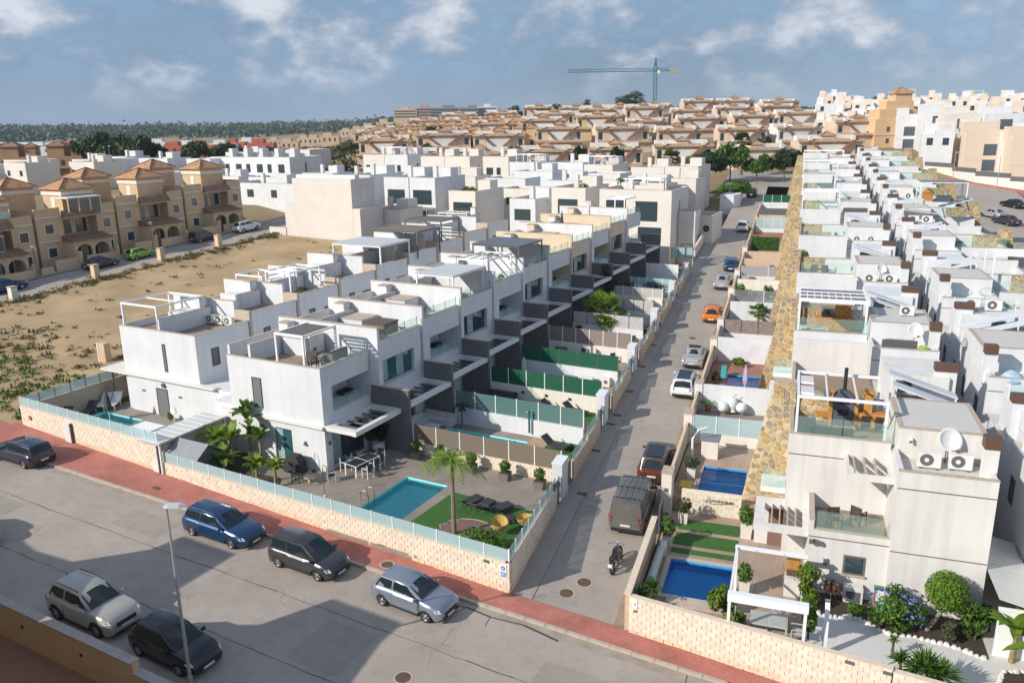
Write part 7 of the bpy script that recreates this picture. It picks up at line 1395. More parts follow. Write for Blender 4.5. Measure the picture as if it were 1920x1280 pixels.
# farther right gardens
t = thing('hood_cover', 'white curved sun hood with a grey box in the second right garden', 'shelter', UV(1.0, 17.6, 1.2), SV); MB().tube([(-.4, -.9, 0), (-.4, -.9, 1.4), (-.1, -.7, 1.9), (.4, -.4, 2.0)], .07, 8).build('curved_post', whmet, t); MB().box(0, 1.2, -.6, .5, 1.2, 1.3).build('roof', M('grey_weave2', (.2, .22, .24), .6), t); MB().box(.1, 1.1, -.5, .4, 0, 1.2).build('body', offw, t)
t = thing('wheelbarrow', 'small yellow barrow at the corner of the second right pool', 'wheelbarrow', UV(.85, 12.0, 1.2), SV); MB().loft([[(-.2, -.3, .25), (.2, -.3, .25), (.2, .3, .25), (-.2, .3, .25)], [(-.32, -.45, .5), (.32, -.45, .5), (.32, .45, .5), (-.32, .45, .5)]]).build('tray', M('yellow_plastic', (.6, .40, .02), .5), t); MB().cylx(-.05, .05, 0, .15, .15, 12).build('wheel', black, t)
potted('pale planter with grasses at the second right pool', .9, 14.0, 1.2, LO, .5, .4, .5); t = thing('pool_rail', 'horizontal steel roller bar across the second right pool', 'rail', UV(1.3, 12.9, 1.2), SV); MB().bar((0, 0, .3), (2.7, .1, .3), .03).build('bar', steel, t); [MB().bar((x, 0, 0), (x, 0, .3), .03).build('leg', steel, t) for x in (.05, 2.65)]
for i, (u, v) in enumerate(((1.75, 24.5), (2.99, 24.7))): t = thing('ball_pot', 'white round ball pot in front of the plain white wall, '+['left', 'right'][i]+' one', 'pot', UV(u, v, 1.75), SV, 'white ball pots'); MB().loft([[(r*math.cos(.449*k), r*math.sin(.449*k), z) for k in range(14)] for r, z in ((.2, 0), (.38, .2), (.4, .4), (.28, .62), (.2, .66))]).build('pot', white, t, smooth=True); MB().cyl(0, 0, .6, .63, .18).build('soil', soilM, t)
t = thing('face_vase', 'white bust-shaped vase between the two ball pots', 'vase', UV(2.4, 24.7, 1.75), SV); MB().loft([[(r*math.cos(.628*k), r*.85*math.sin(.628*k), z) for k in range(10)] for r, z in ((.25, 0), (.18, .15), (.3, .45), (.32, .75), (.22, 1.0))]).build('vase', white, t); MB().tube([(0, 0, .95), (.1, 0, 1.2), (.25, 0, 1.25)], .025, 5).build('stem', bark, t)
t = thing('pot_plant', 'small palm in a terracotta pot before the plain white wall', 'plant', UV(.75, 24.2, 1.75), SV); MB().cyl(0, 0, 0, .45, .17, .25).build('pot', M('terracotta', (.30, .10, .045), .8), t); b = MB(); [frond(b, (0, 0, .45), k*.7, .7, .6, .2, 8, rise=.9) for k in range(9)]; b.build('foliage', LG, t)
parasol('folded lilac parasol by the third right pool', UV(3.0, 27.4, 2.2), 2.2, M('parasol_lilac', (.42, .38, .52), .9), .15)
bush('garden_shrub', 'yellow cactus-like shrub at the foot of the white tarpaulin', 'plant', UV(2.0, 34.4, 2.2), .7, .45, LY, 420, .13, 15, clumps=6); bush('garden_shrub', 'dark grasses by the third right pool', 'plant', UV(.8, 29.3, 2.2), .5, .45, LO, 300, .12, 16, clumps=5)
t = thing('slide', 'small turquoise plastic slide in the third right garden', 'toy', UV(1.2, 31.0, 2.2), SV); MB().add([(-.2, -.5, .1), (.2, -.5, .1), (.2, .5, .8), (-.2, .5, .8), (-.2, -.5, .16), (.2, -.5, .16), (.2, .5, .86), (-.2, .5, .86)], [(3,2,1,0), (4,5,6,7), (0,1,5,4), (1,2,6,5), (2,3,7,6), (3,0,4,7)]).build('chute', M('teal_plastic', (.04, .30, .30), .5), t); MB().box(-.2, .2, .5, .6, 0, .8).build('ladder', blue_, t)
fanpalm('small fan palm in front of a white wall on the right side', UV(3.0, 46.2, 2.95), 1.3, 1.15, 20, tr=.12, seed=9, mat=LG, skirt=False)
bush('garden_shrub', 'green shrub by the right street wall before the slatted fence', 'plant', UV(.9, 55.2, 3.5), .7, .9, LG, 500, .14, 17, clumps=7); bush('garden_shrub', 'green shrub at the stone wall beyond the slatted fence', 'plant', UV(3.6, 55.5, 3.5), .6, .8, LG, 420, .14, 18, clumps=7)
for i in range(2): place('grc', None, UV(1.7+1.0*i, 55.4, 3.4), SV+3.0, 'pale chair in front of the cream garden wall, '+['left', 'right'][i]+' one', 'pale chairs at the cream wall')
place('dsofa', None, UV(1.2, 66.0, 4.1), SV, 'dark seat at the tan garden wall far up the right side', None, (.5, .8, .9))
bush('garden_shrub', 'brown potted shrub at the tan wall up the right side', 'plant', UV(3.5, 66.3, 4.1), .45, .55, LO, 240, .12, 19)
# ================================================================ beige townhouses beyond the empty lot
ochD = M('ochre_trim', (.66, .50, .32), .85); whtrim = M('white_trim', (.72, .68, .60), .8)
def hip(parent, x0, x1, y0, y1, z, h, ov=.35, name='tile_roof', mat=tileM):
    a = [(x0-ov, y0-ov, z), (x1+ov, y0-ov, z), (x1+ov, y1+ov, z), (x0-ov, y1+ov, z)]; cx, cy = (x0+x1)/2, (y0+y1)/2; b = MB(); b.add([(p[0], p[1], z-.12) for p in a]+a+[(cx, cy, z+h)], [(3, 2, 1, 0), (0, 1, 5, 4), (1, 2, 6, 5), (2, 3, 7, 6), (3, 0, 4, 7), (4, 5, 8), (5, 6, 8), (6, 7, 8), (7, 4, 8)]); r = b.build(name, mat, parent)
    for p in a: MB().tube([(p[0], p[1], z+.03), (cx, cy, z+h+.03)], .09, 5).build('hip_ridge', tileD, r)
    return r
def mk_town(label):
    t = thing('beige_townhouse', label, 'house'); b = MB(); Wt = 11.2
    b.box(-9, 0, 0, Wt, -1, 3.0, 0); wall_open(b, -1.6, 0, 0, Wt, 3.0, 6.2, [(3.6, 8.4, 3.5, 5.7)]); b.box(-9, -1.601, 0, Wt, 3.0, 6.2, 0, 1)
    b.box(-.3, -.02, 0, 3.4, 6.2, 7.2); b.box(-.3, -.02, 8.6, Wt, 6.2, 7.2); b.box(-9, -.31, Wt-.25, Wt, 6.2, 7.3); b.box(-9, -.31, 0, .2, 6.2, 7.1); b.build('wall', [ochre, roofm], t)
    MB().box(.001, .08, 0, Wt, 2.95, 3.12).build('cornice', whtrim, t); MB().box(.001, .1, 0, 3.5, 6.0, 6.18).build('cornice', whtrim, t); MB().box(.001, .1, 8.5, Wt, 6.0, 6.18).build('cornice', whtrim, t)
    # porch with two arches and tiled lean-to
    b = MB(); b.box(.001, 2.0, 3.3, 3.7, -.6, 2.9); b.box(.001, 2.0, 8.3, 8.7, -.6, 2.9); b.box(1.65, 2.0, 5.8, 6.2, -.6, 2.9)
    for ya, yb in ((3.7, 5.8), (6.2, 8.3)):
        cy, r = (ya+yb)/2, (yb-ya)/2; prof = [(ya, 2.9), (yb, 2.9), (yb, 1.6)]+[(cy+r*math.cos(a), 1.6+r*.75*math.sin(a)) for a in [math.pi*j/8 for j in range(1, 8)]]+[(ya, 1.6)]; b.extr(prof, 'x', 1.68, 1.98)
    b.build('arched_porch', ochD, t)
    for nm, x1, z0, z1, y0, y1 in (('porch_roof', 2.4, 2.95, 3.55, 3.1, 8.9), ('eave_roof', .75, 6.05, 6.75, 3.5, 8.5)):
        o = MB().add([(x1, y0, z0), (x1, y1, z0), (0.02, y1, z1), (0.02, y0, z1), (x1, y0, z0-.1), (x1, y1, z0-.1), (.02, y1, z0-.1), (.02, y0, z0-.1)], [(0, 1, 2, 3), (7, 6, 5, 4), (0, 4, 5, 1), (1, 5, 6, 2), (3, 7, 4, 0)]).build(nm, tileD, t)
        n = int((y1-y0)/.35); s0 = None
        for i in range(n):
            if not s0: s0 = MB().box(x1-.25, x1-.02, y0+.05, y0+.2, z0-.22, z0-.101).build('corbel', whtrim, o)
            else: inst(s0, o, (0, .35*i, 0))
    # loggia glazing, doors, windows
    for y0 in (4.0, 6.2): w_ = MB().box(-1.6, -1.55, y0, y0+1.8, 3.52, 5.5).build('loggia_door', whtrim, t); MB().box(-1.549, -1.53, y0+.1, y0+1.7, 3.6, 5.4).build('pane', paneM, w_)
    for y0 in (3.9, 6.4): w_ = MB().box(.001, .04, y0, y0+1.7, .0, 2.2).build('glazed_door', whtrim, t); MB().box(.041, .05, y0+.12, y0+1.58, .1, 2.1).build('pane', paneM, w_)
    for y0, z0 in ((1.0, .9), (9.2, .9), (1.0, 3.9), (9.2, 3.9)): w_ = MB().box(.001, .06, y0, y0+1.3, z0, z0+1.4).build('window', whtrim, t); MB().box(.061, .07, y0+.12, y0+1.18, z0+.12, z0+1.28).build('pane', paneM, w_)
    # roof-terrace towers
    for x0, x1, y0, y1, h in ((-6.2, -2.2, 5.4, 9.8, 9.2), (-12.5, -8.6, 1.5, 5.8, 9.4)):
        tw = MB().box(x0, x1, y0, y1, 5.0, h).build('tower', ochre, t); MB().box(x0-.12, x1+.12, y0-.12, y1+.12, h-.75, h-.3).build('tower_band', whtrim, tw)
        hip(t, x0, x1, y0, y1, h+.12, 1.25)
    w_ = MB().box(-4.5, -3.7, 5.36, 5.399, 6.3, 8.2).build('tower_door', whtrim, t)
    MB().box(-13, -9.01, 0, Wt, -1, 6.0, 0, 0).build('rear_wing', ochre, t)
    # front yard wall
    for y0, y1 in ((0, 3.2), (4.3, 8.6), (9.6, Wt)): MB().box(2.7, 2.9, y0, y1, -.8, 1.0).build('yard_wall', ochD, t)
    for y0 in (3.2, 8.6): MB().box(2.6, 3.0, y0+.001, y0+.4, -.8, 1.7).build('gate_post', ochD, t)
    for i in range(6): MB().box(2.78, 2.82, 3.65+.11*i, 3.69+.11*i, 0, 1.3).build('gate_bar', gymet, t)
    return t
TL = ['cut off by the left edge of the photo', 'with glazed balcony and terrace glass, at the left edge', 'with the round tower window, behind the dark car', 'behind the lime green car', 'at the end of its street by the white off-roader']
for i in range(5): y = 9.2+11.6*i; place('town', mk_town, (-84.2-(.0), y, Gs(-84, y+5)+.1), 0, 'beige townhouse '+TL[i], 'beige townhouses beyond the empty lot')
t = thing('glass_balcony', 'white glazed balcony enclosure on the second townhouse', 'balcony', (-84.19, 22.5, Gs(-84, 25)+3.6)); MB().box(.1, 1.0, 0, 5.0, -.1, 0).build('floor', whtrim, t)
for i in range(5): MB().box(.95, 1.0, .02+i*1.0, .98+i*1.0, .05, 1.7).build('pane', paneM, t); MB().box(.93, 1.02, .98+i, 1.02+i, 0, 1.75).build('mullion', whtrim, t)
MB().box(.05, 1.1, -.05, 5.1, 1.75, 1.85).build('roof', whtrim, t)
t = thing('roof_conservatory', 'white roof conservatory on the third townhouse terrace', 'conservatory', (-86.8, 39.2, Gs(-84, 35)+6.3)); MB().box(0, 3, -2.4, 2.4, 2.1, 2.25).build('roof', whtrim, t)
for y in (-2.3, -.8, .8, 2.3): MB().box(2.85, 2.95, y-.06, y+.06, 0, 2.1).build('post', whtrim, t)
for y in (-1.55, 0, 1.55): MB().box(2.88, 2.9, y-.66, y+.66, .1, 2.05).build('pane', paneM, t)
glass_fence('glass balustrade along the second townhouse roof edge', (-84.3, 19.2), (-84.3, 29.6), Gs(-84, 25)+7.3, .9, 7, post=gymet, pane=frost)
for i, (x, y) in enumerate([(-73.4, 21.9), (-74.4, 32.7), (-74.8, 42.7), (-74.5, 52.3)]): t = thing('kerb_pillar', 'short beige pillar at the edge of the empty lot, '+ORD[i]+' from left', 'pillar', (x, y, Gs(x, y)), 0, 'pillars along the empty lot'); MB().box(-.35, .35, -.35, .35, -.2, 1.5).build('body', offw if i == 0 else ochD, t); MB().box(-.4, .4, -.4, .4, 1.501, 1.6).build('cap', coping, t)
t = thing('meter_pillar', 'beige meter pillar with a grey side at the lot beside the left garden', 'pillar', (-46.5, 13.2, Gs(-46, 13))); MB().box(-.5, .5, -.3, .3, -.2, 1.7).build('body', sandp, t); MB().box(-.42, -.3, -.33, -.301, -.1, 1.65).build('edge', whtrim, t)
def globe(label, loc, h):
    t = thing('street_lamp', label, 'street lamp', loc); MB().cyl(0, 0, 0, h, .07, .045, 8).build('pole', gymet, t); MB().loft([[(r*math.cos(.628*k), r*math.sin(.628*k), h+z) for k in range(10)] for r, z in ((.08, 0), (.24, .12), (.28, .28), (.2, .46), (.03, .52))]).build('globe', M('lamp_globe', (.6, .6, .58), .3), t, smooth=True)
globe('globe street lamp near the left of the townhouse street', (-80.6, 29.3, Gs(-80, 29)), 3.6); globe('globe street lamp between the green and brown cars', (-80.6, 46.2, Gs(-80, 46)), 3.6)
# scrub on the empty lot
b = MB(); rr = random.Random(12); pts = []
for _ in range(1000):
    k = rr.random()
    if k < .5: y = rr.uniform(18, 62); x = -72.6+rr.gauss(.6, .9)
    elif k < .85: x = rr.uniform(-62, -40.3); y = 2.2+abs(rr.gauss(0, 6.0))+max(0, (-48-x))*.25
    else: x = rr.uniform(-70, -40.5); y = rr.uniform(3, 60)
    s = rr.uniform(.1, .42)*(1.0 if y < 16 else .8); pts.append((x, y, s))
for x, y, s in pts:
    z = Gs(x, y)+.12
    for _ in range(16):
        a, e = rr.uniform(0, 6.28), rr.uniform(.2, 1.4); d = Vector((math.cos(a)*math.cos(e), math.sin(a)*math.cos(e), math.sin(e)))*s*rr.uniform(.7, 1.4); q = Vector((-math.sin(a), math.cos(a), 0))*s*.22; p0 = Vector((x+rr.gauss(0, s*.7), y+rr.gauss(0, s*.7), z)); b.add([p0-q*.4, p0+q*.4, p0+d*.6+q, p0+d, p0+d*.6-q], [(0, 1, 2, 3, 4)], 0 if (y < 10 and rr.random() < .75) else (1 if rr.random() < .55 else 2))
o = b.build('lot_scrub', [LG, LSC, LDRY]); tag(o, 'scrubby weeds scattered over the sandy empty lot', 'weeds'); o['kind'] = 'stuff'
# ================================================================ middle blocks
def block_house(label, x0, x1, y0, dep, zt, wins, pl=white, cat='house', name='modern_house', zb=None, par=.9, side=(), roof=True, group='white houses across the middle', stair=True, shade=None):
    zb = Gs((x0+x1)/2, y0)-3.2 if zb is None else zb; t = thing(name, label, cat, (x0, y0, zb), 0, group); w_, h = x1-x0, zt-zb; b = MB()
    b.box(0, w_, 0, dep, 0, h-par, 0, 1); b.box(0, w_, 0, .18, h-par, h); b.box(0, w_, dep-.18, dep, h-par, h); b.box(0, .18, .181, dep-.181, h-par, h); b.box(w_-.18, w_, .181, dep-.181, h-par, h); b.build('wall', [pl, roofm], t)
    MB().box(-.03, w_+.03, -.03, .21, h+.001, h+.04).build('coping', coping, t)
    if stair: MB().box(w_*.55, w_*.55+2.2, dep*.5, dep*.5+2.4, h-par+.001, h+1.3).build('stair_head', pl, t); MB().box(w_*.25, w_*.25+.7, dep*.55, dep*.55+.6, h-par+.001, h+1.5).build('chimney', pl, t)
    for fx, ww, za, hh in wins: f = MB().box(fx, fx+ww, -.05, -.001, h-za-hh, h-za).build('window', darkfr, t); MB().box(fx+.07, fx+ww-.07, -.065, -.051, h-za-hh+.07, h-za-.07).build('pane', paneM, f)
    for fy, ww, za, hh in side: f = MB().box(w_+.001, w_+.05, fy, fy+ww, h-za-hh, h-za).build('window', darkfr, t); MB().box(w_+.051, w_+.06, fy+.06, fy+ww-.06, h-za-hh+.06, h-za-.06).build('pane', paneM, f)
    return t
offs = M('pale_beige', (.68, .64, .585), .85, var=.05, scale=.6)
# near middle row
t = block_house('cream corner house with a big grey window at the end of the terrace row', -25.3, -15.2, 74.5, 8, 12.8, [(5.2, 3.0, 1.5, 2.6), (1.0, 2.8, 1.4, 2.2), (5.6, 3.2, 4.9, 2.0)], offs, side=[(3.5, .5, 1.6, 2.8)])
block_house('low pale wing with a black round wall lamp beside the cream corner house', -14.9, -11.2, 80.5, 5.5, 9.1, [(.6, .5, .9, 1.9)], offs, par=.5, stair=False); block_house('middle pale wing stepping down behind the corner house', -15.1, -12.8, 77.6, 2.8, 9.9, [], offs, par=.4, stair=False)
t = thing('wall_disc', 'black round ornament on the pale wall by the gate', 'ornament', (-12.0, 80.45, 7.3)); MB().cylx(-.06, .0, 0, 0, .45, 18).build('disc', black, t); MB().cylx(-.08, -.061, 0, 0, .15, 12).build('hub', gymet, t)
t = thing('street_wall', 'curving pale garden wall of the corner house by its gate', 'wall'); b = MB(); pts = [(-17.0, 70.3), (-14.2, 71.2)]; b.prism([(-17, 70.2), (-14.0, 70.2), (-14.0, 70.45), (-17, 70.45)], 3.5, 6.1); b.build('panel', offs, t); MB().prism([(-11.2, 71.4), (-10.95, 71.4), (-13.2, 87), (-13.45, 87)], 3, [6.0, 6.0, 7.2, 7.2]).build('panel', offs, t)
panel_fence('black framed gate with three pale panels at the corner house', (-13.9, 71.0), (-11.25, 71.3), 4.6, 1.35, 3, frost, gymet, name='driveway_gate', cat='gate')
place('dint', None, (-12.9, 74.5, 5.2), .3, 'brown patio set behind the black framed gate'); pergola('thin white frame with a swing chair on the corner house roof', (-21.8, 75.2, 11.9), 0, 4.8, 2.4, 2.2, nsl=0)
Q1 = [(-33.2, -28.0, 12.75, 9, offs, 'flat cream block right of centre behind the terrace rows', [(1.0, 3.0, 1.6, 2.0)]), (-50.5, -45.8, 11.9, 9, offs, 'cream house with a planted roof and a wide dark window', [(.8, 3.3, 1.7, 1.9)]), (-62.5, -57.8, 13.75, 9, white, 'left half of the tall white pair with wide windows', [(.7, 3.2, 1.9, 2.2), (.8, 2.6, 5.0, 1.8)]), (-57.6, -52.9, 13.75, 9, white, 'right half of the tall white pair with wide windows', [(.6, 3.4, 1.9, 2.2), (.8, 2.4, 5.0, 1.8)]), (-70.0, -65.2, 14.0, 9, white, 'white house partly behind the blank cube', [(1.2, 2.8, 1.7, 2.2), (1.4, 2.4, 5.2, 1.8)]), (-40.0, -35.8, 11.0, 8, white, 'low white block between the cream houses', [(.8, 2.6, 1.5, 1.6)])]
for x0, x1, zt, dp, pl, lab, wn in Q1: block_house(lab, x0, x1, 76, dp, zt, wn, pl)
for i, (x0, x1) in enumerate(((-62.6, -52.8), (-50.6, -45.7), (-33.3, -27.9))): pergola('flat white slatted porch roof in front of the middle houses, '+ORD[i]+' from left', (x0, 73.2, Gs(x0, 74)+.2), 0, x1-x0, 2.4, 2.6, nsl=5, along='y')
smallw = lambda n, w_: [(.8+(w_-1.2)*i/n, .9 if i % 2 else 1.5, 2.2, 1.4) for i in range(n)]
Q2 = [(-35.6, -29.2, 13.5, 9, offs, 'pale beige house, left part, before the green street trees', 2), (-29.1, -23.0, 13.7, 9, offs, 'pale beige house, right part, before the green street trees', 2), (-45.0, -39.2, 13.9, 9, offs, 'beige house in the far middle row left of the pale pair', 2), (-51.6, -45.2, 14.25, 9, white, 'white house in the far middle row', 3), (-61.1, -54.9, 14.25, 9, white, 'taller white house with slit side window in the far middle row', 2), (-67.2, -61.3, 15.3, 9, offs, 'cream house with two dark windows in the far middle row', 2), (-82.3, -76.4, 15.3, 9, offs, 'beige house with a rooftop box left of the far middle row', 2), (-76.3, -70.3, 15.3, 9, offs, 'beige house joined to its left neighbour in the far middle row', 2), (-97.5, -91.8, 15.6, 9, offs, 'cream end of a two-tone house near the tiled duplexes', 2), (-91.7, -85.7, 15.6, 9, white, 'white half of the two-tone house near the tiled duplexes', 2)]
for x0, x1, zt, dp, pl, lab, n in Q2: block_house(lab, x0, x1, 116, dp, zt, smallw(n, x1-x0), pl, side=[(3.5, .5, 2.0, 3.0)])
for i, (x0, x1, y, zt) in enumerate([(-44, -38, 97, 12.2), (-37, -31, 98, 12.3), (-29.5, -22.5, 96, 11.9), (-56, -48, 97, 12.4), (-66, -58, 97, 12.6), (-78, -70, 97, 12.9), (-88, -80, 95, 12.6), (-48, -42, 88, 11.4), (-31, -26, 88, 11.2), (-69, -61, 88, 12.0), (-26, -20, 104, 12.4), (-41, -34, 106, 12.9), (-55, -47, 106, 13.1), (-73, -65, 106, 13.4), (-100, -92, 99, 12.6), (-112, -103, 96, 11.8), (-60, -54, 68, 9.6), (-72, -64, 70, 10.5)]): block_house('low flat white roof between the two middle rows, '+ORD[i]+' of its kind', x0, x1, y, 6, zt, [(1, 1.2, 1.4, 1.2)], offs if i % 3 == 1 else white, stair=i % 2 == 0)
for i, (x, y, z) in enumerate([(-47.5, 78, 11.1), (-49.2, 79, 11.1), (-29.5, 79, 11.9), (-31.2, 98.5, 11.5)]): bush('potted_shrub', 'green roof plant on the middle houses, '+ORD[i]+' of four', 'plant', (x, y, z), .7, .6, LG, 300, .16, i)
pergola('long white pergola on the far middle roofs, left', (-93, 117, 14.8), 0, 5, 3, 2.2, nsl=3); pergola('long white pergola on the far middle roofs, centre', (-60, 117, 13.4), 0, 5, 3, 2.2, nsl=3); pergola('white pergola on the beige far middle roof', (-44.5, 117, 13.1), 0, 4.6, 3, 2.2, nsl=3)
t = block_house('long white apartment block with many small windows left of centre', -140, -115.2, 112, 11, 15.1, [(1.5+3.3*i, 1.2 if i % 2 else 1.8, 1.6, 1.9) for i in range(7)], white, stair=False, name='apartment_block', cat='apartment block', zb=5.5, side=[(5, .6, 1.4, 3.2)])
for i in range(5): MB().box(2+4.9*i, 3.2+4.9*i, 4, 6, 8.71, 11.4).build('roof_box', white, t); MB().box(.4+4.9*i, 4.6+4.9*i, 5.9, 6.0, 8.71, 10.3).build('roof_screen', white, t)
for i in range(2): MB().box(4+10*i, 9+10*i, -5, -.001, 0, 5.6).build('lower_wing', white, t)
for i in range(4): w_ = MB().box(4.7+1.9*(i % 2)+10*(i//2), 5.8+1.9*(i % 2)+10*(i//2), -5.06, -5.001, 3.4, 4.8).build('window', darkfr, t)
block_house('white lower houses with small windows beside the blank cube', -105, -89, 84, 8, 11.6, [(1.2, 1.2, 1.2, 1.4), (4.6, 1.6, 1.2, 1.4), (10.6, 1.4, 1.2, 1.4), (2, 2, 4.2, 1.6)], white); block_house('stepped white house at the far end of the townhouse street', -88.6, -80, 88, 7, 10.2, [(1.5, 1.6, 1.2, 1.6)], white, stair=False)
t = thing('blank_cube', 'tall windowless pale block at the end of the empty lot', 'building', (-69.0, 62.3, 4.6)); MB().box(0, 10.9, 0, 5.4, -1, 9.7).build('tall_wall', M('blank_plaster', (.66, .615, .57), .85, var=.05, scale=.5), t); MB().box(10.901, 12.2, 0.02, 5.4, -1, 5.6).build('low_wall', M('blank_plaster', (.66, .615, .57), .85, var=.05, scale=.5), t); MB().box(-1.9, -.001, .02, 5, -1, 5.9).build('left_step', M('blank_plaster', (.66, .615, .57), .85, var=.05, scale=.5), t); MB().box(-5.2, -1.901, -.1, .1, -1, 2.4).build('garden_wall', M('blank_plaster', (.66, .615, .57), .85, var=.05, scale=.5), t)
w_ = MB().box(10.902, 10.95, 2.2, 3.4, 6.4, 8.0).build('window', whtrim, t); MB().box(0.0, 10.9, 1.0, 2.0, 9.701, 10.2).build('roof_kerb', white, t)
# ================================================================ tiled duplexes on the hillside
RH = Vector((.8855, .4646, 0)); FH = Vector((-.4646, .8855, 0)); CP = Vector((15.94, -29.48, 0)); RZ_ = math.atan2(RH.y, RH.x)
tileP = M('pale_tile', (.40, .26, .165), .85, var=.3, scale=1.5)
dcols = [M('duplex_cream', (.64, .53, .41), .85, var=.08, scale=.4), M('duplex_yellow', (.62, .48, .27), .85, var=.08, scale=.4), M('duplex_peach', (.62, .48, .36), .85, var=.08, scale=.4), M('duplex_white', (.68, .66, .62), .85, var=.06, scale=.4)]
def mk_dup(col, alt):
    def f(label):
        t = thing('tiled_duplex', label, 'house'); MB().box(-6.8, 6.8, 0, 8, -3, 6.0, 0).build('wall', col, t); MB().box(-6.81, 6.81, -3.2, -.001, -3, 2.5).build('front_terrace', col, t)
        MB().box(-3.1, 3.1, -.08, -.002, 2.5, 5.2).build('white_infill', alt, t)
        for s in (-1, 1):
            MB().add([(s*4.9, -.9, 5.9), (s*4.2, -.9, 5.9), (s*.9, -.9, 3.0), (s*1.6, -.9, 3.0), (s*4.9, -.0, 5.9), (s*4.2, -.0, 5.9), (s*.9, -.0, 3.0), (s*1.6, -.0, 3.0)], [(0, 1, 2, 3), (7, 6, 5, 4), (0, 4, 5, 1), (1, 5, 6, 2), (2, 6, 7, 3), (3, 7, 4, 0)]).build('stair_parapet', tileD, t)
            MB().box(s*5.8-.5, s*5.8+.5, -.06, -.003, 3.0, 4.9).build('window', paneM, t); MB().box(s*4.6-.35, s*4.6+.35, -.5, .5, 6.0, 7.0).build('chimney', alt, t)
        for x0, x1 in ((-7.1, -5.0), (-4.2, 4.2), (5.0, 7.1)): MB().add([(x0, -.6, 5.75), (x1, -.6, 5.75), (x1, .6, 6.35), (x0, .6, 6.35), (x0, -.6, 5.6), (x1, -.6, 5.6), (x1, .6, 5.6), (x0, .6, 5.6)], [(0, 1, 2, 3), (7, 6, 5, 4), (0, 4, 5, 1), (1, 5, 6, 2), (2, 6, 7, 3), (3, 7, 4, 0)]).build('tile_eave', tileP, t)
        MB().add([(-6.9, -3.9, 2.3), (6.9, -3.9, 2.3), (6.9, -3.1, 2.8), (-6.9, -3.1, 2.8), (-6.9, -3.9, 2.1), (6.9, -3.9, 2.1), (6.9, -3.1, 2.1), (-6.9, -3.1, 2.1)], [(0, 1, 2, 3), (7, 6, 5, 4), (0, 4, 5, 1), (1, 5, 6, 2), (2, 6, 7, 3), (3, 7, 4, 0)]).build('terrace_tiles', tileP, t)
        MB().box(-6.3, 6.3, 5.0, 7.8, 6.001, 7.1).build('upper_wall', alt, t); MB().box(-1.4, 1.4, 2.6, 5.4, 6.002, 6.9).build('tower', col, t); hip(t, -1.4, 1.4, 2.6, 5.4, 7.0, .9, .3, mat=tileP)
        return t
    return f
rowdat = [(192, range(-2, 8), 0), (226, range(-3, 9), 5), (262, range(-3, 10), 2), (300, range(-4, 9), 7), (340, range(-3, 9), 3)]
rowname = ['nearest', 'second', 'third', 'fourth', 'highest']; rr = random.Random(44)
for ri, (D, ks, off) in enumerate(rowdat):
    for n, k in enumerate(ks):
        s = 16.2*k+off-8+rr.uniform(-1, 1); p = CP+FH*D+RH*s; az = math.degrees(math.atan2(p.x-16, p.y+29.5))
        if s > (.46 if ri < 3 else .33)*D: continue
        if az < -38: continue
        z = G(p.x, p.y)+rr.uniform(-.9, .9)+(-1.2 if ri == 0 else 0); c = rr.choice([0, 0, 0, 1, 2, 2, 3]); place('dup%d' % c, mk_dup(dcols[c], dcols[3]), (p.x, p.y, z), RZ_+rr.uniform(-.07, .07), ['cream', 'yellow', 'peach', 'whitish'][c]+' tiled duplex, '+ORD[n]+' from left in the '+rowname[ri]+' hillside row', 'tiled duplexes on the hillside', (rr.uniform(.88, 1.12), 1, rr.uniform(.92, 1.08)))
# ochre cluster with many small towers, left part of the hillside
def mk_clu(label):
    t = thing('ochre_terrace', label, 'house'); MB().box(-5, 5, 0, 8, -3, 5.2).build('wall', ochre, t); MB().box(-5.2, 5.2, -2.5, -.001, -3, 2.2).build('front_wing', dcols[0], t); MB().box(-5.3, 5.3, -2.7, -2.501, 2.0, 2.4).build('tile_edge', tileM, t)
    for x in (-3.4, 0.4, 3.8): MB().box(x-1.2, x+1.2, 1, 3.4, 5.2, 7.6).build('tower', ochre, t); hip(t, x-1.2, x+1.2, 1, 3.4, 7.7, .8, .25)
    for x in (-3, 1, 4): MB().box(x-.4, x+.4, -.06, -.002, 3, 4.4).build('window', paneM, t)
    return t
n = 0
for D in (232, 262, 292):
    for k in range(5):
        az = math.radians(-27.9)+math.atan((-225+60*k-(D-232)*.3)/1509); p = CP+Vector((math.sin(az), math.cos(az), 0))*D; place('clu', mk_clu, (p.x, p.y, G(p.x, p.y)-1.0), RZ_, 'ochre house with three small towers, '+ORD[n]+' counted along the hillside cluster', 'ochre tower houses'); n += 1
rt = random.Random(9)
for i in range(16):
    D = rt.uniform(186, 335); s = rt.uniform(-.16, .40)*D; p = CP+FH*(D-7)+RH*s; tree('garden_tree', 'garden tree between the hillside duplexes, '+ORD[i]+' of that kind', (p.x, p.y, G(p.x, p.y)-.3), rt.uniform(4.5, 7), rt.uniform(1.6, 2.6), [LG, LD, LO][i % 3], i, 700, .35, group='garden trees on the hillside')
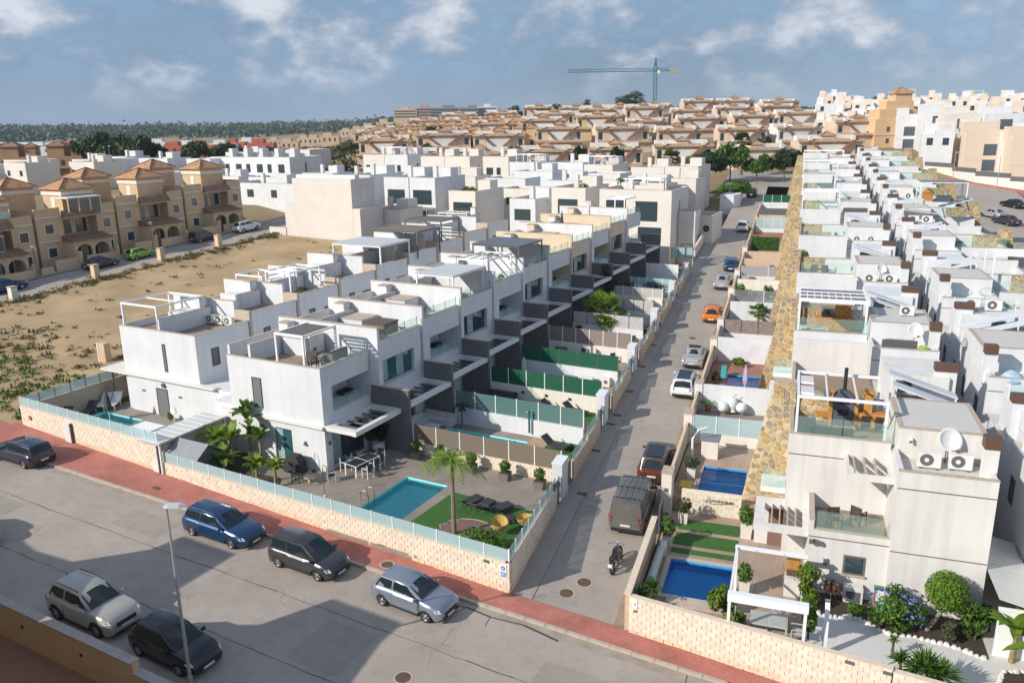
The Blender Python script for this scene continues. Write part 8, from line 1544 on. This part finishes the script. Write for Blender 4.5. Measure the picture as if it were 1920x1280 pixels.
# ---- right-hand background
t = thing('ochre_tower_building', 'tall stepped orange building with a tiled turret on the hill', 'building', (4.3, 214.5, 10.5), RZ_); oc = M('bright_ochre', (.62, .42, .24), .85, var=.06, scale=.5)
for q in ((-6.5, 5.2, 0, 9, -2, 10.8), (-5.2, 4.6, 1, 8, 10.801, 13.4), (-3.2, 4.0, 2, 7, 13.401, 15.5), (-.8, 3.6, 2.4, 6.4, 15.501, 17.3)): MB().box(*q).build('stage', oc, t)
hip(t, -.8, 3.6, 2.4, 6.4, 17.4, 1.6, .4); MB().box(-6.7, 5.4, -.15, -.001, 6.6, 6.9).build('band', sandp, t)
for x, z in ((-3, 7.6), (-3, 4.6), (2.2, 4.4)): MB().box(x-.4, x+.4, -.05, -.002, z, z+1.3).build('window', paneM, t)
MB().box(5.201, 7.0, 1, 8, -2, 9).build('side_wing', sandp, t)
FB = [(24.0, 172, 9.5, 9, 'cream', 'cream three-storey villa with grey blinds by the curving road', 9.2, 5.6), (32.5, 166, 10, 9, 'cream', 'cream villa with two large grey windows at the right edge', 8.8, 6.2), (13.1, 206, 7, 9, 'white', 'white villa with two stacked dark windows behind the palm', 10.4, 5.2), (6.6, 212, 5.5, 9, 'white', 'plain white villa wing left of the stacked windows', 9.4, 4.4), (18.6, 198, 8, 9, 'beige', 'beige villa with roof pergola in the right background', 10.6, 6.0), (27.5, 198, 9, 9, 'white', 'white villa with glass roof terrace in the right background', 10.8, 6.4), (38.5, 186, 10, 9, 'white', 'white villa at the far right edge', 11, 6.4), (38, 156, 6, 8, 'white', 'white house end at the right border of the photo', 9, 4)]
for x, y, w_, dp, c, lab, h, ww in FB:
    zb = G(x, y)-.6; pl = {'cream': M('villa_cream', (.66, .55, .44), .85), 'white': white, 'beige': offs}[c]; t = thing('modern_villa', lab, 'house', (x, y, zb), .22, 'modern villas on the right'); MB().box(-w_/2, w_/2, 0, dp, -2, h-1.0, 0).build('wall', pl, t); MB().box(-w_/2, w_/2, 0, .2, h-.999, h).build('parapet', pl, t); MB().box(-w_/2+.1, w_/2-2.4, dp*.4, dp*.8, h-.999, h+1.6).build('roof_room', pl, t)
    for k in range(3):
        z = .7+3.2*k
        if z+2.5 < h: f = MB().box(-1.1, 1.5, -.05, -.001, z, z+2.3).build('window', darkfr, t); MB().box(-1.03, 1.43, -.065, -.051, z+.07, z+2.23).build('pane', M('blue_grey_blind', (.08, .10, .13), .3), f)
    MB().box(w_/2+.001, w_/2+1.6, 1.2, dp, -2, h-2.6).build('side_wing', M('grey_glazing', (.10, .11, .12), .3), t); MB().box(w_/2+.002, w_/2+1.8, .9, 1.199, h*.33, h*.33+.2).build('balcony_slab', pl, t); MB().box(-w_/2, w_/2, -.02, .0, h*.32, h*.32+.06).build('string_course', coping, t)
t = thing('street_wall', 'curving cream wall with dark hedge panels along the right road', 'wall')
cw = [(12, 172), (17.4, 164.5), (21.5, 157.5), (27.2, 151.5), (33, 146), (40, 143)]
for p, q in zip(cw, cw[1:]):
    MB().prism([p, q, (q[0]+.2, q[1]+.2), (p[0]+.2, p[1]+.2)], Gs(*q)-1, Gs(*p)+1.4).build('panel', offs, t); MB().prism([(p[0]-1.2, p[1]-1.3), (q[0]-1.2, q[1]-1.3), q, p], [Gs(*r)-1 for r in (p, q, q, p)], [Gs(*r)+.15 for r in (p, q, q, p)]).build('pavement', redp, kind='structure'); MB().prism([(p[0]+.05, p[1]+.1), (q[0]+.05, q[1]+.1), (q[0]+.14, q[1]+.1), (p[0]+.14, p[1]+.1)], Gs(*p)+1.41, Gs(*p)+2.3).build('dark_panel', gymet, t)
for i, (r, c) in enumerate(((113, 34.6), (107.5, 35.3), (124, 39.5))):
    p = O_+u_*c+v_*r; car(['silver car parked beside another on the right road', 'dark car in front of the silver one on the right road', 'black car at the right border on the curving road'][i], 'sedan', [PSV, PG, PK][i], (p.x, p.y, Gs(p.x, p.y)+.02), SV+math.pi/2+.5, -.04)
lamp('street lamp on the pavement of the right road', (24.0, 128.0, 8.2), 7.0, rz=2.6); lamp('street lamp at the bend of the right road', (17.5, 137, 8.4), 7.0, rz=.4); lamp('far street lamp behind the left white boxes', (-182, 116, 8), 9.5)
# dense white town on the right ridge
rr = random.Random(77); n = 0
for D in (205, 240, 275, 315, 355, 400):
    for px in range(1530, 1960, 34):
        if D < 260 and px < 1720: continue
        az = math.radians(-27.9)+math.atan((px+rr.uniform(-12, 12)-960)/1509); p = CP+Vector((math.sin(az), math.cos(az), 0))*(D+rr.uniform(-8, 8)); w_, h, dp = rr.uniform(5, 10), rr.uniform(5.5, 8.5), rr.uniform(6, 9)
        t = thing('hill_house', ['white', 'cream', 'pale'][n % 3]+' flat-roofed house on the right ridge, '+('row %s' % ['one', 'two', 'three', 'four', 'five', 'six'][(205, 240, 275, 315, 355, 400).index(D)])+', '+ORD[(px-1530)//34]+' from left', 'house', (p.x, p.y, G(p.x, p.y)-.5), RZ_-.4, 'flat-roofed houses on the right ridge'); m = [white, M('villa_cream', (.66, .55, .44), .85), offs][n % 3]
        MB().box(-w_/2, w_/2, 0, dp, -3, h).build('wall', m, t); MB().box(-w_/2+.3, -w_/2+2.6, 2, 5, h+.001, h+2.2).build('roof_room', m, t); MB().box(w_/2-3.6, w_/2-.1, .02, .2, h+.001, h+.9).build('parapet', m, t)
        for x in (-w_/4, w_/4): MB().box(x-.6, x+.6, -.05, -.002, h-2.4, h-.9).build('window', paneM, t)
        if n % 4 == 0: MB().box(w_/2-3.4, w_/2-.2, 2, 5, h+2.2, h+2.3).build('pergola_roof', whmet, t); [MB().box(w_/2+x-.06, w_/2+x+.06, 2, 2.12, h, h+2.2).build('pergola_post', whmet, t) for x in (-3.3, -.3)]
        n += 1
# ---- left-hand background
for i, (x, y, zt, w_, d_, c) in enumerate([(-167, 93.9, 14.6, 9, 8, 'p'), (-165, 101.1, 14.9, 5, 7, 'w'), (-157, 105.3, 15.0, 10, 7, 'w'), (-144.8, 108.9, 14.8, 8, 6, 'w'), (-176, 84, 14.8, 8, 8, 'p'), (-186, 78, 14.4, 8, 8, 'w'), (-172, 108, 15.2, 7, 7, 'w'), (-150, 99, 12.2, 12, 5, 'p'), (-128, 100, 11.5, 9, 5, 'w'), (-196, 96, 14.8, 10, 8, 'p'), (-182, 105, 14.6, 7, 6, 'w'), (-133, 130, 16.2, 8, 8, 'p'), (-152, 128, 15.6, 10, 8, 'w')]): block_house('flat '+('white' if c == 'w' else 'pale tan')+' house behind the townhouse roofs, '+ORD[i]+' of that group', x, x+w_, y, d_, zt, [(1, 1, 1.8, 1.2), (w_-2.4, 1, 1.8, 1.2)], white if c == 'w' else offs, zb=4.5, stair=i % 2 == 0, group='flat houses behind the townhouses')
def mk_brown(label):
    t = thing('brown_townhouse', label, 'house'); bo = M('brown_ochre', (.36, .22, .12), .85, var=.1, scale=.4); MB().box(-5.5, 5.5, 0, 9, -4, 5.2).build('wall', bo, t); MB().box(-4.4, .2, 1.5, 7, 5.2, 8.0).build('upper_storey', bo, t); hip(t, -4.4, .2, 1.5, 7, 8.1, 1.3, .4, mat=tileD); MB().box(1.8, 4.6, 2, 5, 5.2, 7.8).build('tower', bo, t); hip(t, 1.8, 4.6, 2, 5, 7.9, 1.0, .3, mat=tileD)
    for x in (-3.5, 0, 3.5): MB().box(x-.5, x+.5, -.05, -.002, 2.6, 4.2).build('window', paneM, t)
    MB().add([(-5.7, -1.2, 2.0), (5.7, -1.2, 2.0), (5.7, 0, 2.6), (-5.7, 0, 2.6), (-5.7, -1.2, 1.85), (5.7, -1.2, 1.85), (5.7, 0, 1.85), (-5.7, 0, 1.85)], [(0, 1, 2, 3), (7, 6, 5, 4), (0, 4, 5, 1), (1, 5, 6, 2), (3, 7, 4, 0)]).build('tile_eave', tileD, t); return t
for i, (x, y, z) in enumerate([(-217, 112, 9.5), (-206, 118.5, 9.5), (-241, 122, 9), (-228, 118, 9.2), (-200, 126, 9.5)]): place('brown', mk_brown, (x, y, z), RZ_+.15, 'brown tiled townhouse far left below the wooded hills, '+ORD[i]+' of five', 'brown townhouses far left')
for i, (x, y, h, r) in enumerate([(-199, 125, 8.5, 6.0), (-193.5, 123, 8.8, 6.5), (-187, 125.5, 9.2, 6.0), (-181, 122, 8.6, 5.5), (-174, 121, 8.2, 5.5), (-168, 124, 7.0, 4.6), (-191, 153, 9.5, 6.5), (-186, 158, 8.5, 5.5), (-189.5, 166, 10, 7), (-183, 160, 7, 5), (-163, 148, 6, 4.5)]): tree('pine_tree', 'rounded dark pine in the grove left of centre, '+ORD[i]+' from left', (x, y, G(x, y)-.3), h*1.5*(1 if i < 6 else .75), r*(1.0 if i < 6 else .7), LPINE, i, 1700, .6, group='pine grove left of centre')
for i, (x, y, h, r) in enumerate([(-178.6, 172, 7.5, 5), (-176, 186, 6, 5), (-160, 165, 5, 4), (-150, 190, 5.5, 4), (-168, 200, 6, 5), (-140, 185, 5.5, 3.6)]): tree('scrub_tree', 'greyish scrub tree in the fields beyond the apartment block, '+ORD[i]+' of six', (x, y, G(x, y)-.3), h, r, [LO, LSC, LO][i % 3], i, 1100, .5, group='scrub trees in the fields')
# street trees at the top of the side street, garden hedge, palms
for i, (x, y, h, r, m) in enumerate([(-26.8, 139, 6.8, 3.6, LD), (-23.2, 142, 8.2, 3.8, LG), (-18.2, 144, 6.6, 3.0, LG), (-13.0, 146, 7.0, 3.5, LD), (-29.5, 134, 6.0, 3.2, LD)]): tree('street_tree', ['dark leafy tree at the top of the street, left', 'tallest bright green tree at the top of the street', 'round green tree right of the tallest street tree', 'dark broad tree by the stone fronts at the street top', 'dark low tree against the pale beige houses'][i], (x, y, G(x, y)-.2), h, r, m, i, 1500, .32)
tree('street_tree', 'low bushy greenery over the curved white wall', (-16.8, 118, 7.5), 4.0, 3.2, LG, 7, 1300, .25); t = thing('street_wall', 'curved white wall below greenery at the bend of the street', 'wall'); MB().prism([(-17.5, 110.5), (-15.2, 110.8), (-14.6, 113), (-16.0, 121), (-17.5, 121)], 6, 9.3).build('panel', white, t)
fanpalm('tall fan palm beside the white villas on the right', (8.0, 221.0, 14.2), 5.6, 4.6, 64, tr=.45, seed=12, mat=LG); fanpalm('fan palm rising behind the green street trees', (-22.8, 150, 10.2), 7.0, 2.6, 44, tr=.4, seed=13, mat=LP); fanpalm('short fan palm on the far side of the pale beige house', (-31.3, 127, 9.0), 5.8, 2.3, 40, tr=.35, seed=14, mat=LP); fanpalm('palm among the ochre tower houses', (-116, 172, 13), 6.2, 3, 40, tr=.35, seed=15, mat=LP)
for i, (x, y, h, r, m) in enumerate([(-131, 281, 10, 7, LPINE), (-112, 327, 11, 8, LPINE), (-12, 344, 7, 8, LPINE), (0, 346, 6.5, 8, LPINE), (-150, 290, 8, 4, LD), (-121, 300, 9, 4, LD), (33, 352, 9, 4, LG), (62, 345, 8, 4, LG)]): tree('ridge_tree', 'tree on the skyline of the hillside, '+ORD[i]+' of eight', (x, y, G(x, y)), h, r, m, i+2, 1300, .5)
# far fields, wood and hills
b = MB(); rr = random.Random(31)
def clump(x, y, z, s, n=9):
    for _ in range(n):
        q = Vector((x+rr.gauss(0, s*.6), y+rr.gauss(0, s*.6), z+abs(rr.gauss(.45, .3))*s)); a = rr.uniform(0, 6.28); e1 = Vector((math.cos(a), math.sin(a), rr.uniform(-.3, .3)))*s*.3; e2 = Vector((rr.uniform(-.4, .4), rr.uniform(-.4, .4), 1))*s*.26; b.add([q-e1, q-e2*.6, q+e1, q+e2], [(0, 1, 2, 3)])
for _ in range(4500):
    az = math.radians(rr.uniform(-68, 12)); D = rr.choice([rr.uniform(900, 1900), rr.uniform(1200, 1800), rr.uniform(430, 900)]); x, y = 16+math.sin(az)*D, -29+math.cos(az)*D
    if D < 900 and (rr.random() < .75 or math.degrees(az) > -36): continue
    if fbm(x*.006, y*.006) < -.25 and D < 1200: continue
    clump(x, y, G(x, y), rr.uniform(5, 10) if D > 900 else rr.uniform(2.5, 5), 18)
o = b.build('far_wood', leafmat('far_leaf', (.085, .12, .075), (.045, .075, .055), .1)); tag(o, 'dark pine wood covering the distant hills on the horizon', 'wood'); o['kind'] = 'stuff'
b = MB()
for _ in range(420):
    az = math.radians(rr.uniform(-52, -37)); D = rr.uniform(210, 430); x, y = 16+math.sin(az)*D, -29+math.cos(az)*D; clump(x, y, G(x, y), rr.uniform(1.2, 2.6), 14)
o = b.build('field_scrub', LO); tag(o, 'grey-green scrub and rows of bushes in the far fields', 'scrub'); o['kind'] = 'stuff'
for i in range(30):
    az = math.radians(-63+.92*i+rr.uniform(-.3, .3)); D = rr.uniform(480, 640); x, y = 16+math.sin(az)*D, -29+math.cos(az)*D; red = 8 <= i <= 20 and i % 2 == 0
    t = far = thing('far_house', ('red' if red else ('cream' if i > 20 else 'white'))+' distant house below the wooded hills, '+(ORD[i] if i < 20 else ORD[i-20]+' of the right group')+' from left', 'house', (x, y, G(x, y)+1.5), RZ_, 'distant houses in the valley'); m = M('far_red', (.45, .12, .06), .9) if red else (sandp if i > 20 else white); MB().box(-9, 9, 0, 8, -6, 5.5).build('wall', m, t); MB().box(-6, 2, 1, 7, 5.5, 8).build('upper_storey', m, t)
    [MB().box(x_-.8, x_+.8, -.1, -.01, 1.5, 3.8).build('window', paneM, t) for x_ in (-5, 0, 5)]; far.scale = (.6, .6, .75) if i > 20 else (.85, .85, .85)
for i, (x, y, w_, h) in enumerate([(-524, 743, 26, 12), (-505.7, 753.5, 24, 17), (-482, 766, 40, 15), (-458, 778, 30, 13), (-443, 786, 22, 17)]): t = thing('far_hotel', ['low brownish hotel', 'pinkish hotel', 'long grey hotel', 'low grey hotel', 'white hotel with blue bands'][i]+' on the skyline left of the duplex hill', 'hotel', (x, y, G(x, y)-2), RZ_); hh = 36+h*.32-(G(x, y)-2); m = [sandp, M('far_pink', (.42, .28, .24), .9), M('far_grey', (.22, .22, .23), .9), M('far_grey', (.22, .22, .23), .9), white][i]; MB().box(-w_/2, w_/2, 0, 12, -5, hh).build('wall', m, t); [MB().box(-w_/2+1, w_/2-1, -.3, -.01, hh-2.6-3*q, hh-1.4-3*q).build('window_band', paneM, t) for q in range(3)]; MB().box(-w_/6, w_/6, 2, 9, hh, hh+3).build('roof_house', m, t)
# tower crane
t = thing('tower_crane', 'green tower crane rising above the hillside rooftops', 'crane', (-142.0, 456, 24), RZ_); cg = M('crane_green', (.015, .17, .13), .6); H = 27.5
b = MB()
for x in (-.9, .9):
    for y in (-.9, .9): b.bar((x, y, -6), (x, y, H+2), .2)
for k in range(17): z = -6+2*k; s = 1 if k % 2 else -1; b.bar((-.9*s, -.9, z), (.9*s, -.9, z+2), .13); b.bar((-.9, .9*s, z), (.9, .9*s, z+2), .13); b.bar((-.9*s, .9, z), (.9*s, .9, z+2), .13)
b.build('mast', cg, t); b = MB(); x0, x1 = -52, 12
for y, z in ((-.7, H-.6), (.7, H-.6), (0, H+.9)): b.bar((x0, y, z-.01*0), (x1, y, z), .22)
for k in range(32): x = x0+2*k; b.bar((x, -.7, H-.6), (x+1, 0, H+.9), .12); b.bar((x+1, 0, H+.9), (x+2, -.7, H-.6), .12); b.bar((x, .7, H-.6), (x+1, 0, H+.9), .12)
b.build('jib', cg, t); b = MB(); b.loft([[(-.9, -.9, H+2), (.9, -.9, H+2), (.9, .9, H+2), (-.9, .9, H+2)], [(-.25, -.25, H+7), (.25, -.25, H+7), (.25, .25, H+7), (-.25, .25, H+7)]]); b.build('cat_head', cg, t); MB().bar((0, 0, H+6.8), (-28, 0, H+.9), .1).build('tie', cg, t); MB().bar((0, 0, H+6.8), (11, 0, H+.9), .1).build('tie', cg, t); MB().box(8.5, 12.5, -1.1, 1.1, H-1.8, H+1.4).build('counterweight', M('crane_weight', (.42, .38, .30), .8), t); MB().box(.9, 2.4, -1.9, -.7, H-2.2, H-.4).build('cab', whmet, t)


# thin haze over the whole place
hz = MB().box(-3250, 2050, -340, 3650, -12, 84).build('haze', []); hz['kind'] = 'stuff'; hm = bpy.data.materials.new('haze'); hm.use_nodes = True; t = hm.node_tree; t.nodes.clear(); o = t.nodes.new('ShaderNodeOutputMaterial'); pv = t.nodes.new('ShaderNodeVolumePrincipled'); pv.inputs['Color'].default_value = (.72, .85, 1, 1); pv.inputs['Density'].default_value = .00012; t.links.new(pv.outputs[0], o.inputs['Volume']); hz.data.materials.append(hm); tag(hz, 'thin bluish haze softening the distant hills', 'haze')
